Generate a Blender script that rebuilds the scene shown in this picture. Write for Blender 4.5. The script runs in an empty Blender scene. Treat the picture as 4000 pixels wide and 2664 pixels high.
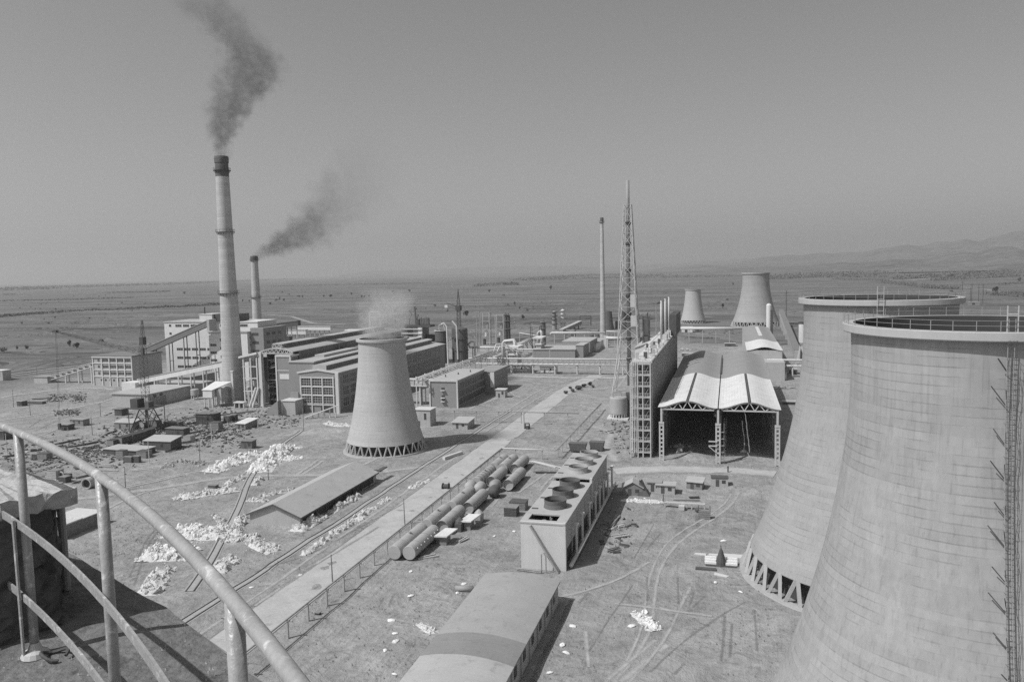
import bpy, math, random
from mathutils import Vector, Matrix, noise as mnoise
random.seed(11)
S = bpy.context.scene
PI = math.pi

# ------------------------------------------------------------------ camera
# world: x to the right across the works, y along the road, z up, metres
F_PX, HOR, ROLL, YAW, EYE = 3050.0, 1062.0, 0.022, math.radians(15.6), 60.0
PITCH = math.atan((1332 - HOR) / F_PX)
cP, sP, cR, sR, cY, sY = math.cos(PITCH), math.sin(PITCH), math.cos(ROLL), math.sin(ROLL), math.cos(YAW), math.sin(YAW)
def yawed(d): return (d[0]*cY - d[1]*sY, d[0]*sY + d[1]*cY, d[2])
cam = bpy.data.objects.new('camera', bpy.data.cameras.new('camera'))
S.collection.objects.link(cam)
right = Vector(yawed((cR, -sR*sP, -sR*cP))); up = Vector(yawed((sR, cR*sP, cR*cP))); fwd = Vector(yawed((0, cP, -sP)))
mw = Matrix((right, up, -fwd)).transposed().to_4x4(); mw.translation = (0, 0, EYE)
cam.matrix_world = mw
cam.data.sensor_width = 36.0; cam.data.lens = 36.0*F_PX/4000.0
cam.data.clip_start = 0.05; cam.data.clip_end = 90000.0
S.camera = cam

# ------------------------------------------------------------------ sky, sun, exposure
SUN_EL, SUN_AZ = math.radians(52), math.radians(226)          # azimuth clockwise from +y
W_ = bpy.data.worlds.new('World'); S.world = W_; W_.use_nodes = True
nt = W_.node_tree; nt.nodes.clear()
sk = nt.nodes.new('ShaderNodeTexSky'); sk.sky_type = 'NISHITA'; sk.sun_disc = False
sk.sun_elevation = SUN_EL; sk.sun_rotation = SUN_AZ; sk.altitude = 100; sk.air_density = 1.0; sk.dust_density = 2.0; sk.ozone_density = 1.0
bw = nt.nodes.new('ShaderNodeRGBToBW'); bg = nt.nodes.new('ShaderNodeBackground'); wo = nt.nodes.new('ShaderNodeOutputWorld')
bg.inputs['Strength'].default_value = 0.074
nt.links.new(sk.outputs[0], bw.inputs[0]); nt.links.new(bw.outputs[0], bg.inputs[0]); nt.links.new(bg.outputs[0], wo.inputs[0])
sl = bpy.data.lights.new('sun', 'SUN'); sl.energy = 2.9; sl.angle = math.radians(0.5); sl.color = (1, 1, 1)
sun = bpy.data.objects.new('sun', sl); S.collection.objects.link(sun)
sd = Vector((math.sin(SUN_AZ)*math.cos(SUN_EL), math.cos(SUN_AZ)*math.cos(SUN_EL), math.sin(SUN_EL)))
sun.rotation_euler = (-sd).to_track_quat('-Z', 'Y').to_euler()
S.view_settings.view_transform = 'Standard'; S.view_settings.look = 'None'; S.view_settings.gamma = 1.0
S.view_settings.exposure = 0.35
S.cycles.volume_bounces = 1; S.cycles.max_bounces = 6; S.cycles.diffuse_bounces = 3
S.cycles.use_denoising = False
S.cycles.volume_step_rate = 1.0

# ------------------------------------------------------------------ photo pixel (4000 x 2664) -> direction -> place
def ray(u, v):
    x, y = (u-2000)/F_PX, -(v-1332)/F_PX
    x, y = x*cR + y*sR, -x*sR + y*cR
    return yawed((x, cP + y*sP, -sP + y*cP))
def gp(u, v, z=0.0):
    d = ray(u, v); t = (z-EYE)/d[2]; return (d[0]*t, d[1]*t)
def atY(u, v, Y):
    d = ray(u, v); t = Y/d[1]; return (d[0]*t, EYE + d[2]*t)
def zat(u, v, x, y):
    d = ray(u, v); return EYE + d[2]/math.hypot(d[0], d[1])*math.hypot(x, y)
FR = dict(Z1=(0,1050), Z2=(800,1050), Z3=(1600,1050), Z4=(2300,1050), Z5=(3000,1050), Y1=(0,1600), Y2=(800,1600), Y3=(1600,1600),
          Y4=(2400,1600), X1=(0,2014), X2=(800,2014), X3=(1600,2014), X4=(2400,2014))
def uv(f, x, y): o = FR[f]; return o[0] + x/2.355, o[1] + y/2.355
def Q(f, x, y, z=0.0): return gp(*uv(f, x, y), z)
def QY(f, x, y, Y): return atY(*uv(f, x, y), Y)

# ------------------------------------------------------------------ materials (all neutral grey: the film is black and white)
MATS = {}
def N(t, kind, **kw):
    n = t.nodes.new(kind)
    for k, v in kw.items(): setattr(n, k, v)
    return n
def mth(t, op, a, b=None, clamp=False):
    n = N(t, 'ShaderNodeMath', operation=op, use_clamp=clamp)
    for i, v in enumerate((a, b)):
        if v is None: continue
        if isinstance(v, (int, float)): n.inputs[i].default_value = v
        else: t.links.new(v, n.inputs[i])
    return n.outputs[0]
def noise(t, vec, scale, detail=3.0, rough=0.55, sc3=None):
    if sc3:
        m = N(t, 'ShaderNodeMapping'); m.inputs['Scale'].default_value = sc3; t.links.new(vec, m.inputs[0]); vec = m.outputs[0]
    n = N(t, 'ShaderNodeTexNoise'); n.inputs['Scale'].default_value = scale; n.inputs['Detail'].default_value = detail
    n.inputs['Roughness'].default_value = rough; t.links.new(vec, n.inputs['Vector']); return n.outputs[0]
def smooth(t, x, lo, hi, a=0.0, b=1.0):
    n = N(t, 'ShaderNodeMapRange', interpolation_type='SMOOTHSTEP'); t.links.new(x, n.inputs[0])
    for i, v in zip((1, 2, 3, 4), (lo, hi, a, b)): n.inputs[i].default_value = v
    return n.outputs[0]
def mat(name, c, rough=0.85, var=0.12, scale=0.5, fine=0.06, streak=0.0, bands=None, bump=0.0, bscale=4.0, panels=None, metal=0.0, spots=0.0, spec=0.3, ribs=None):
    m = bpy.data.materials.new(name); m.use_nodes = True; t = m.node_tree
    p = t.nodes['Principled BSDF']; p.inputs['Roughness'].default_value = rough; p.inputs['Metallic'].default_value = metal
    p.inputs['Specular IOR Level'].default_value = spec
    pos = N(t, 'ShaderNodeNewGeometry').outputs['Position']
    k = mth(t, 'ADD', mth(t, 'MULTIPLY', mth(t, 'SUBTRACT', noise(t, pos, scale, 4), 0.5), 2.6*var), 1.0)
    if fine: k = mth(t, 'ADD', k, mth(t, 'MULTIPLY', mth(t, 'SUBTRACT', noise(t, pos, scale*9, 3), 0.5), 2.6*fine))
    if streak: k = mth(t, 'ADD', k, mth(t, 'MULTIPLY', mth(t, 'SUBTRACT', noise(t, pos, 1.0, 4, 0.6, (0.9, 0.9, 0.06)), 0.5), 2.6*streak))
    h = None
    if bands:                                       # construction lifts: faint joint lines, uneven pours between them
        per, wid, dark, pour = bands
        z = N(t, 'ShaderNodeSeparateXYZ'); t.links.new(pos, z.inputs[0])
        q = mth(t, 'DIVIDE', z.outputs[2], per); fr = mth(t, 'FRACT', q); fl = mth(t, 'FLOOR', q)
        wn = N(t, 'ShaderNodeTexWhiteNoise', noise_dimensions='1D'); t.links.new(fl, wn.inputs['W'])
        k = mth(t, 'ADD', k, mth(t, 'MULTIPLY', mth(t, 'SUBTRACT', wn.outputs[0], 0.5), pour))
        cv = N(t, 'ShaderNodeCombineXYZ'); t.links.new(mth(t, 'MULTIPLY', z.outputs[0], 0.16), cv.inputs[0]); t.links.new(mth(t, 'MULTIPLY', z.outputs[1], 0.16), cv.inputs[1]); t.links.new(mth(t, 'MULTIPLY', fl, 3.7), cv.inputs[2])
        k = mth(t, 'ADD', k, mth(t, 'MULTIPLY', mth(t, 'SUBTRACT', noise(t, cv.outputs[0], 1.0, 3, 0.6), 0.5), pour*1.7))
        drip = smooth(t, noise(t, pos, 1.0, 4, 0.6, (3.4, 3.4, 0.09)), 0.50, 0.72)
        k = mth(t, 'SUBTRACT', k, mth(t, 'MULTIPLY', drip, pour*1.5))
        wv = mth(t, 'ADD', wid, mth(t, 'MULTIPLY', mth(t, 'SUBTRACT', noise(t, pos, 0.8, 2), 0.5), wid*1.6))
        ln = mth(t, 'LESS_THAN', fr, wv)
        ln = mth(t, 'MULTIPLY', ln, smooth(t, noise(t, pos, 0.22, 3), 0.40, 0.62))
        k = mth(t, 'SUBTRACT', k, mth(t, 'MULTIPLY', ln, dark)); h = mth(t, 'MULTIPLY', ln, -1.0)
    if ribs:                                        # sheet joints along one axis
        ax, per, wid, dark = ribs
        z = N(t, 'ShaderNodeSeparateXYZ'); t.links.new(pos, z.inputs[0])
        ln = mth(t, 'LESS_THAN', mth(t, 'FRACT', mth(t, 'DIVIDE', z.outputs[ax], per)), wid)
        k = mth(t, 'SUBTRACT', k, mth(t, 'MULTIPLY', ln, dark))
    if spots: k = mth(t, 'SUBTRACT', k, mth(t, 'MULTIPLY', smooth(t, noise(t, pos, scale*2.3, 5, 0.65), 0.55, 0.68), spots))
    t.links.new(mth(t, 'MAXIMUM', mth(t, 'MULTIPLY', k, c), 0.01), p.inputs['Base Color'])
    if bump or h is not None:
        b = N(t, 'ShaderNodeBump'); b.inputs['Strength'].default_value = 0.6; b.inputs['Distance'].default_value = bump or 0.03
        hh = noise(t, pos, bscale, 4) if bump else None
        hh = h if hh is None else (hh if h is None else mth(t, 'ADD', hh, h))
        t.links.new(hh, b.inputs['Height']); t.links.new(b.outputs[0], p.inputs['Normal'])
    MATS[name] = m; return m
mat('concrete', 0.40, streak=0.10, bump=0.03); mat('concrete_pale', 0.58, streak=0.08, var=0.08); mat('concrete_dark', 0.2, streak=0.2, var=0.2, spots=0.3, bump=0.05)
mat('tower', 0.345, streak=0.10, var=0.08, scale=0.12, bands=(1.05, 0.12, 0.20, 0.10), spots=0.0, fine=0.04)
mat('tower_near', 0.345, streak=0.16, var=0.14, scale=0.14, bands=(0.97, 0.13, 0.20, 0.11), fine=0.09); mat('tower_small', 0.43, streak=0.08, var=0.06, scale=0.15, bands=(1.2, 0.10, 0.12, 0.06), fine=0.04)
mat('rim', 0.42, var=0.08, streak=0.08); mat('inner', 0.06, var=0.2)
mat('stack', 0.46, var=0.06, streak=0.08, bands=(1.25, 0.16, 0.16, 0.14)); mat('soot', 0.13, var=0.25, bands=(1.25, 0.16, 0.2, 0.2))
mat('stack_far', 0.46, var=0.06, bands=(2.5, 0.2, 0.12, 0.12))
mat('brick', 0.27, var=0.10, scale=0.8, streak=0.08); mat('brick_dark', 0.2, var=0.12)
mat('plaster', 0.66, var=0.08, streak=0.10); mat('plaster_grey', 0.42, var=0.1, streak=0.1); mat('trim', 0.58, var=0.06)
mat('felt', 0.31, var=0.12, scale=0.15, spots=0.10); mat('felt_pale', 0.42, var=0.12, scale=0.2, spots=0.12); mat('felt_strip', 0.41, var=0.12, scale=0.25, spots=0.18, fine=0.08, ribs=(1, 1.05, 0.05, 0.10)); mat('felt_strip_dark', 0.25, var=0.12, scale=0.25, spots=0.15, fine=0.08, ribs=(1, 1.05, 0.05, 0.10)); mat('felt_strip_mid', 0.34, var=0.12, scale=0.25, spots=0.18, fine=0.08, ribs=(1, 1.05, 0.05, 0.10)); mat('felt_dark', 0.2, var=0.12, scale=0.2)
mat('sheet_new', 0.66, var=0.16, scale=0.35, streak=0.0, ribs=(0, 0.9, 0.10, 0.16), fine=0.14, spots=0.18); mat('sheet_old', 0.29, var=0.10, scale=0.2, spots=0.10, ribs=(0, 0.9, 0.08, 0.05))
mat('steel', 0.30, rough=0.6, var=0.15); mat('steel_dark', 0.09, rough=0.7, var=0.3); mat('steel_pale', 0.5, rough=0.6, var=0.12); mat('rust', 0.14, var=0.3, scale=1.5)
mat('pipe', 0.62, var=0.08, rough=0.6); mat('pipe_grey', 0.3, var=0.1, rough=0.6)
mat('tank', 0.39, var=0.12, rough=0.7, streak=0.05); mat('tank_dark', 0.11, var=0.25, streak=0.2)
mat('glass', 0.07, rough=0.25, var=0.3, scale=0.7, spec=0.5); mat('wood', 0.24, var=0.25, scale=1.5); mat('wood_dark', 0.10, var=0.3, scale=1.5); mat('wood_pale', 0.5, var=0.2, scale=1.5)
mat('rubble', 0.74, var=0.15, scale=1.2, fine=0.15); mat('rubble_base', 0.58, var=0.3, scale=1.6, fine=0.25, spots=0.4, bump=0.3, bscale=1.5); mat('rubble_mix', 0.56, var=0.3, scale=0.7, spots=0.3); mat('rubble_dull', 0.40, var=0.3, scale=1.2)
mat('rail', 0.12, rough=0.5); mat('ballast', 0.36, var=0.2, scale=1.2, fine=0.15)
mat('paint', 0.34, rough=0.38, var=0.22, scale=9, spots=-0.7, spec=0.5, fine=0.2, bump=0.004, bscale=45)
mat('paint_drip', 0.5, rough=0.5, var=0.2, scale=20)
mat('parapet_shade_tar', 0.10, var=0.5, scale=2.5, fine=0.4, spots=0.6, streak=0.4, bump=0.04, bscale=10); mat('roof_rough', 0.17, var=0.28, scale=2.2, fine=0.4, bump=0.03, bscale=30, spots=0.35); mat('parapet', 0.42, var=0.25, scale=3.0, fine=0.25, spots=0.3, bump=0.04, bscale=18)  # parapet wall colour darkened for its shaded face, plus tar and drips
mat('bark', 0.08, var=0.2); mat('leaf', 0.13, var=0.35, scale=0.6); mat('leaf_far', 0.12, var=0.3, scale=0.05)
mat('cloth', 0.8, var=0.05)
M = MATS
# ------------------------------------------------------------------ mesh and object helpers
COL = S.collection
class MB:
    """collects shapes; build() links them as ONE mesh object. MB(t) takes world coordinates and stores them relative to thing t."""
    def __init__(s, t=None):
        s.v, s.f = [], []; s.o = Vector(t.location) if t is not None else Vector((0, 0, 0))
    def add(s, vs, fs):
        n = len(s.v); s.v += [tuple(Vector(v) - s.o) for v in vs]; s.f += [tuple(i+n for i in f) for f in fs]; return s
    def hexa(s, p): return s.add(p, [(0,3,2,1),(4,5,6,7),(0,1,5,4),(1,2,6,5),(2,3,7,6),(3,0,4,7)])
    def box(s, x0, y0, z0, x1, y1, z1):
        return s.hexa([(x0,y0,z0),(x1,y0,z0),(x1,y1,z0),(x0,y1,z0),(x0,y0,z1),(x1,y0,z1),(x1,y1,z1),(x0,y1,z1)])
    def beam(s, p, q, w, h=None, up=(0, 0, 1)):
        h = h or w; p, q = Vector(p), Vector(q); d = (q-p).normalized(); u = Vector(up)
        if abs(d.dot(u)) > 0.99: u = Vector((1, 0, 0))
        a = d.cross(u).normalized()*w/2; b = a.cross(d).normalized()*h/2
        return s.hexa([p-a-b, p+a-b, q+a-b, q-a-b, p-a+b, p+a+b, q+a+b, q-a+b])
    def tube(s, p, q, r0, r1=None, n=8, caps=True):
        return s.path([p, q], [r0, r0 if r1 is None else r1], n, caps)
    def path(s, pts, r, n=6, caps=True, closed=False):
        pts = [Vector(p) for p in pts]; L = len(pts); rs = r if isinstance(r, (list, tuple)) else [r]*L
        vs, fs = [], []; prev = None
        for i, p in enumerate(pts):
            if closed: d = pts[(i+1) % L] - pts[i-1]
            else: d = pts[min(i+1, L-1)] - pts[max(i-1, 0)]
            d.normalize()
            if prev is None: a = d.orthogonal().normalized()
            else:
                a = prev - d*prev.dot(d); a.normalize()
            prev = a; b = d.cross(a)
            for k in range(n):
                th = 2*PI*k/n; vs.append(p + (a*math.cos(th) + b*math.sin(th))*rs[i])
        for i in range(L if closed else L-1):
            j = (i+1) % L
            for k in range(n): fs.append((i*n+k, i*n+(k+1) % n, j*n+(k+1) % n, j*n+k))
        if caps and not closed: fs += [tuple(range(n))[::-1], tuple((L-1)*n+k for k in range(n))]
        return s.add(vs, fs)
    def lathe(s, prof, n=32, c=(0, 0), a0=0.0, a1=2*PI):
        full = abs(a1-a0-2*PI) < 1e-6; m = n if full else n+1; vs, fs = [], []
        for z, r in prof:
            for k in range(m):
                a = a0 + (a1-a0)*k/n; vs.append((c[0]+r*math.cos(a), c[1]+r*math.sin(a), z))
        for i in range(len(prof)-1):
            for k in range(n):
                k2 = (k+1) % m; fs.append((i*m+k, i*m+k2, (i+1)*m+k2, (i+1)*m+k))
        return s.add(vs, fs)
    def prism(s, poly, z0, z1):
        n = len(poly); zz0 = z0 if isinstance(z0, (list, tuple)) else [z0]*n; zz1 = z1 if isinstance(z1, (list, tuple)) else [z1]*n
        vs = [(p[0], p[1], zz0[i]) for i, p in enumerate(poly)] + [(p[0], p[1], zz1[i]) for i, p in enumerate(poly)]
        return s.add(vs, [tuple(range(n))[::-1], tuple(range(n, 2*n))] + [(i, (i+1) % n, n+(i+1) % n, n+i) for i in range(n)])
    def extrude_y(s, xz, y0, y1):                    # a section in x,z carried along y
        n = len(xz); vs = [(x, y0, z) for x, z in xz] + [(x, y1, z) for x, z in xz]
        return s.add(vs, [tuple(range(n)), tuple(range(n, 2*n))[::-1]] + [(i, n+i, n+(i+1) % n, (i+1) % n) for i in range(n)])
    def sheet(s, rows):                              # grid of points
        n = len(rows[0]); vs = [p for r in rows for p in r]
        return s.add(vs, [(i*n+k, i*n+k+1, (i+1)*n+k+1, (i+1)*n+k) for i in range(len(rows)-1) for k in range(n-1)])
    def edged(s, n_across):
        s.edge = [0.0 if (i % n_across) in (0, n_across-1) else 1.0 for i in range(len(s.v))]; return s
    def build(s, name, m, parent=None, smooth=False, kind=None):
        me = bpy.data.meshes.new(name); me.from_pydata(s.v, [], s.f); me.materials.append(MATS[m] if isinstance(m, str) else m)
        if smooth: me.polygons.foreach_set('use_smooth', [True]*len(me.polygons))
        if getattr(s, 'edge', None): me.attributes.new('edge', 'FLOAT', 'POINT').data.foreach_set('value', s.edge)
        me.update(); o = bpy.data.objects.new(name, me); COL.objects.link(o)
        if parent is not None: o.parent = parent
        if kind: o['kind'] = kind
        return o
def T(name, label, cat, loc=(0, 0, 0), group=None, rz=0.0):
    o = bpy.data.objects.new(name, None); COL.objects.link(o); o.location = loc if len(loc) == 3 else (loc[0], loc[1], 0); o.rotation_euler = (0, 0, rz)
    o.empty_display_size = 0.5; o['label'] = label; o['category'] = cat
    if group: o['group'] = group
    return o
def tag(o, label, cat, group=None):
    o['label'] = label; o['category'] = cat
    if group: o['group'] = group
    return o
def place(o, loc): o.location = loc; return o
def dup(root, loc, rz=0.0, label=None, group=None, scale=None, name=None):
    r = root.copy(); COL.objects.link(r); r.location = loc; r.rotation_euler = (0, 0, rz)
    if label: r['label'] = label
    if group: r['group'] = group
    if scale: r.scale = scale if isinstance(scale, (tuple, list)) else (scale,)*3
    for ch in root.children:
        c = ch.copy(); COL.objects.link(c); c.parent = r
        for g in ch.children:
            d = g.copy(); COL.objects.link(d); d.parent = c
    return r
def put(src, parent, loc=(0, 0, 0), rot=(0, 0, 0), scale=(1, 1, 1)):     # another part that shares its mesh
    c = src.copy(); COL.objects.link(c); c.parent = parent; c.location = loc; c.rotation_euler = rot; c.scale = scale
    for g in src.children:
        d = g.copy(); COL.objects.link(d); d.parent = c
    return c
def windows(t, wall, face, spots, w, h, bars=(2, 2), m='glass', fm='trim', proud=0.06, fw=0.12):
    """windows as parts of wall: face '-y' / '+x' / '-x', spots (along, plane, zbottom); pane set back inside a real frame"""
    out = {}
    for (a, pl, z) in spots:
        key = 'w'
        if key not in out:
            g = MB(); f = MB()
            if face == '-y':
                g.box(0, -proud*0.4, 0, w, 0.03, h)
                f.box(-fw, -proud, -fw, w+fw, 0.02, 0.0).box(-fw, -proud, h, w+fw, 0.02, h+fw).box(-fw, -proud, 0, 0, 0.02, h).box(w, -proud, 0, w+fw, 0.02, h)
                for i in range(1, bars[0]): f.box(w*i/bars[0]-fw*0.3, -proud*0.8, 0, w*i/bars[0]+fw*0.3, -proud*0.41, h)
                for i in range(1, bars[1]): f.box(0, -proud*0.7, h*i/bars[1]-fw*0.3, w, -proud*0.41, h*i/bars[1]+fw*0.3)
            else:
                sg = 1 if face == '+x' else -1
                x0, x1 = sorted((-0.03*sg, proud*0.4*sg)); g.box(x0, 0, 0, x1, w, h)
                x0, x1 = sorted((-0.02*sg, proud*sg))
                f.box(x0, -fw, -fw, x1, w+fw, 0).box(x0, -fw, h, x1, w+fw, h+fw).box(x0, -fw, 0, x1, 0, h).box(x0, w, 0, x1, w+fw, h)
                xa, xb = sorted((proud*0.41*sg, proud*0.8*sg))
                for i in range(1, bars[0]): f.box(xa, w*i/bars[0]-fw*0.3, 0, xb, w*i/bars[0]+fw*0.3, h)
                xb2 = proud*0.7*sg; xa, xb = sorted((proud*0.41*sg, xb2))
                for i in range(1, bars[1]): f.box(xa, 0, h*i/bars[1]-fw*0.3, xb, w, h*i/bars[1]+fw*0.3)
            src = g.build('window', m, t); fr = f.build('frame', fm, src); out[key] = src; o = src
        else: o = put(out[key], t)
        L = Vector((a, pl, z)) if face == '-y' else Vector((pl, a, z))
        o.location = L - Vector(t.location)
# ground relief: gentle, with low spoil heaps
BUMPS = []
def gz(x, y):
    z = -0.16 + 0.07*math.sin(x*0.21+0.5*math.sin(y*0.13)) + 0.06*math.sin(y*0.17+1.3+0.8*math.sin(x*0.07)) + 0.03*math.sin(x*0.5+y*0.43)
    z += 0.20*mnoise.noise((x*0.11, y*0.11, 0.3)) + 0.11*mnoise.noise((x*0.24, y*0.24, 5.1))
    for bx, by, rx, ry, h in BUMPS:
        d = ((x-bx)/rx)**2 + ((y-by)/ry)**2
        if d < 6: z += h*math.exp(-d)
    return z
def bumpat(f, x, y, rx, ry, h): p = Q(f, x, y); BUMPS.append((p[0], p[1], rx, ry, h))
def G3(f, x, y, dz=0.0): p = Q(f, x, y); return (p[0], p[1], gz(*p)+dz)
# ------------------------------------------------------------------ the land
for f, x, y, rx, ry, h in [('Y4',720,430,5,3,1.5),('Y4',1250,430,6,3,1.2),('Y4',560,470,4,2.5,0.7),('Y2',1060,190,7,5,1.6),('Y2',960,480,5,3,0.7),
                           ('Y1',1650,600,6,3,0.5),('Y1',1460,860,5,4,0.8),('Y1',1250,970,8,3,0.9),('Y2',1740,480,6,4,0.6),('Y4',1230,660,6,3,0.5),('Y4',1300,740,7,3,0.5),
                           ('X4',900,600,4,2,0.4),('Y3',1000,280,5,3,0.6),('Y3',1120,330,4,3,0.6),('Y3',1330,300,3,3,0.5),('X4',1650,930,3,2,0.5),('Y4',100,380,5,3,0.8)]: bumpat(f, x, y, rx, ry, h)
def spaced(lo, hi, step, far_lo, far_hi, k=1.22):
    a = []; v = lo
    while v <= hi: a.append(v); v += step
    s = step; v = a[-1]
    while v < far_hi: s *= k; v += s; a.append(v)
    s = step; v = a[0]; b = []
    while v > far_lo: s *= k; v -= s; b.append(v)
    return b[::-1] + a
xs = spaced(-330, 60, 2.5, -40000, 40000); ys = spaced(80, 420, 2.5, -3000, 45000)
def land(x, y):
    d = math.hypot(x, y); n = gz(x, y) if (-420 < x < 120 and 40 < y < 520) else -0.16
    return n
earth = bpy.data.materials.new('earth'); earth.use_nodes = True; t = earth.node_tree; p = t.nodes['Principled BSDF']
p.inputs['Roughness'].default_value = 1.0; p.inputs['Specular IOR Level'].default_value = 0.05
pos = N(t, 'ShaderNodeNewGeometry').outputs['Position']; sx = N(t, 'ShaderNodeSeparateXYZ'); t.links.new(pos, sx.inputs[0]); PX, PY_ = sx.outputs[0], sx.outputs[1]
def sub(a, b): return mth(t, 'SUBTRACT', a, b)
def mul(a, b): return mth(t, 'MULTIPLY', a, b)
def addn(a, b): return mth(t, 'ADD', a, b)
wob = mul(sub(noise(t, pos, 0.012, 4, 0.6), 0.5), 160.0)
# distance outside the works: bare earth inside, dry fields beyond
ox = mth(t, 'MAXIMUM', sub(mul(addn(PX, 150.0), -1.0), 250.0), sub(PX, 120.0))
oy = sub(PY_, 640.0)
out = addn(mth(t, 'MAXIMUM', ox, oy), wob)
field = smooth(t, out, -50, 60)
bare = addn(mul(sub(noise(t, pos, 0.03, 5, 0.62), 0.5), 0.6), mul(sub(noise(t, pos, 0.16, 6, 0.72), 0.5), 0.5))
bare = addn(bare, mul(sub(noise(t, pos, 1.6, 3, 0.6), 0.5), 0.16))
rut = noise(t, pos, 1.0, 4, 0.6, (0.9, 0.07, 1.0)); rut2 = noise(t, pos, 1.0, 4, 0.6, (0.25, 0.25, 1.0))
bare = addn(bare, mul(mul(sub(rut, 0.5), 0.5), smooth(t, noise(t, pos, 0.02, 2), 0.4, 0.6)))
def churn(scale, dist):
    n = N(t, 'ShaderNodeTexNoise'); n.inputs['Scale'].default_value = scale; n.inputs['Detail'].default_value = 7; n.inputs['Roughness'].default_value = 0.68; n.inputs['Distortion'].default_value = dist; t.links.new(pos, n.inputs['Vector']); return n.outputs[0]
ch1, ch2 = churn(0.055, 2.2), churn(0.21, 1.6); wavv = addn(sub(ch1, 0.5), mul(sub(ch2, 0.5), 0.7))
bare = addn(bare, addn(mul(sub(ch1, 0.5), 0.9), mul(sub(ch2, 0.5), 0.8)))
# dry low weeds: small dark tufts gathered in patches
weed = mul(smooth(t, noise(t, pos, 0.8, 5, 0.75), 0.52, 0.66), smooth(t, noise(t, pos, 0.05, 3, 0.6), 0.42, 0.58))
bare = sub(bare, mul(weed, 0.42))
vor = N(t, 'ShaderNodeTexVoronoi', feature='F1'); mp = N(t, 'ShaderNodeMapping'); mp.inputs['Scale'].default_value = (0.0012, 0.0032, 1); mp.inputs['Rotation'].default_value = (0, 0, 0.25)
dist = N(t, 'ShaderNodeVectorMath', operation='ADD'); t.links.new(pos, dist.inputs[0])
nz = N(t, 'ShaderNodeTexNoise'); nz.inputs['Scale'].default_value = 0.003; t.links.new(pos, nz.inputs['Vector'])
vs_ = N(t, 'ShaderNodeVectorMath', operation='SCALE'); vs_.inputs['Scale'].default_value = 120; t.links.new(nz.outputs[1], vs_.inputs[0]); t.links.new(vs_.outputs[0], dist.inputs[1])
t.links.new(dist.outputs[0], mp.inputs[0]); t.links.new(mp.outputs[0], vor.inputs['Vector'])
sc = N(t, 'ShaderNodeSeparateColor'); t.links.new(vor.outputs['Color'], sc.inputs[0])
fld = addn(mul(sub(sc.outputs[0], 0.5), 0.8), mul(sub(noise(t, pos, 0.004, 4, 0.6, (0.5, 2.2, 1)), 0.5), 1.7))
fld = addn(fld, mul(sub(noise(t, pos, 0.03, 4, 0.65, (0.4, 1.6, 1)), 0.5), 1.1))
fld = sub(fld, mul(smooth(t, noise(t, pos, 0.09, 4, 0.7), 0.60, 0.72), 0.22))
A_BARE, A_FIELD = 0.305, 0.155
cb = mul(addn(bare, 1.0), A_BARE); cf = mul(addn(fld, 1.0), A_FIELD)
mixv = addn(mul(cb, sub(1.0, field) if False else mth(t, 'SUBTRACT', 1.0, field)), mul(cf, field))
t.links.new(mth(t, 'MAXIMUM', mixv, 0.03), p.inputs['Base Color'])
b = N(t, 'ShaderNodeBump'); b.inputs['Strength'].default_value = 0.6; b.inputs['Distance'].default_value = 0.9
hh = addn(addn(mul(noise(t, pos, 0.28, 4, 0.6), 1.3), mul(noise(t, pos, 1.4, 3, 0.6), 0.22)), addn(mul(rut, 0.45), mul(wavv, 1.6)))
t.links.new(hh, b.inputs['Height']); t.links.new(b.outputs[0], p.inputs['Normal']); MATS['earth'] = earth
m = MB(); m.sheet([[(x, y, land(x, y)) for x in xs] for y in ys]); ground = m.build('ground', 'earth', kind='structure', smooth=True)

def strip(name, pts, w, m_, dz=0.05, wob=0.25, kind='structure', label=None, core=0.12):
    """a sheet that follows the ground along a curve of photo or world points"""
    P = []
    for i in range(len(pts)-1):
        a, b_ = Vector(pts[i]), Vector(pts[i+1]); k = max(1, int((b_-a).length/4.0))
        P += [a.lerp(b_, j/k) for j in range(k)]
    P.append(Vector(pts[-1]))
    for _ in range(6): P = [P[0]] + [(P[i-1]+P[i]*2+P[i+1])/4 for i in range(1, len(P)-1)] + [P[-1]]
    rows = []
    for i, q in enumerate(P):
        d = (P[min(i+1, len(P)-1)] - P[max(i-1, 0)]).normalized(); nrm = Vector((-d.y, d.x)); ww = w/2*(1 + wob*(random.random()-0.5))
        rows.append([(q.x+nrm.x*ww*s_, q.y+nrm.y*ww*s_, land(q.x+nrm.x*ww*s_, q.y+nrm.y*ww*s_)+dz) for s_ in (-1, -core, 0, core, 1)])
    mb = MB(); mb.sheet(rows); mb.edged(5); o = mb.build(name, m_, kind=kind, smooth=True)
    if label: o['label'] = label
    return o
def ragged(name, c, opa=1.0, lo=0.0, **kw):                            # earth whose edge thins out
    m_ = mat(name, c, rough=1.0, spec=0.05, **kw); t = m_.node_tree; p = t.nodes['Principled BSDF']; o = [n for n in t.nodes if n.type == 'OUTPUT_MATERIAL'][0]
    at = N(t, 'ShaderNodeAttribute', attribute_name='edge'); pos = N(t, 'ShaderNodeNewGeometry').outputs['Position']
    k = mth(t, 'ADD', at.outputs['Fac'], mth(t, 'MULTIPLY', mth(t, 'SUBTRACT', noise(t, pos, 0.45, 4, 0.65), 0.5), 1.5))
    k = mth(t, 'MULTIPLY', smooth(t, k, lo, 1.3+lo*1.5), smooth(t, at.outputs['Fac'], 0.0, 0.7))
    mx = N(t, 'ShaderNodeMixShader'); t.links.new(mth(t, 'MULTIPLY', k, opa), mx.inputs[0]); t.links.new(N(t, 'ShaderNodeBsdfTransparent').outputs[0], mx.inputs[1]); t.links.new(p.outputs[0], mx.inputs[2]); t.links.new(mx.outputs[0], o.inputs['Surface']); return m_
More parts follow.
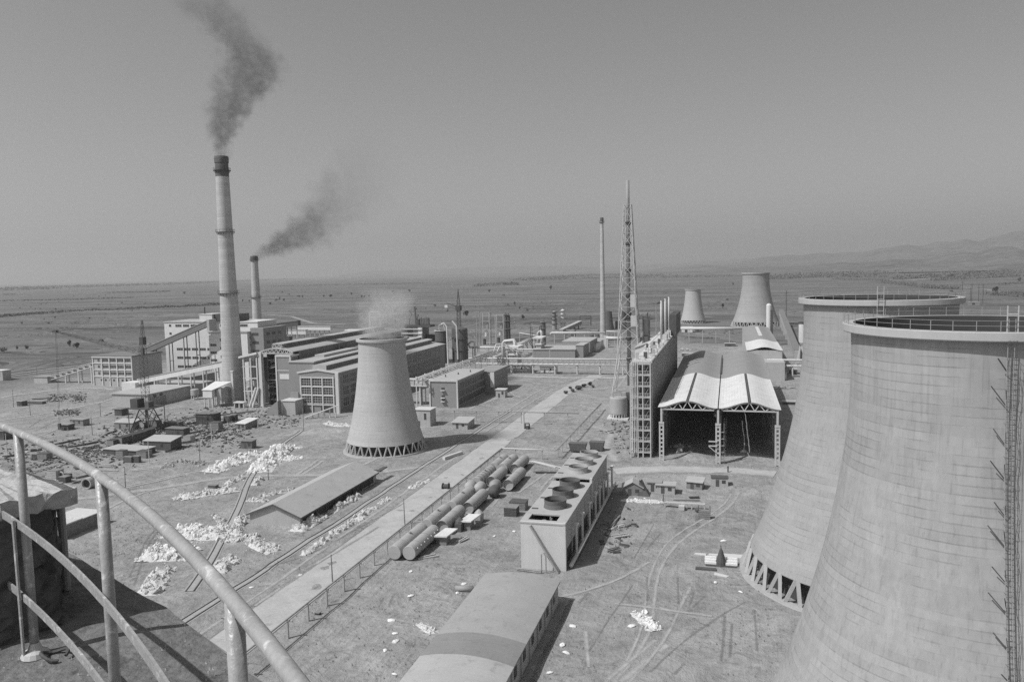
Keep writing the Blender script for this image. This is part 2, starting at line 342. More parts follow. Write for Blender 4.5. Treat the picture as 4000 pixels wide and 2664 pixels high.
ragged('road_dust', 0.43, lo=-0.4, var=0.2, scale=0.2, fine=0.14, spots=0.2, bump=0.08, bscale=1.5); ragged('track', 0.46, opa=0.9, var=0.2, scale=0.5, fine=0.12, bump=0.1, bscale=2); ragged('furrow', 0.20, opa=0.42, var=0.25, scale=0.7, fine=0.15, bump=0.1, bscale=2)
ragged('road_far', 0.38, var=0.15, scale=0.05)
strip('road', [(-79.0, 60), (-79.0, 170), (-79.0, 300), (-79.3, 352)], 9.4, 'road_dust', 0.06, 0.05, core=0.86)
strip('road', [(-79.3, 352), (-79, 380), (-77, 410), (-73, 440)], 9.0, 'road_dust', 0.055, 0.08, core=0.86)
strip('ditch_edge', [(-83.6, 70), (-83.7, 160), (-83.6, 260)], 0.55, 'furrow', 0.08, 0.7)
strip('path', [(-86.6, 80), (-86.2, 130), (-86.5, 190), (-86.4, 240)], 1.6, 'track', 0.045, 0.7)
for k, (pts, w_, m_) in enumerate([
    ([Q('Y4',1150,760),Q('Y4',1085,900),Q('Y4',900,1010),Q('Y4',640,1150),Q('Y4',470,1300),Q('X4',430,480),Q('X4',330,700),Q('X4',420,960),Q('X4',200,1350),Q('X4',20,1500)],0.75,'track'),
    ([Q('Y4',1075,770),Q('Y4',1010,900),Q('Y4',800,1010),Q('Y4',560,1130),Q('Y4',390,1300),Q('X4',350,500),Q('X4',250,720),Q('X4',330,960),Q('X4',110,1350),Q('X3',1900,1500)],0.6,'track'),
    ([Q('X4',700,650),Q('X4',560,900),Q('X4',480,1180),Q('X4',260,1420),Q('X4',120,1531)],0.7,'track'),
    ([Q('X4',1200,790),Q('X4',1000,860),Q('X4',780,1010),Q('X4',560,1200),Q('X4',330,1430)],0.5,'furrow'),
    ([Q('X4',0,800),Q('X4',500,850),Q('X4',900,910)],0.9,'track'),
    ([Q('X4',1290,860),Q('X4',1300,1050),Q('X4',1310,1240)],0.5,'furrow'), ([Q('X4',1010,900),Q('X4',1020,1100),Q('X4',980,1330)],0.6,'furrow'), ([Q('X4',1080,980),Q('X4',1100,1120),Q('X4',1060,1300)],0.5,'furrow'),
    ([Q('X4',480,1180),Q('X4',300,1330),Q('X4',60,1520)],1.2,'track'), ([Q('X4',380,1130),Q('X4',180,1300),Q('X4',-60,1500)],1.0,'track'), ([Q('X4',300,560),Q('X4',310,640),Q('X4',300,780)],0.6,'furrow'),
    ([Q('X4',580,560),Q('X4',600,680),Q('X4',590,800)],0.5,'furrow'), ([Q('X4',730,690),Q('X4',690,810)],0.5,'furrow'), ([Q('X4',830,730),Q('X4',720,830)],0.5,'furrow'), ([Q('X4',640,1350),Q('X4',550,1450)],0.6,'furrow'),
    ([Q('X3',1620,1060),Q('X3',1600,1250),Q('X3',1650,1400)],0.7,'track'), ([Q('X3',1640,700),Q('X3',1560,800)],0.6,'furrow'), ([Q('X2',1600,830),Q('X2',1640,740)],0.5,'furrow'), ([Q('X2',1690,830),Q('X2',1730,720)],0.5,'furrow'),
    ([Q('Y3',1200,740),Q('Y3',1300,590),Q('Y3',1420,560)],0.8,'track'), ([Q('Y3',1000,760),Q('Y3',1180,640),Q('Y3',1290,560)],0.7,'track'), ([Q('Y3',760,890),Q('Y3',830,800)],0.6,'track'),
    ([Q('X3',1400,740),Q('X3',1700,690),Q('X3',2000,600),Q('X3',2200,420)],0.8,'track'),
    ([Q('X3',1650,1240),Q('X3',1740,1040),Q('X3',1900,860),Q('X3',2050,640)],0.35,'furrow'),
    ([Q('Y4',300,1280),Q('Y4',420,1130)],0.5,'furrow'), ([Q('Y4',180,1360),Q('Y4',360,1050)],0.35,'furrow'),
    ([Q('Y4',0,560),Q('Y4',400,545),Q('Y4',800,540),Q('Y4',1200,560),Q('Y4',1480,590)],7.0,'road_dust'),
    ([Q('Y3',1130,465),Q('Y3',1450,560)],3.2,'track'), ([Q('Y3',1650,150),Q('Y3',1900,190),Q('Y3',1780,330),Q('Y3',1900,470)],4.0,'track'),
    ([Q('Y1',700,820),Q('Y1',1200,770),Q('Y1',1700,680),Q('Y1',2100,610),Q('Y2',700,600),Q('Y2',1250,600),Q('Y2',1750,560),Q('Y2',2050,520)],3.0,'track'),
    ([Q('Y1',1000,900),Q('Y1',1250,760),Q('Y1',1600,690)],1.0,'track'),
    ([Q('Y1',0,340),Q('Y1',300,270),Q('Y1',650,130),Q('Y1',1100,0)],1.2,'track'),
    ([Q('Z1',0,1180),Q('Z1',500,1110),Q('Z1',900,1090),Q('Z1',1050,1110)],5.0,'track'),
    ([Q('Z1',0,1395),Q('Z1',400,1330),Q('Z1',800,1260),Q('Z1',1040,1190)],3.0,'track'),
    ([Q('Y1',270,160),Q('Y1',420,60),Q('Y1',560,40)],0.8,'furrow'), ([Q('Y1',330,190),Q('Y1',560,80),Q('Y1',760,20)],0.6,'furrow'),
    ([Q('Z3',640,1470),Q('Z3',900,1300),Q('Z3',1200,1110),Q('Z3',1560,1000)],1.0,'track'), ([Q('Z3',700,1500),Q('Z3',960,1330),Q('Z3',1260,1140),Q('Z3',1600,1030)],0.8,'track'),
    ([Q('Z3',820,1180),Q('Z3',540,1290)],2.5,'track'), ([Q('Z3',920,1130),Q('Z3',1000,1190),Q('Z3',1080,1200)],1.5,'track'),
    ([Q('Z3',860,985),Q('Z3',1400,1000),Q('Z3',1990,1000)],5.0,'road_dust'),
    ([Q('X1',1180,560),Q('X1',1260,400),Q('X1',1340,180),Q('Y1',1430,1090)],0.5,'furrow'), ([Q('X1',1230,640),Q('X1',1300,420),Q('X1',1370,190),Q('Y1',1460,1100)],0.5,'furrow'),
    ([Q('Y2',450,1180+300),Q('Y2',900,1390),Q('Y2',1300,1140),Q('Y2',1830,860)],0.7,'furrow'),
    ([Q('X2',380,860),Q('X2',700,650),Q('X2',1100,400),Q('X2',1600,100)],0.8,'furrow'), ([Q('X2',460,830),Q('X2',830,570),Q('X2',1170,350)],0.9,'track')]):
    strip('dirt_track', pts, w_*1.7, m_, 0.05+0.002*k, 0.5)
rt = random.Random(31)
for k in range(12):                                   # old wheel marks wandering over the bare yards
    f, x0, x1, y0, y1 = rt.choice((('Y2',700,1900,250,700),('Y1',900,2300,480,800),('Z3',300,1900,1080,1500),('Z1',100,1000,1080,1400)))
    p0 = Vector(Q(f, rt.uniform(x0, x1), rt.uniform(y0, y1))); a = rt.gauss(1.35, 0.55); L = rt.uniform(10, 45); cv = rt.gauss(0, 0.012)
    pts = []; q = p0.copy()
    for j in range(9): pts.append(tuple(q)); q = q + Vector((math.cos(a), math.sin(a)))*L/8; a += cv*L/8
    m_ = 'track'; w_ = rt.uniform(0.9, 1.8)
    strip('dirt_track', pts, w_*1.5, m_, 0.10+0.001*k, 0.5)
    if rt.random() < 0.6: strip('dirt_track', [(x+1.8*math.sin(a), y-1.8*math.cos(a)) for x, y in pts], w_*1.5, m_, 0.10+0.001*k, 0.5)
# pale far lanes and the river-bed gleam across the plain
for pts, w_ in [([(Q('Z1',0,410)),Q('Z1',700,398),Q('Z1',1250,375),Q('Z1',2040,345),Q('Z2',330,335)],16), ([Q('Z3',0,300),Q('Z3',500,285),Q('Z3',1170,275)],14),
                ([Q('Z3',870,165),Q('Z3',1400,140),Q('Z3',1950,125),Q('Z4',600,125),Q('Z4',1380,112)],60), ([Q('Z3',1550,205),Q('Z3',2350,195)],22),
                ([Q('Z1',0,985),Q('Z1',450,925),Q('Z1',860,880),Q('Z1',1000,862)],5), ([Q('Z1',0,1000),Q('Z1',450,945),Q('Z1',860,900)],3),
                ([Q('Z2',530,420),Q('Z2',800,440),Q('Z2',1000,505),Q('Z2',1300,515)],9), ([Q('Z5',1300,105),Q('Z5',1750,60),Q('Z5',2355,5)],30),([Q('Z5',1500,150),Q('Z5',2000,190),Q('Z5',2355,260)],9)]:
    strip('field_road', pts, w_*1.6, 'road_far', 0.35, 0.5)

# hills on the horizon: ridges with real distance and height
def ridge(name, dist, depth, prof, m_, seed, label):
    rnd = random.Random(seed); us = [q[0] for q in prof]; rows = []
    def el(u):
        for (u0, v0), (u1, v1) in zip(prof, prof[1:]):
            if u0 <= u <= u1:
                s_ = (u-u0)/(u1-u0); s_ = s_*s_*(3-2*s_); return v0+(v1-v0)*s_
        return prof[0][1] if u < us[0] else prof[-1][1]
    nu = 160; ph = [rnd.random()*6.3 for _ in range(6)]
    for j in range(13):
        s_ = j/12; rad = dist + depth*(s_-0.5)*2; sh = math.exp(-((s_-0.5)*3.2)**2); row = []
        for i in range(nu+1):
            u = us[0] + (us[-1]-us[0])*i/nu; v = el(u)
            d = ray(u, v); hd = math.hypot(d[0], d[1]); top = EYE + d[2]/hd*dist
            wig = 1 + 0.05*math.sin(i*0.31+ph[0]+s_*5) + 0.05*math.sin(i*0.13+ph[1]-s_*7) + 0.03*math.sin(i*0.7+ph[2]+s_*9)
            edge = min(1, i/10, (nu-i)/10) if us[-1] < 4000 else min(1, i/10)
            row.append((d[0]/hd*rad, d[1]/hd*rad, -3 + (top+3)*sh*wig*edge))
        rows.append(row)
    mb = MB(); mb.sheet(rows); o = mb.build(name, m_, kind='structure', smooth=True); o['label'] = label
mat('hill', 0.15, rough=1.0, var=0.55, scale=0.0016, fine=0.5, spec=0.02, spots=0.35)
ridge('hills', 24000, 3500, [(1200,1078),(1500,1058),(1760,1048),(2050,1040),(2300,1042),(2600,1030),(2900,1012),(3200,1000),(3600,990),(4300,985)], 'hill', 1, 'long low range of hills faint on the horizon')
ridge('hills', 13500, 2800, [(2450,1052),(2800,1032),(3100,996),(3400,978),(3560,960),(3700,950),(3800,935),(3880,920),(3950,903),(4030,912),(4150,930),(4500,960)], 'hill', 2, 'hazy hill rising to a rounded top at the far side')
ridge('hills', 7200, 2000, [(2700,1053),(3000,1042),(3300,1028),(3600,1008),(3800,985),(3920,968),(4060,973),(4400,990)], 'hill', 3, 'darker nearer foothill slope below the hazy top')

# weeds and clods: far too many to count
def scatter(name, m_, n, size, seed, label, flat):
    r_ = random.Random(seed); mb = MB()
    for _ in range(n):
        f, x, y = r_.choice((('X4', r_.uniform(-100,1500), r_.uniform(350,1500)), ('X2', r_.uniform(300,2200), r_.uniform(300,1500)), ('Y2', r_.uniform(0,2300), r_.uniform(150,1500)), ('Y1', r_.uniform(700,2300), r_.uniform(450,1500)), ('Y3', r_.uniform(0,2300), r_.uniform(100,1400)), ('Y4', r_.uniform(0,1500), r_.uniform(450,1450)), ('X3', r_.uniform(0,2300), r_.uniform(200,1500)), ('Z1', r_.uniform(0,1300), r_.uniform(1080,1530)), ('Z3', r_.uniform(300,1900), r_.uniform(1000,1530)), ('X1', r_.uniform(560,1500), r_.uniform(0,560))))
        q = Q(f, x, y)
        if mnoise.noise((q[0]*.05, q[1]*.05, seed)) < r_.uniform(-.25, .35): continue
        if -84 < q[0] < -74 or (-45 < q[0] < -27 and q[1] < 215) or (-114 < q[0] < -98 and 160 < q[1] < 207): continue
        e = size*r_.uniform(.4, 1.5); h = e*(r_.uniform(.3,.7) if flat else r_.uniform(.6,1.4)); z = gz(*q)-.03; th = r_.random()*6; ca, sa = math.cos(th)*e*.5, math.sin(th)*e*.5
        mb.add([(q[0]+ca,q[1]+sa,z),(q[0]-sa,q[1]+ca,z),(q[0]-ca,q[1]-sa,z),(q[0]+sa,q[1]-ca,z),(q[0]+ca*.3,q[1]-sa*.2,z+h),(q[0]-sa*.4,q[1]-ca*.3,z+h*.8)], [(0,1,4),(1,5,4),(1,2,5),(2,3,5),(3,4,5),(3,0,4)])
    o = mb.build(name, m_, kind='stuff'); o['label'] = label
mat('weed', 0.20, var=0.3, scale=0.6, rough=1.0); mat('clod', 0.30, var=0.3, scale=0.6, rough=1.0)
scatter('dry_weeds', 'weed', 5000, .24, 3, 'low dry weeds growing in patches over the waste ground', False)
scatter('clods', 'clod', 6000, .28, 8, 'lumps of dry earth lying over the bare ground', True)
# ------------------------------------------------------------------ trees and scrub
def crown_mesh(rnd, n, rx, rz, cz, leaf):
    m_ = MB(); lobes = [(rnd.uniform(-.55,.55)*rx, rnd.uniform(-.55,.55)*rx, cz+rnd.uniform(-.5,.5)*rz, rnd.uniform(.35,.6)) for _ in range(7)]
    for _ in range(n):
        lx, ly, lz, lr = rnd.choice(lobes); d = Vector((rnd.gauss(0,1), rnd.gauss(0,1), rnd.gauss(0,1))).normalized()*rnd.uniform(.5,1.0)**0.5
        c = Vector((lx, ly, lz)) + Vector((d.x*lr*rx, d.y*lr*rx, d.z*lr*rz)); a = Vector((rnd.gauss(0,1), rnd.gauss(0,1), rnd.gauss(0,.6))).normalized()*leaf*rnd.uniform(.6,1.3); b_ = a.orthogonal().normalized()*leaf*rnd.uniform(.5,1.0)
        m_.add([c-a-b_*.3, c+b_, c+a-b_*.2, c-b_], [(0,1,2,3)])
    return m_
def make_tree(name, label, cat, group, h, rx, rz, cz, n, leaf, seed, loc):
    rnd = random.Random(seed); t_ = T(name, label, cat, loc, group)
    tr = MB(); tr.path([(0,0,-0.3),(0.1*rx,0,h*.3),(-0.05*rx,0.05*rx,cz)], [h*.035, h*.026, h*.012], 7)
    for k in range(4):
        a = k*1.7+seed; tr.path([(0,0,h*.32+k*h*.06),(math.cos(a)*rx*.35, math.sin(a)*rx*.35, cz-rz*.1)], [h*.016, h*.006], 5)
    tr.build('trunk', 'bark', t_); crown_mesh(rnd, n, rx, rz, cz, leaf).build('crown', 'leaf', t_); return t_
TG = 'scattered trees on the plain'; TL = 'lone dark round-headed tree on the dry plain behind the works'
protos = [make_tree('field_tree', TL, 'tree', TG, 6.5, 3.0, 3.0, 3.7, 420, .6, 1, (0,0,0)), make_tree('field_tree', TL, 'tree', TG, 6, 3.6, 2.5, 3.2, 420, .6, 2, (0,0,0)), make_tree('field_tree', TL, 'tree', TG, 8.5, 2.4, 3.8, 4.6, 420, .55, 3, (0,0,0))]
spots = [('Z1',205,508,.9),('Z1',445,505,.9),('Z1',405,470,.6),('Z1',505,455,.9),('Z1',510,378,.9),('Z1',185,368,.6),('Z1',285,358,.5),('Z1',372,372,.6),('Z1',325,373,.5),('Z1',425,325,.5),('Z1',378,330,.6),('Z1',540,310,.6),('Z1',905,335,.7),('Z1',825,460,.7),
         ('Z1',160,745,.7),('Z1',252,740,1.15),('Z1',38,770,1.5),('Z1',638,715,1.2),('Z1',705,732,1.35),('Z1',935,672,.9),('Z1',480,585,.4),('Z1',970,250,.8),('Z1',910,258,.8),('Z1',680,255,.8),('Z1',1125,320,.7),('Z1',1335,325,.8),('Z1',1215,395,.6),('Z1',1695,235,1.8),('Z1',1560,212,1.2),('Z1',1340,220,1.0),('Z1',1220,222,1.0),
         ('Z2',660,300,1.6),('Z2',690,290,1.2),('Z2',730,298,1.2),('Z2',862,262,1.3),('Z2',898,270,1.1),('Z2',1092,262,1.1),('Z2',1160,262,1.6),('Z2',1350,245,1.2),('Z2',1445,265,1.3),('Z2',1470,262,1.2),('Z2',1510,262,1.0),('Z2',600,330,1.2),('Z2',775,240,.9),('Z2',714,225,1.0),('Z2',1880,215,1.4),('Z2',1730,215,1.1),('Z2',350,305,.9),('Z2',412,305,1.1),
         ('Z2',2110,340,1.1),('Z2',2235,395,.9),('Z2',1945,375,.8),('Z2',1750,400,1.3),('Z3',65,378,.8),('Z3',235,350,1.2),('Z3',345,395,.7),('Z3',445,390,1.1),('Z3',735,215,1.3),('Z3',865,250,1.2),('Z3',965,335,1.5),('Z3',1010,370,1.1),('Z3',905,335,.8),('Z3',1045,470,1.3),('Z3',1085,390,1.0),('Z3',1215,310,.8),('Z3',1298,195,1.9),('Z3',520,440,2.0),('Z3',870,150,2.2),('Z3',940,150,2.2),('Z3',990,155,1.2),
         ('Z4',1275,290,1.0),('Z4',1235,360,1.4),('Z4',1330,150,1.2),('Z5',2185,145,1.4),('Z5',2310,125,1.8),('Z5',2090,225,2.6),('Z5',1690,215,1.2),('Z3',150,370,.6)]
for k, (f, x, y, s_) in enumerate(spots):
    q = Q(f, x, y); pr = protos[k % 3]; sc_ = s_*0.62
    dd = math.hypot(*q)
    if dd > 1500: sc_ *= min(1.6, dd/1500)
    loc = (q[0], q[1], land(*q)-0.1)
    if k < 3: o = pr; o.location = loc; o.rotation_euler = (0,0,k); o.scale = (sc_,)*3
    else: o = dup(pr, loc, k*1.3, scale=(sc_*(.85+.3*random.random()), sc_*(.85+.3*random.random()), sc_*(.9+.2*random.random())))
def treeline(pts, w_, h_, n, leaf, label, jag=0.5):
    rnd = random.Random(int(abs(pts[0][0]))); mb = MB()
    L = [Vector(q) for q in pts]
    for _ in range(n):
        i = rnd.randrange(len(L)-1); c = L[i].lerp(L[i+1], rnd.random()); x, y = c.x+rnd.gauss(0, w_), c.y+rnd.gauss(0, w_)
        hh_ = h_*(1-jag*abs(math.sin(x*.037)*math.sin(y*.051+x*.013))); zz = land(x, y)+rnd.random()**.6*hh_
        a = Vector((rnd.gauss(0,1), rnd.gauss(0,1), rnd.gauss(0,.7))).normalized()*leaf; b_ = a.orthogonal().normalized()*leaf*rnd.uniform(.5,1); cc = Vector((x, y, zz))
        mb.add([cc-a, cc+b_, cc+a, cc-b_], [(0,1,2,3)])
    o = mb.build('treeline', 'leaf_far', kind='stuff'); o['label'] = label
treeline([Q('Z5',2090,240),Q('Z5',2250,240),Q('Z5',2355,262)], 14, 8, 2600, 1.1, 'thicket of dark trees beside the far road')
treeline([Q('Z5',1050,128),Q('Z5',1250,150),Q('Z5',1480,178),Q('Z5',1740,192)], 7, 9, 2600, 1.6, 'row of roadside trees running off behind the big towers')
treeline([Q('Z5',1200,95),Q('Z5',1700,75),Q('Z5',2000,60),Q('Z5',2355,35)], 25, 16, 3600, 4.0, 'dark wooded strip below the foothills')
treeline([Q('Z5',1500,110),Q('Z5',2000,85),Q('Z5',2300,70)], 12, 10, 1500, 3.0, 'thin hedge line under the wooded strip')
treeline([Q('Z4',1700,95),Q('Z5',100,90),Q('Z5',500,75),Q('Z5',1000,80)], 60, 16, 3600, 4.0, 'far belt of trees behind the far cooling tower')
treeline([Q('Z3',600,165),Q('Z3',850,150),Q('Z3',1000,150)], 5, 14, 900, 2.2, 'straight row of poplars on the plain')
treeline([Q('Z3',1150,100),Q('Z3',1700,60),Q('Z3',2355,70)], 90, 18, 3000, 5.0, 'distant orchard belt across the plain')
treeline([Q('Z1',0,445),Q('Z1',150,430),Q('Z1',400,412),Q('Z1',800,388),Q('Z1',1250,372)], 5, 4.5, 2200, 1.1, 'scrubby hedge along the pale lane')
treeline([Q('Z1',1250,372),Q('Z1',1700,350),Q('Z1',2040,328)], 5, 5.5, 1300, 1.3, 'dark hedge behind the coal building')
treeline([Q('Z1',0,205),Q('Z1',300,185),Q('Z1',900,165),Q('Z1',1500,150),Q('Z1',2040,125),Q('Z2',600,105),Q('Z2',1400,75),Q('Z3',0,72)], 150, 22, 5200, 9.0, 'long dark band of forest on the horizon')
treeline([Q('Z1',960,225),Q('Z1',1300,220),Q('Z1',1560,212)], 8, 7, 700, 2.0, 'line of bushes in the far fields')
treeline([Q('Z1',30,240),Q('Z1',140,238)], 6, 6, 200, 2.0, 'clump of bushes in the far fields')
SHG = 'bushes along the inner road'
bush = None
for k, (f, x, y, s_) in enumerate([('Z3',1440,1150,1.0),('Z3',1500,1130,1.1),('Z3',1550,1110,1.6),('Z3',1600,1085,1.2),('Z3',1660,1070,1.2),('Z3',1480,1100,.8),('Z3',1690,1090,.8)]):
    q = G3(f, x, y)
    if bush is None: bush = make_tree('bush', 'leafy dark bush in the row beside the inner road', 'bush', SHG, 2.0, 1.3, .8, .9, 260, .26, 9, q); bush.scale = (s_,)*3
    else: dup(bush, q, k*1.1, scale=s_)

for k, (pts, w_, h_, n, lf, lab) in enumerate([([Q('Z5',300,62),Q('Z5',900,48),Q('Z5',1500,20),Q('Z5',2355,-40)],90,18,2600,6,'dark scrub band at the foot of the foothills'),([Q('Z5',1700,40),Q('Z5',2100,15),Q('Z5',2355,0)],40,14,1500,4,'scrub strip above the wooded strip'),([Q('Z5',600,100),Q('Z5',900,105),Q('Z5',1100,112)],12,7,600,2,'short hedge left of the roadside trees'),([Q('Z5',2150,150),Q('Z5',2355,130)],8,5,400,1.6,'low bushes on the far slope'),([Q('Z3',1000,110),Q('Z3',1600,95),Q('Z4',500,85),Q('Z4',1300,75)],40,14,1800,4,'scrub line beyond the pale river bed'),([Q('Z2',600,165),Q('Z2',1300,150),Q('Z2',2000,135)],25,7,1200,2.5,'faint field hedge behind the chimneys'),([Q('Z1',0,300),Q('Z1',700,285),Q('Z1',1300,265)],10,4,700,1.8,'faint field hedge on the plain')]): treeline(pts, w_, h_, n, lf, lab)
# ------------------------------------------------------------------ cooling towers
def interp(tab, z):
    for (z0, r0), (z1, r1) in zip(tab, tab[1:]):
        if z <= z1:
            s_ = (z-z0)/(z1-z0); return r0+(r1-r0)*s_
    return tab[-1][1]
def smoothprof(tab, n):
    z0, z1 = tab[0][0], tab[-1][0]; zs = [z0+(z1-z0)*i/n for i in range(n+1)]; rs = [interp(tab, z) for z in zs]
    for _ in range(4): rs = [rs[0]] + [(rs[i-1]+2*rs[i]+rs[i+1])/4 for i in range(1, n)] + [rs[-1]]
    return list(zip(zs, rs))
def cooling_tower(label, c, tab, rim, legs, shell_m, rail=0, seg=96, group=None, wall=0.35):
    """rim = (z top, outer radius, depth); legs = (pairs, foot radius, half width)"""
    t_ = T('cooling_tower', label, 'cooling tower', (c[0], c[1], 0), group)
    pr = smoothprof(tab, 40); zb, rb = pr[0]; zt, rt = rim[0]-rim[2], pr[-1][1]
    outer = [(z, r) for z, r in pr if z <= rim[0]-0.1] + [(rim[0]-0.02, rt)]
    inner = [(z, r-wall) for z, r in outer][::-1]
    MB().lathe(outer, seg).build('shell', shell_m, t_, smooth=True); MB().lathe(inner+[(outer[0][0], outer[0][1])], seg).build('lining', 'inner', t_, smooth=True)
    zr, rr, dp = rim
    MB().lathe([(zr-dp, rt+0.02), (zr-dp, rr-0.12), (zr-dp+0.12, rr), (zr-0.06, rr), (zr, rr-0.08), (zr, rt-wall+0.02)], seg).build('rim', 'rim', t_)
    n, rf, lw = legs; da = PI/n
    for sgn in (-1, 1):
        src = None
        for k in range(n):
            if src is None:
                lg = MB(); a1 = sgn*da*0.92
                lg.beam((rf*math.cos(sgn*0.02), rf*math.sin(sgn*0.02), -0.3), ((rb-0.15)*math.cos(a1), (rb-0.15)*math.sin(a1), zb+0.15), lw)
                src = lg.build('leg', 'concrete', t_); src.rotation_euler = (0, 0, 0)
            else: put(src, t_, rot=(0, 0, 2*PI*k/n))
    MB().lathe([(-0.6, rf-0.9), (0.25, rf-0.8), (0.25, rf+0.8), (-0.6, rf+1.0)], seg).build('foundation_ring', 'concrete', t_)
    MB().lathe([(zb+0.6, 0.01), (zb+0.6, rb-wall-0.4), (zb-0.9, rb-wall-0.5), (zb-0.9, 0.01)], 48).build('fill_light_block', 'inner', t_)  # unseen packing disc added to block skylight and darken the base
    MB().lathe([(-0.5, rf-2.6), (zb+0.5, rf-3.4)], 48).build('base_shade_cylinder', 'inner', t_)  # dark cylinder added behind the legs in place of the base's shade
    if rail:
        R_ = rr-0.12; src = None
        for k in range(rail):
            if src is None: src = MB().beam((R_, 0, zr-0.1), (R_, 0, zr+1.05), 0.06).build('railing_post', 'steel', t_)
            else: put(src, t_, rot=(0, 0, 2*PI*k/rail))
        for hz in (1.1, 0.6):
            MB().path([(R_*math.cos(2*PI*k/96), R_*math.sin(2*PI*k/96), zr+hz) for k in range(96)], 0.025, 4, closed=True).build('handrail', 'steel', t_)
    return t_
BIG = [(4.2, 22.8), (5.25, 22.3), (8.5, 20.9), (15.25, 18.7), (23.25, 16.45), (26.75, 15.65), (31.75, 14.65), (39.25, 13.55), (45, 13.15), (50, 13.1), (53.75, 13.3)]
towerA = cooling_tower('huge concrete cooling tower nearest the camera with a caged ladder up its side', (27, 98), BIG, (53.2, 14.15, 0.95), (34, 24, 0.62), 'tower_near', 44, 128, 'large cooling towers')
towerB = cooling_tower('huge concrete cooling tower standing behind the one with the ladder', (27, 159.5), BIG, (53.75, 14.15, 1.05), (34, 24, 0.62), 'tower', 44, 128, 'large cooling towers')
cooling_tower('tall far cooling tower beyond the low vaulted shed', (26, 833), BIG, (53.75, 14.0, 1.3), (34, 24, 0.62), 'tower', 0, 64, 'large cooling towers')
SMALL = [(3.4, 13.1), (6, 12.3), (10, 11.3), (15, 10.3), (20, 9.5), (25, 8.85), (30, 8.3), (34, 8.05), (38.3, 7.95)]
cooling_tower('squat grey cooling tower with dark open base in the middle of the yard', (-114.5, 244.5), SMALL, (38.4, 8.75, 0.95), (26, 13.6, 0.42), 'tower_small', 0, 96, 'small cooling towers')
cooling_tower('small distant cooling tower beside the tall far one', (-38, 873), SMALL, (37.0, 8.7, 1.0), (26, 13.4, 0.42), 'tower_small', 0, 48, 'small cooling towers')
# caged ladder with struts on the near tower
cA = Vector((27, 98, 0))
def on_tower(ang, z, out=0.0):
    r = interp(BIG, max(4.2, z))+out; return Vector((27+r*math.cos(ang), 98+r*math.sin(ang), z))
# bearing of the ladder on the shell, found from where the photo's ladder meets the rim
best = min((abs(((lambda p_: (lambda f_, x_: 2000+x_/f_*F_PX)( (p_-Vector((0,0,EYE))).dot(fwd), (p_-Vector((0,0,EYE))).dot(right)))(on_tower(a/100, 50, 0.5)) - 3950)), a/100) for a in range(300, 520))
LA = best[1]
lad = T('ladder', 'caged steel ladder with long slanting struts on the nearest cooling tower', 'ladder', (27, 98, 0))
tang = Vector((-math.sin(LA), math.cos(LA), 0)); zs = [4.5+0.5*i for i in range(101)]
for sgn in (-0.28, 0.28):
    mb = MB(lad); mb.path([on_tower(LA, z, 0.55)+tang*sgn for z in zs if z <= 54.5][::4], 0.05, 5); mb.build('side_rail', 'steel', lad)
src = None
for z in zs:
    if src is None: src = MB().tube(-tang*0.28, tang*0.28, 0.025, n=4).build('rung', 'steel_dark', lad); o = src
    else: o = put(src, lad)
    o.location = on_tower(LA, z, 0.55)-cA
outd = Vector((math.cos(LA), math.sin(LA), 0))
for z in [6+1.6*i for i in range(30)]:
    mb = MB(lad); b0 = on_tower(LA, z, 0.55)
    mb.path([b0+tang*(0.42*math.cos(PI*k/8)*-1)+outd*(0.75*math.sin(PI*k/8)) for k in range(9)], 0.02, 4); mb.build('cage_hoop', 'steel_dark', lad)
for k in range(-1, 2):
    mb = MB(lad); mb.path([on_tower(LA, z, 1.3)+tang*0.3*k for z in zs if z < 53.5][::6], 0.02, 4); mb.build('cage_bar', 'steel_dark', lad)
mb = MB(lad); mb.path([on_tower(LA, z, 0.35)+tang*0.75+tang*0.12*math.sin(z*1.1) for z in zs if z < 50][::2], 0.022, 4); mb.build('cable', 'steel_dark', lad)
for i, z in enumerate([14.2, 17.1, 20.4, 23.2, 26.4, 29.2, 32.5, 35.4, 38.9, 42.2, 46.0, 49.3]):
    s_ = (2.0, 1.7, 2.1, 1.5)[i % 4] if z > 22 else 0.9
    mb = MB(lad); a_ = on_tower(LA, z, 0.4); e_ = on_tower(LA-0.055*s_, z+s_*0.95, 0.55+.25*(i % 3))
    mb.beam(a_-tang*0.2, e_, 0.09, 0.09); mb.build('strut', 'steel_dark', lad)
    mb = MB(lad); mb.beam(a_-tang*0.2+Vector((0,0,0.2)), on_tower(LA-0.035*s_/2.6, z+s_*0.8, 0.9), 0.06); mb.build('brace', 'steel_dark', lad)
# plank hatch frame at the ladder head
hb = MB(lad); pT = on_tower(LA, 53.75, 0.6)
for s_ in (-0.45, 0.45): hb.beam(pT+tang*s_+Vector((0,0,-1.2)), pT+tang*s_+Vector((0,0,2.0)), 0.09)
hb.beam(pT-tang*0.45+Vector((0,0,1.2)), pT+tang*0.45+Vector((0,0,1.2)), 0.09); hb.build('head_frame', 'steel_pale', lad)
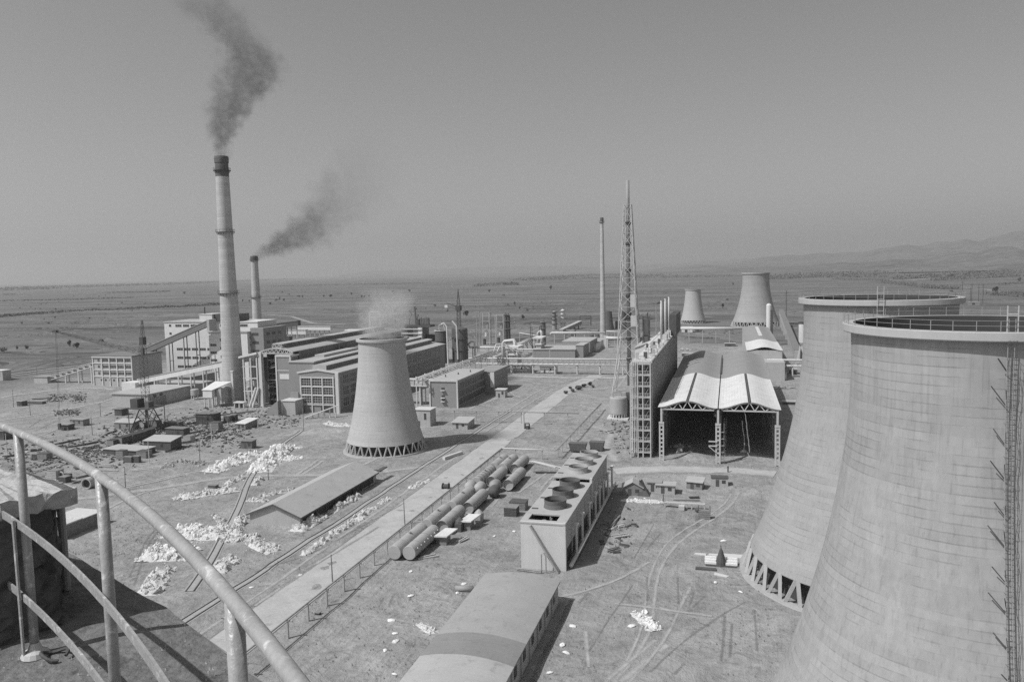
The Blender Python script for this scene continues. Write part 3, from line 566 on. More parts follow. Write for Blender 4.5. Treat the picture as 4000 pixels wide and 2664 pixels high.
# twin mast of the far tower's ladder
t_ = T('ladder', 'pale lattice ladder mast rising over the rim of the rear big tower', 'ladder', (27, 159.5, 0)); aB = math.atan2(-159.5, -27)+0.02
pB = lambda o, z: Vector((27+(interp(BIG, max(4.2, z))+o)*math.cos(aB), 159.5+(interp(BIG, max(4.2, z))+o)*math.sin(aB), z)); tB = Vector((-math.sin(aB), math.cos(aB), 0))
mb = MB(t_)
for s_ in (-0.5, 0.5): mb.path([pB(1.2, z)+tB*s_ for z in (40, 44, 48, 52, 56.2)], 0.06, 4)
mb.build('side_rail', 'steel_pale', t_)
for z in range(41, 56): MB(t_).tube(pB(1.2, z)-tB*0.5, pB(1.2, z)+tB*0.5, 0.04, n=4).build('rung', 'steel_pale', t_)

# ------------------------------------------------------------------ chimneys
def chimney(label, c, tab, plats, soot_from, m_='stack', ladder=True, n=40):
    t_ = T('chimney', label, 'chimney', (c[0], c[1], 0)); H_ = tab[-1][0]; pr = [(H_*i/24, interp(tab, H_*i/24)) for i in range(25)]
    lo = [q for q in pr if q[0] < soot_from] + [(soot_from, interp(tab, soot_from))]
    MB().lathe([(-0.5, pr[0][1])]+lo, n).build('shaft', m_, t_, smooth=True)
    rt = tab[-1][1]; rs_ = interp(tab, soot_from)
    MB().lathe([(soot_from, rs_), (H_-3.2, rt+0.02), (H_-3.1, rt+0.22), (H_-1.0, rt+0.3), (H_, rt+0.12), (H_, rt-0.5), (H_-6, rt-0.55)], n).build('soot_black_top', 'soot', t_, smooth=False)
    for z in plats:
        r = interp(tab, z); pf = MB().lathe([(z, r-0.05), (z, r+0.95), (z+0.15, r+0.95), (z+0.15, r-0.05)], n).build('gallery', 'steel_dark', t_)
        g = MB()
        for k in range(16):
            a = 2*PI*k/16; g.beam(((r+0.9)*math.cos(a), (r+0.9)*math.sin(a), z), ((r+0.9)*math.cos(a), (r+0.9)*math.sin(a), z+1.3), 0.07)
            g.beam((r*math.cos(a), r*math.sin(a), z-1.2), ((r+0.85)*math.cos(a), (r+0.85)*math.sin(a), z), 0.1)
        g.path([((r+0.9)*math.cos(2*PI*k/32), (r+0.9)*math.sin(2*PI*k/32), z+1.25) for k in range(32)], 0.05, 4, closed=True); g.build('railing', 'steel_dark', pf)
    if ladder:
        mb = MB(); a = PI*1.02
        for s_ in (-0.3, 0.3): mb.path([((interp(tab, z)+0.35)*math.cos(a)-s_*math.sin(a), (interp(tab, z)+0.35)*math.sin(a)+s_*math.cos(a), z) for z in [2+(H_-6)*i/20 for i in range(21)]], 0.06, 4)
        mb.build('ladder', 'steel', t_)
    return t_
C1 = (-232, 326); zc = lambda u, v, c: zat(u, v, *c)
h1 = zc(868, 612, C1)
chimney('tall smoking chimney on the near side, with three railed galleries', C1, [(0, 5.35), (10, 5.05), (65, 3.7), (h1-8, 3.05), (h1, 3.0)], [zc(875, 668, C1), zc(880, 908, C1), zc(893, 1146, C1)], zc(875, 692, C1))
C2 = gp(1012, 1392); h2 = zc(994, 1000, C2)
chimney('shorter smoking chimney behind the coal building', C2, [(0, 3.9), (h2*0.6, 3.1), (h2, 2.55)], [zc(994, 1017, C2), zc(999, 1162, C2)], zc(994, 1012, C2), 'stack_far')
C3 = (-103.5, 660); h3 = zc(2357, 850, C3)
t3 = chimney('slim pale chimney without smoke beside the lattice flare tower', C3, [(0, 2.6), (h3*0.5, 1.9), (h3, 1.25)], [h3-4.0], h3-0.8, 'stack_far', False, 24)

# ------------------------------------------------------------------ flare tower: stack in a four-legged lattice derrick
FC = (-46.5, 376); fl = T('flare_tower', 'tall lattice derrick holding a central flare pipe', 'tower', (FC[0], FC[1], 0))
ztip, ztop, zk = zat(2453, 705, *FC), zat(2453, 800, *FC), 18.0
def hw(z): return 7.4+(5.0-7.4)*z/zk if z < zk else 5.0+(1.7-5.0)*((z-zk)/(ztop-zk))**0.85
MB().path([(0,0,4),(0,0,ztop),(0,0,ztip)], [0.95,0.9,0.85], 14).build('flare_pipe', 'steel', fl, smooth=True)
lev = [0, zk, 28, 35, 42, 49, 56, 63, 70, 77, 83, ztop-0.05]
crn = [(-1,-1),(1,-1),(1,1),(-1,1)]
for a, b_ in crn:
    mb = MB(); mb.path([(a*hw(z), b_*hw(z), z) for z in (-0.3, zk, ztop)], [0.32, 0.28, 0.2], 6); mb.build('leg', 'steel_pale', fl)
for i in range(1, len(lev)):
    z0, z1 = lev[i-1], lev[i]; mb = MB()
    for k in range(4):
        (a, b_), (c_, d_) = crn[k], crn[(k+1) % 4]; p0, p1 = (a*hw(z1), b_*hw(z1), z1), (c_*hw(z1), d_*hw(z1), z1)
        mb.beam(p0, p1, 0.16)
        if i == 1: mb.beam((a*hw(0), b_*hw(0), 0), p1, 0.2); mb.beam((c_*hw(0), d_*hw(0), 0), p0, 0.2)
        else: mb.beam((a*hw(z0), b_*hw(z0), z0), p1, 0.17); mb.beam((c_*hw(z0), d_*hw(z0), z0), p0, 0.17)
    mb.build('bracing', 'steel_pale', fl)
for v in (872, 950, 1056, 1155, 1225, 1240, 1320, 1400):
    z = zat(2452, v, *FC)
    if z < 6: continue
    MB().lathe([(z-1.2, 0.92), (z-0.7, 1.25), (z, 1.4), (z+0.5, 1.4), (z+0.5, 0.9)], 16).build('pipe_collar', 'steel_dark', fl)
for z, hgt in ((42, 6), (33, 5)):                     # instrument cabins on the right face
    MB().box(hw(z)*0.35, -hw(z)-0.3, z, hw(z)*0.95, -hw(z)+0.6, z+hgt).build('cabin', 'steel_pale', fl)
# ------------------------------------------------------------------ water-seal drum in front of it
dr = T('seal_drum', 'stubby grey cylindrical tank on a ring of short legs in front of the lattice tower', 'tank', (-43.2, 313.6, 0))
MB().lathe([(1.9,0.01),(1.9,3.5),(2.0,3.6),(8.2,3.6),(8.6,3.3),(8.9,0.01)], 36).build('shell', 'tank', dr, smooth=False)
src = None
for k in range(18):
    if src is None: src = MB().box(3.0,-0.18,0.35,3.45,0.18,1.9).build('leg', 'concrete_pale', dr)
    else: put(src, dr, rot=(0,0,2*PI*k/18))
MB().prism([(-4.2,-4.6),(4.2,-4.6),(4.6,4.4),(-4.6,4.4)], -0.5, 0.35).build('plinth', 'concrete_pale', dr)
mb = MB()
for k in range(9):
    a = k*0.7; mb.beam((3.2*math.cos(a),3.2*math.sin(a),8.5),(3.2*math.cos(a),3.2*math.sin(a),9.7),0.08)
mb.path([(3.2*math.cos(a*.35),3.2*math.sin(a*.35),9.6) for a in range(18)],0.05,4,closed=True); mb.path([(-2,0,8.6),(-2,0,10.4),(1,0.6,10.4),(1,0.6,8.7)],0.22,6); mb.build('top_railing','steel',dr)
MB().box(2.9,0.5,0.3,4.4,2.6,10.2).build('stair_tower','steel_dark',dr)
# ------------------------------------------------------------------ the round tower the camera stands on, its railing and parapet
SC = (-8.294, -7.558); ZR = 58.35
silo = T('silo_tower', 'rough flat rooftop of the round tower in the foreground', 'tower', (SC[0], SC[1], 0))
rnd = random.Random(5)
def edge(R_, a, amp): return R_ + amp*(math.sin(a*23)+math.sin(a*57+1)+math.sin(a*131+2))/3
rows = []
nA = 360
for j, rr_ in enumerate([0.01, 4, 8, 10, 10.6, 11.0, 11.4, 11.8, 12.0, 12.12]):
    rows.append([(edge(rr_, 2*PI*k/nA, 0.02 if j > 8 else 0)*math.cos(2*PI*k/nA), edge(rr_, 2*PI*k/nA, 0.02 if j > 8 else 0)*math.sin(2*PI*k/nA), ZR + (0.012*math.sin(k*0.9+j)+0.01*math.sin(k*0.37-2*j) if j else 0) - 0.02*(rr_ > 11.9)) for k in range(nA+1)])
MB().sheet(rows).build('roof_deck', 'roof_rough', silo, smooth=True)
MB().lathe([(-0.5, 11.7), (ZR-1.3, 11.7), (ZR-1.1, 12.13), (ZR-0.05, 12.14)], 120).build('wall', 'concrete', silo, smooth=False)
rl = T('railing', 'glossy painted pipe railing curving round the rooftop in the foreground', 'railing', (SC[0], SC[1], ZR))
RR = 11.51
A0, A1 = math.radians(27), math.radians(68)
def arc(R_, z, a0, a1, n): return [(R_*math.cos(a0+(a1-a0)*k/n), R_*math.sin(a0+(a1-a0)*k/n), z) for k in range(n+1)]
mb = MB(); mb.path(arc(RR, 1.0, math.radians(30), math.radians(85), 60), 0.0168, 14); mb.build('top_rail', 'paint', rl, smooth=True)
def flatbar(R_, z, w, h, a0, a1):
    mb = MB(); n = 60; rows = [[(rr_*math.cos(a0+(a1-a0)*k/n), rr_*math.sin(a0+(a1-a0)*k/n), zz) for (rr_, zz) in ((R_-w/2,z-h/2),(R_+w/2,z-h/2),(R_+w/2,z+h/2),(R_-w/2,z+h/2),(R_-w/2,z-h/2))] for k in range(n+1)]
    return mb.sheet(rows)
flatbar(RR-0.03, 0.60, 0.008, 0.034, math.radians(30), math.radians(85)).build('middle_rail', 'paint', rl)
flatbar(RR-0.03, 0.27, 0.008, 0.034, math.radians(30), math.radians(85)).build('lower_rail', 'paint', rl)
posts = [(-3.0, 2.63), (-2.02, 2.08), (-0.955, 1.32), (-4.1, 3.15), (0.1, 0.38)]
src = None
for px, py_ in posts:
    a = math.atan2(py_-SC[1], px-SC[0])
    if src is None:
        mb = MB(); mb.path([(RR,0,-0.02),(RR,0,1.0)], 0.019, 12); src = mb.build('post', 'paint', rl, smooth=True); o = src
        mb = MB(); mb.beam((RR-0.045,0,-0.02),(RR-0.045,0,0.62),0.026,0.008); sb_ = mb.build('stanchion_bar', 'paint', rl); sb_.rotation_euler = (0, 0, a)
        mb = MB(); mb.lathe([(-0.01,0.06),(0.01,0.05),(0.02,0.03),(0.05,0.0195)], 14, (RR,0)); mb.build('foot', 'paint_drip', src)
    else: o = put(src, rl)
    o.rotation_euler = (0, 0, a)
# broken concrete parapet with a projecting cap
pp = T('parapet', 'broken concrete parapet with projecting cap slab beside the railing', 'wall', (SC[0], SC[1], ZR))
def rough_arc(r0, r1, z0, z1, a0, a1, n, amp, seed):
    q = random.Random(seed); mb = MB(); rows = []
    for k in range(n+1):
        a = a0+(a1-a0)*k/n; j = lambda: q.uniform(-amp, amp)
        pts = [(r0+j(), z0+j()*.3), ((r0+r1)/2, z0+j()*.4), (r1+j(), z0+j()*.3), (r1+j(), (z0+z1)/2), (r1+j(), z1+j()*.5), ((r0+r1)/2, z1+j()*.4), (r0+j(), z1+j()*.5), (r0+j(), (z0+z1)/2)]
        rows.append([(r_*math.cos(a), r_*math.sin(a), z_) for r_, z_ in pts+pts[:1]])
    mb.sheet(rows)
    for row in (rows[0], rows[-1]): mb.add(row[:8], [tuple(range(8))])
    return mb
def rough_block(name, poly, z0, z1, m_, amp, seed, step=0.035):
    q = random.Random(seed); pts = []
    for k in range(len(poly)):
        a, b_ = Vector(poly[k]), Vector(poly[(k+1) % len(poly)]); n = max(1, int((b_-a).length/step)); pts += [a.lerp(b_, i/n) for i in range(n)]
    rows = []; c = sum(pts, Vector((0, 0)))/len(pts); nz_ = max(2, int((z1-z0)/step))
    for i in range(nz_+1):
        z = z0+(z1-z0)*i/nz_; row = []
        for k, p_ in enumerate(pts):
            d = (p_-c).normalized()*(q.gauss(0, amp)+amp*1.2*math.sin(k*.9+i*.7)); row.append((p_.x+d.x, p_.y+d.y, z+q.gauss(0, amp*.5)))
        rows.append(row+row[:1])
    top = rows[-1][:-1]; mb = MB(pp); mb.sheet(rows); n = len(top); tc_ = Vector((c.x, c.y, z1))
    rings = [[tuple(Vector(p_).lerp(tc_, s_)+Vector((0, 0, q.gauss(0, amp*.4)))) for p_ in top] for s_ in (0.12, 0.3, 0.5, 0.75)]
    mb.sheet([rows[-1]]+[r_+r_[:1] for r_ in rings]); mb.add(rings[-1]+[tuple(tc_)], [(k, (k+1) % n, n) for k in range(n)])
    return mb.build(name, m_, pp)
def Pz(f, x, y, z): return Q(f, x, y, z)
zc_ = 59.0
cap = [Pz('Y1',705,715,zc_), Pz('Y1',540,668,zc_), Pz('Y1',300,600,zc_), Pz('Y1',0,550,zc_), Pz('Y1',-400,480,zc_), Pz('Y1',-400,930,zc_), Pz('Y1',0,862,zc_), Pz('Y1',250,812,zc_)]
wal = [Pz('X1',555,1005,ZR), Pz('X1',545,640,ZR), Pz('X1',200,600,ZR), Pz('X1',-400,560,ZR), Pz('X1',-400,1300,ZR), Pz('X1',0,1185,ZR), Pz('X1',130,1145,ZR)]
rough_block('wall', wal, ZR-0.02, 58.925, 'parapet_shade_tar', 0.010, 3); rough_block('cap', cap, 58.92, 59.0, 'parapet', 0.006, 4)
dq = Pz('Y1',565,975,58.75); mb = MB(pp); mb.tube((dq[0], dq[1], 58.34), (dq[0], dq[1], 58.93), 0.02, n=10); mb.build('drain_pipe', 'steel', pp)
gr = MB(); gq = random.Random(9)
for k in range(2200):
    a = gq.uniform(.5, 1.25); R_ = gq.uniform(10.9, 12.1); e = gq.choice((.0015, .002, .003, .005)); x, y, z = SC[0]+R_*math.cos(a), SC[1]+R_*math.sin(a), ZR+.004
    gr.add([(x+e,y,z-.01),(x,y+e,z-.01),(x-e,y-e*.4,z-.01),(x+e*.2,y,z+e*.8)], [(0,1,3),(1,2,3),(2,0,3)])
o = gr.build('grit', 'parapet', kind='stuff'); o['label'] = 'grit and crumbs of mortar lying on the rooftop'
lp = T('lifting_loop', 'small bent steel loop lying at the foot of the railing post', 'loop', (0,0,0)); q = gp(215, 2563, ZR); lp.location = (q[0], q[1], ZR+0.012)
MB().path([(0.06*math.cos(a*.4), 0.045*math.sin(a*.4), 0.012*math.sin(a*.8)) for a in range(15)], 0.008, 6).build('ring', 'steel_dark', lp)
# ------------------------------------------------------------------ vaulted hall
hall = T('vaulted_hall', 'twin-vaulted hall with bright new roof sheets over a dark open front', 'hall', (-3.1, 245, 0))
def vault(x0, x1, zs, zc_, n=14): return [(x0+(x1-x0)*k/n, zs+(zc_-zs)*(0.5-0.5*math.cos(2*PI*k/n))) for k in range(n+1)]
for x0, x1 in ((-21.3, -3.35), (-3.0, 15.1)):
    xm = (x0+x1)/2
    for a, b_ in ((x0, xm-0.15), (xm+0.15, x1)):           # bright sheets either side of the ridge gap
        sec = [q for q in vault(x0, x1, 17.2, 19.3, 40) if a-0.01 <= q[0] <= b_+0.01]
        mb = MB(hall); mb.extrude_y(sec+[(x, z-0.12) for x, z in sec[::-1]], 243.6, 309.5); mb.build('roof_sheet', 'sheet_new', hall)
    mb = MB(hall); mb.extrude_y([(xm-0.3, 19.32), (xm+0.3, 19.32), (xm+0.3, 19.1), (xm-0.3, 19.1)], 243.8, 309.4); mb.build('ridge_gap', 'steel_dark', hall)
    for y0, y1 in ((309.6, 348), (348.3, 396)):
        sec = vault(x0, x1, 17.15, 19.2, 20); mb = MB(hall); mb.extrude_y(sec+[(x, z-0.2) for x, z in sec[::-1]], y0, y1); mb.build('old_roof', 'sheet_old', hall)
    # front truss
    mb = MB(hall); yb = 244.2
    mb.beam((x0+1.2, yb, 16.4), (x1-1.0, yb, 16.4), 0.35, 0.4); tops = vault(x0+0.6, x1-0.6, 16.9, 19.0, 6); 
    for p_, q_ in zip(tops, tops[1:]): mb.beam((p_[0], yb, p_[1]), (q_[0], yb, q_[1]), 0.3, 0.35)
    bot = [x0+1.5+(x1-x0-3.0)*k/5 for k in range(6)]
    for k in range(6):
        mb.beam((bot[k], yb, 16.4), (tops[k][0], yb, tops[k][1]), 0.26); mb.beam((bot[k], yb, 16.4), (tops[k+1][0], yb, tops[k+1][1]), 0.26)
    mb.build('truss', 'steel_pale', hall)
    for yy in range(258, 396, 14):
        mb = MB(hall); mb.beam((x0+1, yy, 16.5), (x1-1, yy, 16.5), 0.3); mb.beam((x0+1, yy, 16.5), (xm, yy, 18.7), 0.2); mb.beam((x1-1, yy, 16.5), (xm, yy, 18.7), 0.2); mb.build('rafter', 'steel_dark', hall)
for x in (-20.3, -3.2, 14.1):
    for yy in [244.2]+list(range(258, 396, 14)):
        mb = MB(hall)
        for s_ in (-0.55, 0.55): mb.beam((x+s_, yy, -0.5), (x+s_, yy, 12.0), 0.3, 0.45)
        for k in range(9): mb.beam((x-0.55, yy, 0.4+k*1.35), (x+0.55, yy, 0.4+k*1.35), 0.22, 0.5)
        mb.beam((x, yy, 11.8), (x, yy, 16.6), 0.55, 0.6); mb.beam((x-0.8, yy, 12), (x+0.8, yy, 12), 0.5, 0.7)
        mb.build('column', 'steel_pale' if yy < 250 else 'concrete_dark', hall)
mb = MB(hall); mb.box(-20.6, 252, -0.5, -20.3, 395.5, 17.0); mb.build('side_wall', 'brick_dark', hall)
mb = MB(hall); mb.box(-20.2, 395.0, -0.5, 14, 395.4, 17.0); mb.build('rear_wall', 'brick_dark', hall)
mb = MB(hall); mb.box(14.2, 250, 1.0, 14.5, 395, 13.5); mb.build('side_wall', 'plaster_grey', hall)
MB(hall).box(-4.0, 262, -0.3, -2.4, 263, 13).build('inner_pier', 'concrete_dark', hall); MB(hall).box(5.5, 330, -0.3, 6.3, 331, 14).build('inner_pier', 'concrete_dark', hall)
mb = MB(hall); mb.beam((-20.2, 256, 12.6), (-20.2, 394, 12.6), 0.5, 0.8); mb.beam((-4.2, 256, 12.6), (-4.2, 394, 12.6), 0.5, 0.8); mb.beam((13.6, 256, 12.6), (13.6, 394, 12.6), 0.5, 0.8); mb.build('crane_beam', 'steel', hall)
MB(hall).box(-3.5, 322, 17.3, -2.9, 380, 17.7).build('valley_walkway', 'steel_dark', hall)
mb = MB(hall)                                                 # timber bracket on the middle column
for dz in (0, 1.4): mb.beam((-6.0, 243.7, 5.4+dz), (-3.4, 243.7, 5.4+dz), 0.25, 0.35)
mb.beam((-5.9, 243.7, 5.2), (-3.7, 243.7, 3.4), 0.22); mb.build('bracket', 'wood_pale', hall)
mb = MB(hall)
for k in range(5): mb.box(-2.4, 243.9, 1.2+k*2.1, -1.3, 244.9, 1.35+k*2.1)
mb.beam((-1.4, 244.4, -0.4), (-1.4, 244.4, 12.4), 0.14); mb.beam((-2.3, 244.9, -0.4), (-2.3, 244.9, 12.4), 0.14); mb.build('scaffold', 'wood', hall)
pl = T('leaning_pole', 'crooked pale pole standing on a heap in the open hall front', 'pole', G3('Y4',1190,395)); z0 = pl.location.z
MB().path([(0,0,0),(0.25,0,3),(0.05,0,5.5),(-0.4,0,8),(-0.5,0,10.4)], 0.16, 6).build('pole', 'wood_pale', pl)
MB().lathe([(-0.2,1.3),(0.3,1.1),(0.9,0.5),(1.0,0.01)], 9).build('foot_heap', 'rubble_base', pl)
for k, (x, y, s_) in enumerate([(565,350,.9),(600,345,1.1),(625,350,.8),(600,385,1.2),(690,345,.6),(585,395,.7),(520,345,.5)]):
    q = G3('Y4', x, y); mb = MB(); r_ = random.Random(k); mb.lathe([(-0.2,s_*.8),(s_*.4,s_),(s_*1.1,s_*.7),(s_*1.4,0.01)], 7); o = mb.build('sack', 'rubble_dull', None); o.location = q; o.rotation_euler = (0,0,k)
    tag(o, 'pale lumpy sack or block heaped just inside the left opening of the hall', 'sack', 'sacks in the hall mouth')
hall2 = T('low_vaulted_shed', 'far single-vault shed with one white roof strip behind the twin hall', 'shed', (19, 447, 0))
for y0, y1, m_ in ((447, 496, 'sheet_new'), (496.2, 617, 'sheet_old')):
    sec = vault(9.3, 28.3, 14.2, 16.0, 14); mb = MB(hall2); mb.extrude_y(sec+[(x, z-0.2) for x, z in sec[::-1]], y0, y1); mb.build('roof', m_, hall2)
mb = MB(hall2); mb.box(9.6, 447.4, -0.4, 28.0, 616.5, 14.1); mb.build('wall', 'plaster_grey', hall2)
for k in range(7): MB(hall2).box(18.2, 520+k*11, 15.98, 20.4, 528+k*11, 16.3).build('rooflight', 'sheet_new', hall2)
MB(hall2).box(18.5, 430, -0.4, 28.2, 447.2, 9.5).build('lean_to', 'plaster_grey', hall2)

# ------------------------------------------------------------------ long battery of retorts with a scaffold cage at its head
bat = T('retort_battery', 'long tall process block with a pale steel cage front and dark ribbed flank', 'plant', (-27, 250, 0))
MB(bat).box(-29.6, 254, -0.5, -24.6, 384, 29.6).build('wall', 'brick_dark', bat)
MB(bat).box(-30.3, 253.6, 29.65, -24.2, 384.4, 30.3).build('roof', 'concrete_pale', bat)
MB(bat).box(-31.5, 300, 29.9, -30.4, 384, 30.4).build('roof_walkway', 'concrete_pale', bat)
src = None
for k in range(28):
    if src is None: src = MB(bat).box(-24.55, 256, 0, -23.9, 257.2, 29.4).build('rib', 'concrete', bat)
    else: put(src, bat, (0, k*4.55, 0))
src = None
for k in range(28):
    for z in (6, 12, 18, 24):
        if src is None: src = MB(bat).box(-24.58, 259, 5.2, -24.3, 259.9, 7.4).build('flank_door', 'steel_pale', bat)
        elif (k*7+z) % 5 < 2: put(src, bat, (0, k*4.55, z-6))
for x in (-30.3, -28.0, -26.4, -24.0):
    for y in (247.6, 253.2): MB(bat).beam((x, y, -0.4), (x, y, 30.2 if x != -28.0 else 30.6), 0.36).build('cage_post', 'steel_pale', bat)
for k in range(9):
    z = 1.6+3.55*k
    mb = MB(bat)
    for y in (247.6, 253.2): mb.beam((-30.4, y, z), (-23.9, y, z), 0.3, 0.36)
    for x in (-30.3, -24.0): mb.beam((x, 247.6, z), (x, 253.2, z), 0.26)
    mb.build('cage_beam', 'steel_pale', bat)
    MB(bat).box(-30.0, 247.9, z+0.2, -24.2, 253, z+0.28).build('deck', 'concrete_pale' if k % 2 else 'concrete', bat)
    mb = MB(bat); mb.beam((-30.2, 247.5, z+1.3), (-24.1, 247.5, z+1.3), 0.1)
    for j in range(9): mb.beam((-30.2+j*0.76, 247.5, z+0.2), (-30.2+j*0.76, 247.5, z+1.3), 0.07)
    mb.build('deck_railing', 'steel_pale', bat)
    if k < 8:
        mb = MB(bat); mb.beam((-26.2, 248.3, z), (-24.2, 248.3, z+3.5), 0.8, 0.15); mb.build('stair', 'steel', bat)
        mb = MB(bat); mb.tube((-29.2, 250.2, z+0.3), (-29.2, 250.2, z+2.6), 0.7, n=10); mb.tube((-27.3, 250.6, z+0.3), (-27.3, 250.6, z+1.9), 0.55, n=10); mb.build('vessel', 'steel_dark', bat)
for k in range(3): MB(bat).path([(-29.6+0.55*k, 247.3, 1.5), (-29.6+0.55*k, 247.3, 30.8), (-29.6+0.55*k, 249.5, 31.2)], 0.13, 6).build('riser_pipe', 'pipe', bat)
rb_ = random.Random(12)
for k in range(34):
    y = 256+k*2.2; x = rb_.uniform(-29.8,-25.5); MB(bat).box(x, y, 30.3, x+rb_.uniform(.4,1.6), y+rb_.uniform(.5,1.8), 30.3+rb_.choice((.4,.8,1.3,2.2))).build('roof_gear', rb_.choice(('steel_pale','concrete','steel_dark','concrete_pale')), bat)
for k in range(22):
    MB(bat).beam((-24.3, 255+k*3.4, 30.3), (-24.3, 255+k*3.4, 31.5), .12).build('roof_rail_post', 'steel_pale', bat)
MB(bat).beam((-24.3, 254.5, 31.45), (-24.3, 328, 31.45), .1).build('roof_rail', 'steel_pale', bat)
for k in range(5):
    y = 331+k*10.6; MB(bat).path([(-27.4, y, 30.2), (-27.4, y, 46.6)], [0.45, 0.42], 12).build('stack', 'tank_dark' if k % 2 else 'steel_pale', bat, smooth=True)  # pale and dark colours alternate to mimic each stack's lit and shaded side
    MB(bat).path([(-27.4, y, 45.9), (-28.4, y, 45.9), (-29.2, y, 45.4)], 0.4, 8).build('stack_elbow', 'steel_dark', bat)
    MB(bat).box(-26.6, y-2.5, 30.2, -24.8, y+2.5, 32.6).build('valve_box', 'steel_pale', bat)
MB(bat).box(-25.6, 352, 30.2, -22.6, 384, 39.5).build('hoist_house', 'steel_dark', bat)
lf = T('hoist_frame', 'dark steel hoist frame beside the five stacks', 'frame', (-36, 352, 0))
mb = MB(lf)
for x in (-37.2, -34.4):
    for y in (350, 354): mb.beam((x, y, -0.4), (x, y, 39), 0.3)
for z in (24, 31, 38.6):
    mb.beam((-37.2, 350, z), (-34.4, 350, z), 0.25); mb.beam((-37.2, 354, z), (-34.4, 354, z), 0.25)
mb.build('frame', 'steel_dark', lf); MB(lf).box(-36.9, 350.4, 24.5, -34.8, 353.6, 37.5).build('cage', 'tank_dark', lf); MB(lf).box(-38, 349.5, 23.5, -33.6, 354.5, 24.1).build('landing', 'concrete_pale', lf)
sh = T('skip_shaft_house', 'white blank-walled building with sloping roof behind the lattice tower', 'building', (-35, 344, 0))
MB(sh).prism([(-39.5, 340), (-31.8, 340), (-31.8, 372), (-39.5, 372)], -0.5, [25.6, 28.6, 28.6, 25.6]).build('wall', 'plaster', sh)
MB(sh).prism([(-39.9, 339.6), (-31.4, 339.6), (-31.4, 372.4), (-39.9, 372.4)], [25.65, 28.75, 28.75, 25.65], [25.95, 29.05, 29.05, 25.95]).build('roof', 'felt_pale', sh)

# ------------------------------------------------------------------ fan-draught cooler
fan = T('fan_cooler', 'long pale concrete fan cooler with round fan rings along its roof', 'cooler', (-36, 150, 0))
def fanblock(y0, y1, h, skirt):
    MB(fan).box(-40.7, y0, -0.5, -32.15, y1, 3.6 if skirt else h-0.3).build('louvre_base', 'inner' if skirt else 'concrete_pale', fan)
    MB(fan).box(-32.16, y0+0.3, 3.62, -31.75, y1-0.02, h-0.3).build('flank_wall', 'concrete', fan); MB(fan).box(-40.7, y0+0.3, 3.62, -40.3, y1-0.02, h-0.3).build('flank_wall', 'concrete', fan); MB(fan).box(-40.28, y1-.5, 3.62, -32.2, y1-.05, h-.3).build('cross_wall', 'concrete', fan)
fanblock(149.8, 180.9, 9.5, True); fanblock(181.0, 206.2, 10.4, True)
MB(fan).box(-40.75, 149.3, -0.5, -31.7, 149.78, 9.6).build('end_wall', 'concrete_pale', fan)
MB(fan).box(-31.95, 149.25, -0.5, -31.45, 150.0, 9.7).build('corner_pier', 'concrete_pale', fan)
MB(fan).box(-31.95, 180.6, 3.2, -31.4, 181.4, 10.5).build('joint_pier', 'concrete_pale', fan)
for (y0, y1, h, fans) in ((149.3, 180.9, 9.5, (160.4, 168.4, 176.2)), (181.0, 206.2, 10.4, (186.9, 194.8, 202.6))):
    hole0 = 150.9 if y0 < 150 else None
    deck = MB(fan)
    if hole0:
        deck.box(-41.0, y0-0.1, h-0.28, -31.5, 151.1, h).box(-41.0, 151.1, h-0.28, -39.6, 154.9, h).box(-33.6, 151.1, h-0.28, -31.5, 154.9, h).box(-41.0, 154.9, h-0.28, -31.5, y1, h)
    else: deck.box(-41.0, y0, h-0.28, -31.5, y1, h)
    deck.build('roof_deck', 'felt_pale' if y0 < 150 else 'concrete', fan)
    for fy in fans:
        hh_ = 1.75 if y0 < 150 else 1.45
        MB(fan).lathe([(h-0.05, 2.55), (h+hh_*.5, 2.35), (h+hh_, 2.45), (h+hh_, 2.33), (h+hh_*.5, 2.23), (h-0.05, 2.42)], 40, (-35.9, fy)).build('fan_ring', 'rust' if y0 < 150 else 'concrete', fan, smooth=False)
        fb = MB(fan).lathe([(h+0.02, 0.01), (h+0.02, 2.4), (h+0.03, 2.4), (h+0.035, 0.01)], 24, (-35.9, fy)).build('fan_well', 'inner', fan)
        mb = MB(fan)
        for k in range(4): mb.beam((-35.9, fy, h+0.3), (-35.9+2.0*math.cos(k*PI/2+.4), fy+2.0*math.sin(k*PI/2+.4), h+0.34), 0.5, 0.05)
        mb.build('fan_blades', 'steel_dark', fan)
        MB(fan).box(-40.6, fy-2.3, h+0.003, -39.3, fy-1.7, h+0.12).build('roof_hatch', 'wood_dark', fan)
MB(fan).box(-39.5, 151.2, 7.6, -33.7, 154.8, 7.75).build('hatch_floor', 'inner', fan)
mb = MB(fan); mb.lathe([(7.75,0.9),(8.6,0.9),(9.0,0.5),(9.0,0.01)],14,(-36.6,152.6)); mb.tube((-35.3,152.9,7.7),(-35.3,152.9,9.7),0.14); mb.tube((-34.9,152.4,7.7),(-34.9,152.4,9.6),0.12); mb.build('hatch_gear','steel',fan)
src = None
for k in range(9):
    if src is None: src = MB(fan).box(-32.1, 151.6, -0.4, -31.8, 152.0, 3.6).build('base_column', 'concrete', fan)
    else: put(src, fan, (0, k*6.4, 0))
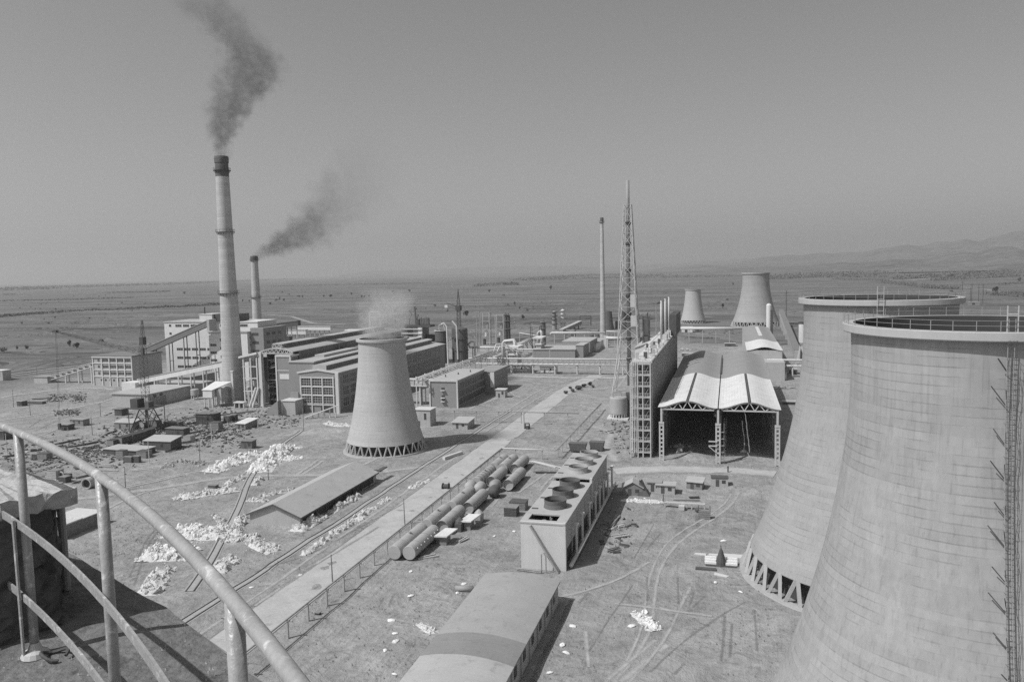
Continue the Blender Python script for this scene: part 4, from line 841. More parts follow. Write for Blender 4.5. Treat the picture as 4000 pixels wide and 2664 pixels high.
# right-hand water riser pipes and header
hd = T('riser_header', 'pale pipe header on the ground with tall T-headed risers beside the fan cooler', 'pipe', (-30.6, 180, 0))
mb = MB(hd); mb.path([(-30.7, 150.5, 0.6), (-30.7, 214, 0.6)], 0.42, 10); mb.build('header', 'pipe', hd, smooth=True)
for k, (y, h) in enumerate([(156.7,7.0),(163.5,7.2),(172.6,6.9),(180.8,6.9),(193.0,6.6),(200.6,6.5),(208.3,6.4),(187,6.7)]):
    mb = MB(hd); mb.tube((-30.7, y, 0.6), (-30.7, y, h), 0.27, n=10); mb.beam((-30.9, y-0.3, h), (-30.5, y+0.5, h+0.25), 0.7, 0.4); mb.tube((-30.7, y, h-0.6), (-31.9, y, h-0.6), 0.24, n=8); mb.build('riser', 'pipe', hd, smooth=False)
MB(hd).box(-30.2, 150.0, -0.35, -27.0, 212, -0.10).build('drain_slab', 'concrete_dark', hd)
bm = T('leaning_beam', 'long steel beam leaning against the end wall of the fan cooler', 'beam', G3('Y3',1375,1490))
b0 = Vector(bm.location); p1 = QY('Y3', 1110, 1065, 149.0); mb = MB(bm); mb.beam(b0+Vector((0,-0.6,0.1)), (p1[0], 149.0, p1[1]), 0.55, 0.35); mb.build('beam', 'steel', bm)
gate = T('pipe_gate', 'thin bent pipe loop standing before the end wall of the fan cooler', 'pipe', G3('X3',1215,520)); g0 = Vector(gate.location)
MB().path([(0,0,0),(0,0,4.0),(0.5,0,4.3),(0.9,0,3.6),(0.9,0,0.3)], 0.12, 6).build('loop', 'steel', gate); MB().path([(0,-0.3,0.6),(-3,-0.2,0.7),(-5.5,0,0.65)], 0.16, 6).build('branch', 'pipe_grey', gate)
# ------------------------------------------------------------------ long low shed bottom centre
ns = T('low_long_shed', 'long low shed with shallow curved roof and one dark roof patch, bottom centre', 'shed', (-36.5, 110, 0))
def cur(z): return [(x, z+0.95*(1-((x+36.6)/7.1)**2)) for x in [-43.8+14.4*k/16 for k in range(17)]]
for y0, y1, m_ in ((60, 102.6, 'felt_strip'), (102.62, 109.6, 'felt_strip_dark'), (109.62, 134.4, 'felt_strip_mid')):
    sec = cur(4.0); mb = MB(ns); mb.extrude_y(sec+[(x, z-0.25) for x, z in sec[::-1]], y0, y1); mb.build('roof_panel', m_, ns, smooth=False)
MB(ns).box(-43.4, 60, -0.5, -29.75, 133.9, 3.85).build('wall', 'plaster_grey', ns)
mb = MB(ns); mb.extrude_y([(x, z-0.3) for x, z in cur(4.0)]+[(-29.8, 3.8), (-43.4, 3.8)], 133.5, 133.95); mb.build('gable', 'plaster_grey', ns)
mb = MB(ns); mb.extrude_y([(-43.9,3.95),(-43.9,4.2),(-29.4,4.2),(-29.4,3.95)], 134.45, 134.7); 
for k in range(14):
    y = 62+k*5.2; MB(ns).box(-29.78, y, 1.5, -29.68, y+1.5, 3.0).build('window', 'glass', ns); MB(ns).box(-29.76, y-1.6, 0, -29.5, y-1.2, 3.7).build('pilaster', 'concrete', ns)
# spoil trench along its flank
strip('trench', [(-27.9, 60), (-27.9, 100), (-27.8, 136)], 1.6, 'furrow', 0.03, 0.4)

# ------------------------------------------------------------------ horizontal tanks laid out along the pipe
tank_specs = [(-67.9,147.2,163.4,'tank','nearest tank of the row next to the roadside pipe',0),(-64.7,147.6,162.6,'tank','nearest tank with a line of pale nozzle dots along its side',1),(-67.7,165.2,178.8,'tank','second tank along, next to the roadside pipe',0),
  (-63.9,165.0,178.4,'tank','second tank along on the outer side, beside the lidded boxes',2),(-66.9,179.9,195.4,'tank','third tank along, next to the roadside pipe',0),(-62.6,179.8,193.2,'tank','third tank along on the outer side, with a dark flank',2),
  (-68.0,203.0,218.0,'tank','ribbed tank just past the domed stubs, next to the pipe',3),(-64.1,204.6,217.0,'tank','tank just past the domed stubs, in the middle file',2),(-58.5,202.2,217.2,'tank','tank lying apart on the outer side with an open dark end',2),
  (-68.0,220.0,232.6,'tank','farthest tank of the row next to the pipe',0),(-65.1,219.6,233.0,'tank','farthest tank of the middle file',0),(-61.4,219.4,232.4,'tank','farthest tank of the outer file with an open end',2)]
for x, y0, y1, m_, lab, style in tank_specs:
    r_ = 1.5; t_ = T('storage_tank', 'grey steel cylinder, ' + lab, 'tank', (x, (y0+y1)/2, 0), 'tanks lying beside the roadside pipe'); zc_ = r_+0.15; L = (y1-y0)/2
    def ring(yy, rr_): return [(rr_*math.cos(2*PI*k/28), yy, zc_+rr_*math.sin(2*PI*k/28)) for k in range(29)]
    if style == 2: rows_ = [ring(-L+0.6, 0.01), ring(-L+0.6, r_-0.06), ring(-L, r_-0.05), ring(-L, r_), ring(L-0.7, r_), ring(L-0.25, r_*.85), ring(L, r_*.45), ring(L+0.05, 0.01)]
    else: rows_ = [ring(-L-0.02, 0.01), ring(-L, r_*.96), ring(-L+0.12, r_), ring(L-0.7, r_), ring(L-0.25, r_*.85), ring(L, r_*.45), ring(L+0.05, 0.01)]
    MB().sheet(rows_).build('shell', m_, t_, smooth=False)
    for k in range(3 if style != 3 else 7):
        n_ = 3 if style != 3 else 7; yy = -L+L*2*(k+.7)/n_; MB().sheet([ring(yy-.07, r_), ring(yy-.07, r_+.06), ring(yy+.07, r_+.06), ring(yy+.07, r_)]).build('seam_band', 'steel' if style != 3 else 'steel_dark', t_)
    for yy in (-L*.6, L*.6): MB().box(-r_*.9, yy-.25, -0.3, r_*.9, yy+.25, 0.55).build('cradle', 'wood_dark', t_)
    if style == 1:
        for k in range(7): a = math.radians(25); MB().tube((r_*math.cos(a)*.97, -L+1.6+k*1.95, zc_+r_*math.sin(a)*.97), ((r_+.14)*math.cos(a), -L+1.6+k*1.95, zc_+(r_+.14)*math.sin(a)), 0.2, n=10).build('nozzle', 'pipe', t_)
    if style == 2:
        mb = MB()
        for k in range(8): yy = -L+1+k*1.7; mb.beam((r_*.98, yy, zc_-.1), (r_*.98, yy+1.2, zc_-.1), 0.12)
        mb.build('side_batten', 'wood_dark', t_)
    if style in (0, 3):
        mb = MB(); mb.tube((0.2, 0, zc_+r_-.05), (0.2, 0, zc_+r_+.35), 0.35, n=10); mb.build('manhole', 'steel', t_)
for k, (x, y, lab) in enumerate([(-68.4,199.4,'nearest the pipe'),(-65.4,198.6,'second from the pipe'),(-62.0,201.6,'paler of the outer two'),(-60.6,196.2,'darker of the outer two')]):
    t_ = T('domed_vessel', 'short dome-ended vessel lying between the tank rows, '+lab, 'tank', (x, y, 0), 'short domed vessels between the tanks'); r_ = 1.5
    def ring(yy, rr_): return [(rr_*math.cos(2*PI*k_/24), yy, 1.6+rr_*math.sin(2*PI*k_/24)) for k_ in range(25)]
    MB().sheet([ring(-2.4,0.01),ring(-2.3,.6),ring(-1.9,1.1),ring(-1.3,1.4),ring(-.8,1.5),ring(1.0,1.5),ring(1.6,1.3),ring(2.1,.8),ring(2.3,0.01)]).build('shell', 'tank' if k < 2 else 'tank_dark' if k == 3 else 'steel', t_, smooth=True)
    MB().box(-1.2,-.6,-.3,1.2,-.2,.4).build('cradle','wood_dark',t_); MB().box(-1.2,.4,-.3,1.2,.8,.4).build('cradle','wood_dark',t_)

# ------------------------------------------------------------------ pipelines on posts
def pipeline(label, pts, zs, r_, post_every, m_='pipe', pm='concrete', arm=True, pw=0.34, name='pipeline', spots=None, twin=None, group=None):
    t_ = T(name, label, 'pipeline', (pts[0][0], pts[0][1], 0), group)
    P = [(p_[0], p_[1], z_) for p_, z_ in zip(pts, zs)]
    MB(t_).path(P, r_, 8).build('pipe', m_, t_, smooth=True)
    if twin: MB(t_).path([(x+twin[0], y+twin[1], z+twin[2]) for x, y, z in P], twin[3], 8).build('pipe', m_, t_, smooth=True)
    src = None
    for a, b_ in zip(P, P[1:]):
        a, b_ = Vector(a), Vector(b_); n = max(1, round((b_-a).length/post_every))
        for k in range(n):
            q = a.lerp(b_, (k+.5)/n); mb = MB(t_); g_ = gz(q.x, q.y) if q.y < 400 else -0.2; mb.box(q.x-pw/2, q.y-pw/2, g_-0.4, q.x+pw/2, q.y+pw/2, q.z-r_)
            d = (b_-a).normalized(); nn = Vector((-d.y, d.x, 0))
            if arm: mb.beam(q-nn*0.2+Vector((0,0,-r_-.1)), q-nn*0.95+Vector((0,0,-r_-.1)), 0.26, 0.22)
            mb.build('post', pm, t_)
    return t_
rp = pipeline('long pipe on concrete posts running beside the pale road', [(-71, 68), (-71, 239.3)], [3.15, 3.0], 0.16, 6.7, 'pipe_grey', twin=(0.45, 0, -0.05, 0.09))
pipeline('pale cross pipe joining the roadside pipe to the next row of posts', [(-71, 239.5), (-53.3, 239.5)], [3.05, 3.0], 0.17, 9, 'pipe')
pipeline('second row of pipe posts going away past the fan cooler', [(-53.2, 239.8), (-53.0, 330)], [2.9, 2.9], 0.15, 6.6, 'pipe_grey', twin=(0.4, 0, 0, 0.09))
pipeline('pipe carried over the road on tall posts', [(-112, 295), (-56, 295.5)], [4.6, 4.6], 0.17, 9.4, 'pipe_grey')
kk = T('valve_stack', 'bundle of valves at the tall post beside the road crossing', 'valve', G3('Z3',1050,1470)); MB().path([(0,0,0),(0,0,6.3)],0.35,8).build('post','concrete_pale',kk); MB().path([(0.6,0.2,0),(0.6,0.2,2.0),(2.2,0.2,2.0),(2.2,0.2,0)],0.3,8).build('valve_loop','steel_dark',kk); MB().box(1.0,-.6,0,2.0,.6,1.2).build('valve_body','steel_dark',kk)
# ------------------------------------------------------------------ the pipe bridge across the works
pb = T('pipe_bridge', 'long truss bridge of white pipes crossing behind the lattice tower', 'pipe bridge', (-95, 444, 0))
def bridge(t_, x0, x1, y, zt, zb, post_every, skip=()):
    for dy, z, r_, m_ in ((-1.3, zt+.3, .38, 'pipe'), (0.2, zt+.3, .25, 'pipe'), (-1.3, zb+.3, .42, 'pipe'), (1.2, zb+.3, .3, 'pipe_grey')): MB(t_).path([(x0, y+dy, z), (x1, y+dy, z)], r_, 8).build('pipe', m_, t_, smooth=True)
    for yy in (-1.6, 1.6):
        mb = MB(t_); n = int(abs(x1-x0)/3)
        mb.beam((x0, y+yy, zt-.15), (x1, y+yy, zt-.15), .25); mb.beam((x0, y+yy, zb-.1), (x1, y+yy, zb-.1), .25)
        for k in range(n+1): xx = x0+(x1-x0)*k/n; mb.beam((xx, y+yy, zb-.1), (xx, y+yy, zt-.15), .16); 
        for k in range(n): xa = x0+(x1-x0)*k/n; xb = x0+(x1-x0)*(k+1)/n; mb.beam((xa, y+yy, zb), (xb, y+yy, zt-.2), .1)
        mb.build('truss', 'steel', t_)
    n = max(1, int(abs(x1-x0)/post_every))
    for k in range(n+1):
        xx = x0+(x1-x0)*k/n; mb = MB(t_); mb.box(xx-.3, y-1.5, -.4, xx+.3, y-1.0, zb-.2).box(xx-.3, y+1.0, -.4, xx+.3, y+1.5, zb-.2).box(xx-.25, y-1.5, zb-.6, xx+.25, y+1.5, zb-.22); mb.build('trestle', 'concrete_pale', t_)
bridge(pb, -151, -32, 444, 8.6, 5.4, 12)
pb2 = T('pipe_bridge', 'short stretch of pipe bridge between the hall and the rear big tower', 'pipe bridge', (30, 444, 0)); bridge(pb2, 20, 72, 444, 9.2, 6.0, 13)
rk = T('pipe_rack', 'pipe rack on white frames running away past the brick process block', 'pipe rack', (-131.6, 330, 0))
for dx, z, r_ in ((-2.2, 13.6, .35), (-1.2, 13.6, .22), (0.4, 13.6, .3), (-1.9, 11.9, .3), (0.2, 11.9, .25)): MB(rk).path([(-132.5+dx, 322, z), (-132.5+dx, 443.5, z)], r_, 8).build('pipe', 'pipe', rk, smooth=True)
for k in range(12):
    y = 323+k*10.6; mb = MB(rk); mb.beam((-135.2, y, -.4), (-135.2, y, 14.2), .4); mb.beam((-131.4, y, 12.6), (-131.4, y, 14.2), .3); mb.beam((-135.4, y, 13.1), (-131.2, y, 13.1), .35); mb.beam((-135.4, y, 11.4), (-131.2, y, 11.4), .35); mb.build('frame', 'concrete_pale', rk)
for k, (dx, top) in enumerate(((0, 17.5), (2.2, 16.3))): MB(rk).path([(-133+dx, 436, 13.6), (-133+dx, 441, top), (-128+dx, 443, top), (-120+dx*2, 443.5, 9.3)], .34, 8).build('expansion_loop', 'pipe', rk, smooth=True)
# thick insulated mains farther back
pm = T('insulated_main', 'thick white insulated main on posts behind the low buildings', 'pipeline', (-115, 600, 0))
MB(pm).path([(-135.5, 600, 9.2), (-135.5, 600, 11.2), (-134.5, 600, 11.4), (-92.5, 600, 11.4)], .85, 10).build('pipe', 'pipe', pm, smooth=True)
for k in range(6): MB(pm).box(-133+k*8, 599.6, -.4, -132.3+k*8, 600.4, 10.6).build('post', 'concrete', pm)
MB(pm).box(-93.6, 598.8, -.4, -90.4, 601.2, 9.0).build('anchor_block', 'concrete_pale', pm)
for (lab, f, a, b_, Y, r_) in [('white pipe lying along the tops of posts left of the lattice tower', 'Z3', (1810,575), (1960,580), 640, .5), ('long pale low main behind the retort battery', 'Z4', (800,548), (1420,548), 640, 1.1), ('pale pipe passing behind the lattice tower legs', 'Z3', (1810,635), (1960,640), 560, 1.0),
                               ('level white pipe over the middle of the works', 'Z3', (980,738), (1290,742), 500, .35), ('grey pipe with a bent end left of the pipe loops', 'Z3', (580,722), (870,725), 500, .75), ('thin white pipe far behind the pipe loops', 'Z3', (1010,590), (1330,640), 640, .4)]:
    (x0, z0), (x1, z1) = QY(f, *a, Y), QY(f, *b_, Y); t_ = T('pipeline', lab, 'pipeline', (x0, Y, 0)); MB(t_).path([(x0, Y, z0), (x1, Y, z1)], r_, 10).build('pipe', 'pipe', t_, smooth=True)
    n = max(2, int(abs(x1-x0)/9))
    for k in range(n+1): xx = x0+(x1-x0)*k/n; MB(t_).box(xx-.25, Y-.25, -.5, xx+.25, Y+.25, z0-r_+.1).build('post', 'concrete', t_)
    if 'bent' in lab: MB(t_).path([(x0, Y, z0), (x0-2, Y, z0), (x0-3, Y, z0+2.2), (x0-.5, Y, z0+4), (x0+1.5, Y, z0+3.6), (x0+1.8, Y, 0)], r_, 8).build('bend', 'pipe', t_, smooth=True)
# pipe loops (expansion bends) on white saddles
for k, (f, xa, xb, yb, yt, Y, lab) in enumerate([('Z3',862,970,715,660,480,'large white pipe loop arching over a flat white saddle roof'),('Z3',1180,1215,610,575,560,'small far pipe loop beyond the large one')]):
    (x0, z0), (x1, z1) = QY(f, xa, yb, Y), QY(f, xb, yt, Y); t_ = T('pipe_loop', lab, 'pipe', ((x0+x1)/2, Y, 0)); 
    for dy in (-1.2, 1.0): MB(t_).path([(x0, Y+dy, 0), (x0, Y+dy, z1-1.5), (x0+1.2, Y+dy, z1-.2), (x1-1.2, Y+dy+.5, z1+.4), (x1, Y+dy, z1-1.2), (x1, Y+dy, 0)], .8 if k == 0 else .6, 8).build('pipe', 'pipe', t_, smooth=True)
for (f, xa, xb, yt, yb, yl, Y, lab) in [('Z3',880,1000,715,735,800,470,'pump shelter with bright flat double roof under the large pipe loop'),('Z3',1130,1220,632,645,690,530,'farther pump shelter with bright flat double roof')]:
    (x0, z1), (x1, z0) = QY(f, xa, yt, Y), QY(f, xb, yb, Y); t_ = T('pump_shelter', lab, 'shelter', ((x0+x1)/2, Y, 0)); MB(t_).box(x0, Y, z0, x1, Y+14, z1).build('roof', 'sheet_new', t_); MB(t_).box(x0+2, Y-.5, z0-4.2, x1-.5, Y+12, z0-3.2).build('lower_roof', 'sheet_new', t_)
    MB(t_).box(x0+2.5, Y+.3, -.4, x1-1, Y+11, z0-4.25).build('wall', 'plaster_grey', t_)
    for xx in (x0+.6, x1-1.6): MB(t_).box(xx, Y+.5, -.4, xx+.5, Y+1.0, z0).build('post', 'concrete_pale', t_)
# long sloping pipe ways running away to the pump shelters
for k, (f, a, b_, z, lab) in enumerate([('Z3',(600,810),(880,730),8.0,'sloping run of parallel white pipes left of the pump shelter'),('Z3',(740,815),(900,750),7.0,'second run of parallel pipes under the pump shelter'),('Z3',(970,700),(1120,630),9.0,'far run of parallel pipes beyond the pump shelter')]):
    p0, p1 = Q(f, *a, z), Q(f, *b_, z); t_ = T('pipe_way', lab, 'pipe rack', (p0[0], p0[1], 0))
    for j in range(3): MB(t_).path([(p0[0]+j*1.3, p0[1], z), (p1[0]+j*1.3, p1[1], z)], .42, 8).build('pipe', 'pipe', t_, smooth=True)
    for j in range(5): q = Vector((*p0, 0)).lerp(Vector((*p1, 0)), j/4); MB(t_).box(q.x-.5, q.y-.3, -.4, q.x+3.2, q.y+.3, z-.45).build('pier', 'concrete', t_)
# ------------------------------------------------------------------ power house
ph = T('power_house', 'big power house with glazed front, brick stair tower and open truss bay', 'building', (-187, 310, 0))
YB = 440
# boiler bay: open portal
mb = MB(ph); mb.box(-210.6, 315.4, -.5, -209.0, 317.4, 25.4); mb.build('portal_post', 'concrete_pale', ph)
mb = MB(ph); mb.box(-210.2, 322, -.5, -209.8, YB, 24.0); mb.build('wall', 'brick_dark', ph)
mb = MB(ph); mb.box(-209.6, 346, -.5, -193.2, 346.4, 25.2); mb.build('wall', 'inner', ph)
xs_ = [-209.8+17.2*k/8 for k in range(9)]; arch = lambda x: 25.5+1.7*(1-((x+201.2)/8.6)**2)
mb = MB(ph); mb.beam((-210, 316, 24.9), (-192.4, 316, 24.9), .5, .4)
for a, b_ in zip(xs_, xs_[1:]): mb.beam((a, 316, arch(a)), (b_, 316, arch(b_)), .55, .45)
for k in range(8):
    xm_ = (xs_[k]+xs_[k+1])/2; mb.beam((xs_[k], 316, arch(xs_[k])), (xm_, 316, 24.9), .28); mb.beam((xm_, 316, 24.9), (xs_[k+1], 316, arch(xs_[k+1])), .28)
mb.build('truss', 'steel_pale', ph)
sec = [(x, arch(x)+.3) for x in xs_]; mb = MB(ph); mb.extrude_y(sec+[(x, z-.3) for x, z in sec[::-1]], 317, YB); mb.build('boiler_roof', 'felt_pale', ph)
mb = MB(ph); mb.box(-203.6, 316.2, 27.2, -198.4, 316.6, 29.2); 
mb2 = MB(ph)
for a, b_ in (((-203.4,27.4),(-198.6,27.4)),((-203.4,29.1),(-198.6,29.1)),((-203.4,27.4),(-202.2,29.1)),((-202.2,29.1),(-201,27.4)),((-201,27.4),(-199.8,29.1)),((-199.8,29.1),(-198.6,27.4)),((-203.4,27.4),(-203.4,29.1)),((-198.6,27.4),(-198.6,29.1))): mb2.beam((a[0],316.4,a[1]),(b_[0],316.4,b_[1]),.22)
mb2.build('lantern_truss', 'steel_pale', ph)
lan = MB(ph).box(-203.3, 318, 27.0, -198.7, 428, 29.0).build('lantern', 'brick_dark', ph); MB(ph).box(-203.8, 317.6, 29.02, -198.1, 428.4, 29.35).build('lantern_roof', 'felt_pale', ph)
windows(ph, lan, '+x', [(322+k*8.8, -198.7, 27.25) for k in range(12)], 6.8, 1.5, (4, 1), fm='steel_dark')
# jumble of boiler steelwork inside the open bay
r_ = random.Random(21)
for k in range(26):
    x0, x1 = -208.6+r_.random()*2, -202.0+r_.random(); z = 1+k*.92; y = 318.5+r_.random()*8
    MB(ph).beam((x0, y, z), (x1, y+r_.uniform(-1,1), z+r_.choice((0,0,0,1.5,-1))), .3, .35).build('boiler_beam', r_.choice(('steel','steel_dark','concrete_pale','steel')), ph)
for k in range(6): MB(ph).tube((-207.5+k*1.1, 322+k, 0), (-207.5+k*1.1, 322+k, 22), .4, n=8).build('boiler_pipe', 'tank_dark', ph)
for k in range(7): MB(ph).box(-208.8, 319, 2.5+k*3.1, -202.2, 328, 2.62+k*3.1).build('boiler_floor', 'concrete_dark', ph)
# stair tower
st = MB(ph).box(-200.6, 314.6, -.5, -193.4, 321.5, 23.8).build('stair_tower', 'brick', ph)
for x in (-201.0, -193.6): MB(ph).box(x, 314.3, -.5, x+.7, 315.0, 24.2).build('corner_post', 'concrete_pale', ph)
MB(ph).box(-201.0, 314.28, 23.5, -192.9, 321.8, 24.3).build('parapet', 'concrete_pale', ph)
MB(ph).box(-199.0, 314.45, 13.2, -194.2, 314.59, 15.6).build('panel', 'plaster', ph); MB(ph).box(-200.2, 314.44, 17.0, -193.8, 314.58, 17.4).build('string_course', 'concrete_pale', ph)
# deaerator bay
MB(ph).box(-193.1, 312.6, -.5, -180.2, YB, 21.2).build('deaerator_wall', 'brick', ph); MB(ph).box(-193.0, 312.2, 21.22, -179.8, YB+.3, 21.8).build('deaerator_roof', 'felt_pale', ph)
cl = MB(ph).box(-193.4, 322, 21.8, -193.0, YB, 25.4).build('clerestory', 'brick_dark', ph); windows(ph, cl, '+x', [(324+k*7.6, -193.0, 22.4) for k in range(15)], 5.6, 2.4, (4, 2), fm='steel_dark')
MB(ph).box(-189.5, 330, 21.82, -184.5, YB-8, 22.9).build('low_lantern', 'felt_pale', ph)
cl2 = MB(ph).box(-180.19, 322, 17.2, -179.9, YB, 21.0).build('step_wall', 'brick_dark', ph); windows(ph, cl2, '+x', [(324+k*7.6, -179.9, 18.4) for k in range(15)], 5.6, 1.7, (4, 1), fm='steel_dark')
# turbine hall
gw = MB(ph); gw.extrude_y([(-184.2, -.5), (-165.0, -.5), (-165.0, 17.3), (-174.6, 18.6), (-184.2, 17.3)], 306.0, YB); gw = gw.build('turbine_wall', 'brick', ph)
mb = MB(ph); mb.extrude_y([(-184.6, 17.35), (-174.6, 18.72), (-164.6, 17.35), (-164.6, 17.75), (-174.6, 19.1), (-184.6, 17.75)], 306.4, YB+.3); mb.build('turbine_roof', 'felt_pale', ph)
mb = MB(ph); mb.extrude_y([(-184.8, 17.2), (-174.6, 18.55), (-164.4, 17.2), (-164.4, 17.9), (-174.6, 19.25), (-184.8, 17.9)], 305.6, 306.38); mb.build('gable_coping', 'concrete_pale', ph)
l2 = MB(ph).box(-177.4, 308, 18.6, -171.6, YB-4, 20.4).build('lantern', 'brick_dark', ph); mb = MB(ph); mb.extrude_y([(-177.8, 20.42), (-174.5, 20.95), (-171.2, 20.42), (-171.2, 20.7), (-174.5, 21.25), (-177.8, 20.7)], 307.6, YB-3.6); mb.build('lantern_roof', 'felt_pale', ph)
windows(ph, l2, '+x', [(312+k*8, -171.6, 19.0) for k in range(15)], 6.2, 1.1, (4, 1), fm='steel_dark')
MB(ph).box(-177.9, 307.3, 18.62, -171.1, 307.58, 20.9).build('lantern_end', 'plaster_grey', ph)
windows(ph, gw, '-y', [(-182.7+k*5.35, 306.0, 4.1+j*3.85) for k in range(3) for j in range(3)], 4.7, 3.3, (4, 3), proud=.3, fw=.16)
for k in range(4): MB(ph).box(-183.4+k*5.35, 305.45, -.5, -182.9+k*5.35, 305.98, 15.9).build('mullion_pier', 'concrete_pale', ph)
for z in (3.2, 7.35, 11.2, 15.2): MB(ph).box(-183.4, 305.5, z, -166.6, 305.97, z+.45).build('spandrel_beam', 'concrete_pale', ph)
MB(ph).box(-165.9, 305.2, -.5, -164.4, 306.3, 17.4).build('corner_column', 'concrete_pale', ph)
windows(ph, gw, '+x', [(310+k*7.2, -165.0, 2.2+j*5.0) for k in range(17) for j in range(3)], 5.6, 3.9, (3, 2), fm='concrete', proud=.2, fw=.25)
MB(ph).box(-173.5, 305.5, -.4, -166.2, 305.95, 3.1).build('doorway', 'inner', ph)
hd_ = MB(ph).box(-209.0, 398, 26.2, -201.2, 404, 29.0).build('roof_stair_head', 'plaster_grey', ph); 
for x in (-209.3, -201.3): MB(ph).box(x, 397.6, 26.0, x+.5, 398.0, 29.3).build('white_frame', 'plaster', ph)
MB(ph).box(-209.3, 397.6, 28.9, -200.8, 404.2, 29.4).build('white_frame', 'plaster', ph)
# low annex in front and its stepped loading ramp
an = T('annex', 'low pale annex in front of the glazed turbine hall', 'building', (-184.5, 300, 0)); MB(an).box(-188.6, 298.5, -.5, -182.0, 305.3, 5.9).build('wall', 'plaster_grey', an); MB(an).box(-188.9, 298.2, 5.92, -181.7, 305.4, 6.3).build('roof', 'concrete_pale', an)
MB(an).box(-188.9, 298.3, -.4, -188.2, 298.6, 5.8).build('corner_post', 'concrete_pale', an); MB(an).box(-187.9, 304.6, 6.32, -184.0, 305.4, 9.0).build('vent_house', 'brick', an)
rp_ = T('loading_ramp', 'dark sloping ramp wall left of the pale annex', 'ramp', (-192, 297, 0)); MB(rp_).prism([(-194.6, 296), (-188.95, 296), (-188.95, 301), (-194.6, 301)], -.5, [2.4, 6.4, 6.4, 2.4]).build('ramp', 'brick', rp_)
# entrance gallery beam on posts at the right of the turbine hall
eg = T('ramp_bridge', 'sloping footbridge on slim posts in front of the turbine hall corner', 'bridge', (-165, 296, 0)); (xa, za), (xb, zb_) = QY('Z2', 920, 1370, 291), QY('Z2', 1230, 1255, 298)
MB(eg).beam((xa, 291, max(za,.4)), (xb, 298, zb_), 1.2, .3).build('deck', 'concrete_pale', eg)
for k in range(6):
    s_ = (k+.4)/6; q = Vector((xa, 291, max(za,.4))).lerp(Vector((xb, 298, zb_)), s_); MB(eg).box(q.x-.22, q.y-.22, -.5, q.x+.22, q.y+.22, q.z-.1).build('post', 'concrete_pale', eg)
# ------------------------------------------------------------------ transformer bay / pipes left of the portal
la = T('lean_to_frame', 'pale roofed open frame between the chimney and the power house', 'shed', (-215, 318, 0))
MB(la).prism([(-220.5, 314.5), (-210.8, 314.5), (-210.8, 330), (-220.5, 330)], [22.6, 24.6, 24.6, 22.6], [23.5, 25.6, 25.6, 23.5]).build('roof', 'plaster', la)
for x in (-218.4, -214.6, -211.3): MB(la).box(x-.3, 315, -.5, x+.3, 315.6, 22.9).build('post', 'concrete_pale', la)
for z in (7, 13, 18.5): MB(la).box(-219, 315.1, z, -211, 315.7, z+.45).build('beam', 'concrete_pale', la)
MB(la).box(-219.5, 326, -.5, -211.2, 326.5, 22).build('rear_wall', 'inner', la)
for k, (x, y, r0, h) in enumerate(((-217.6, 318.6, 1.5, 11.5), (-213.6, 320, 1.2, 9.5))):
    MB(la).lathe([(0, r0), (h*.6, r0), (h*.65, r0*1.3), (h*.75, r0*1.3), (h*.8, r0*.8), (h, r0*.7)], 18, (x, y)).build('cyclone', 'tank' if k == 0 else 'tank_dark', la, smooth=False)
for k in range(2): MB(la).tube((-215.2+k*1.7, 313.6, -.2), (-212.2+k*1.4, 315.0, 9.0), .5, n=10).build('sloping_pipe', 'pipe', la)
sm = T('switch_cabinet', 'low pale concrete frame box before the lean-to', 'cabinet', (-219.6, 312, 0)); MB(sm).box(-222, 311, 2.1, -216.5, 314, 2.6).build('top', 'concrete_pale', sm)
for x in (-221.8, -219.3, -217): MB(sm).box(x, 311.2, -.4, x+.4, 313.8, 2.1).build('post', 'concrete_pale', sm)
MB(sm).box(-221.3, 312.2, .4, -217.2, 313.4, 2.05).build('box', 'steel_dark', sm)
# ------------------------------------------------------------------ ash bunker on legs in front of the chimney
ab = T('ash_bunker', 'small white-fronted bunker on thin legs at the foot of the tall chimney', 'bunker', (-234, 311, 0))
MB(ab).box(-237.2, 309.6, 4.6, -232.2, 318, 8.0).build('wall', 'plaster', ab)
MB(ab).prism([(-237.5, 309.3), (-231.8, 309.3), (-228.2, 319.5), (-237.5, 319.5)], [8.02, 8.02, 10.6, 10.6], [8.3, 8.3, 10.9, 10.9]).build('roof', 'plaster', ab)
for x in (-237.0, -234.8, -232.6):
    for y in (309.9, 313.5, 317.4): MB(ab).box(x, y, -.5, x+.42, y+.42, 4.6).build('leg', 'concrete_pale', ab)
MB(ab).prism([(-231.6, 312), (-229.0, 312), (-229.0, 317), (-231.6, 317)], 2.0, [8.0, 8.6, 8.6, 8.0]).build('hopper', 'plaster_grey', ab)
cm = T('concrete_mast', 'slender pale concrete column just in front of the chimney', 'column', (-227.8, 319.5, 0)); MB(cm).box(-228.3, 319, -.5, -227.2, 320, 16).build('shaft', 'concrete_pale', cm); MB(cm).box(-228.6, 318.8, 15.5, -226.9, 320.2, 16.1).build('head', 'concrete_pale', cm)
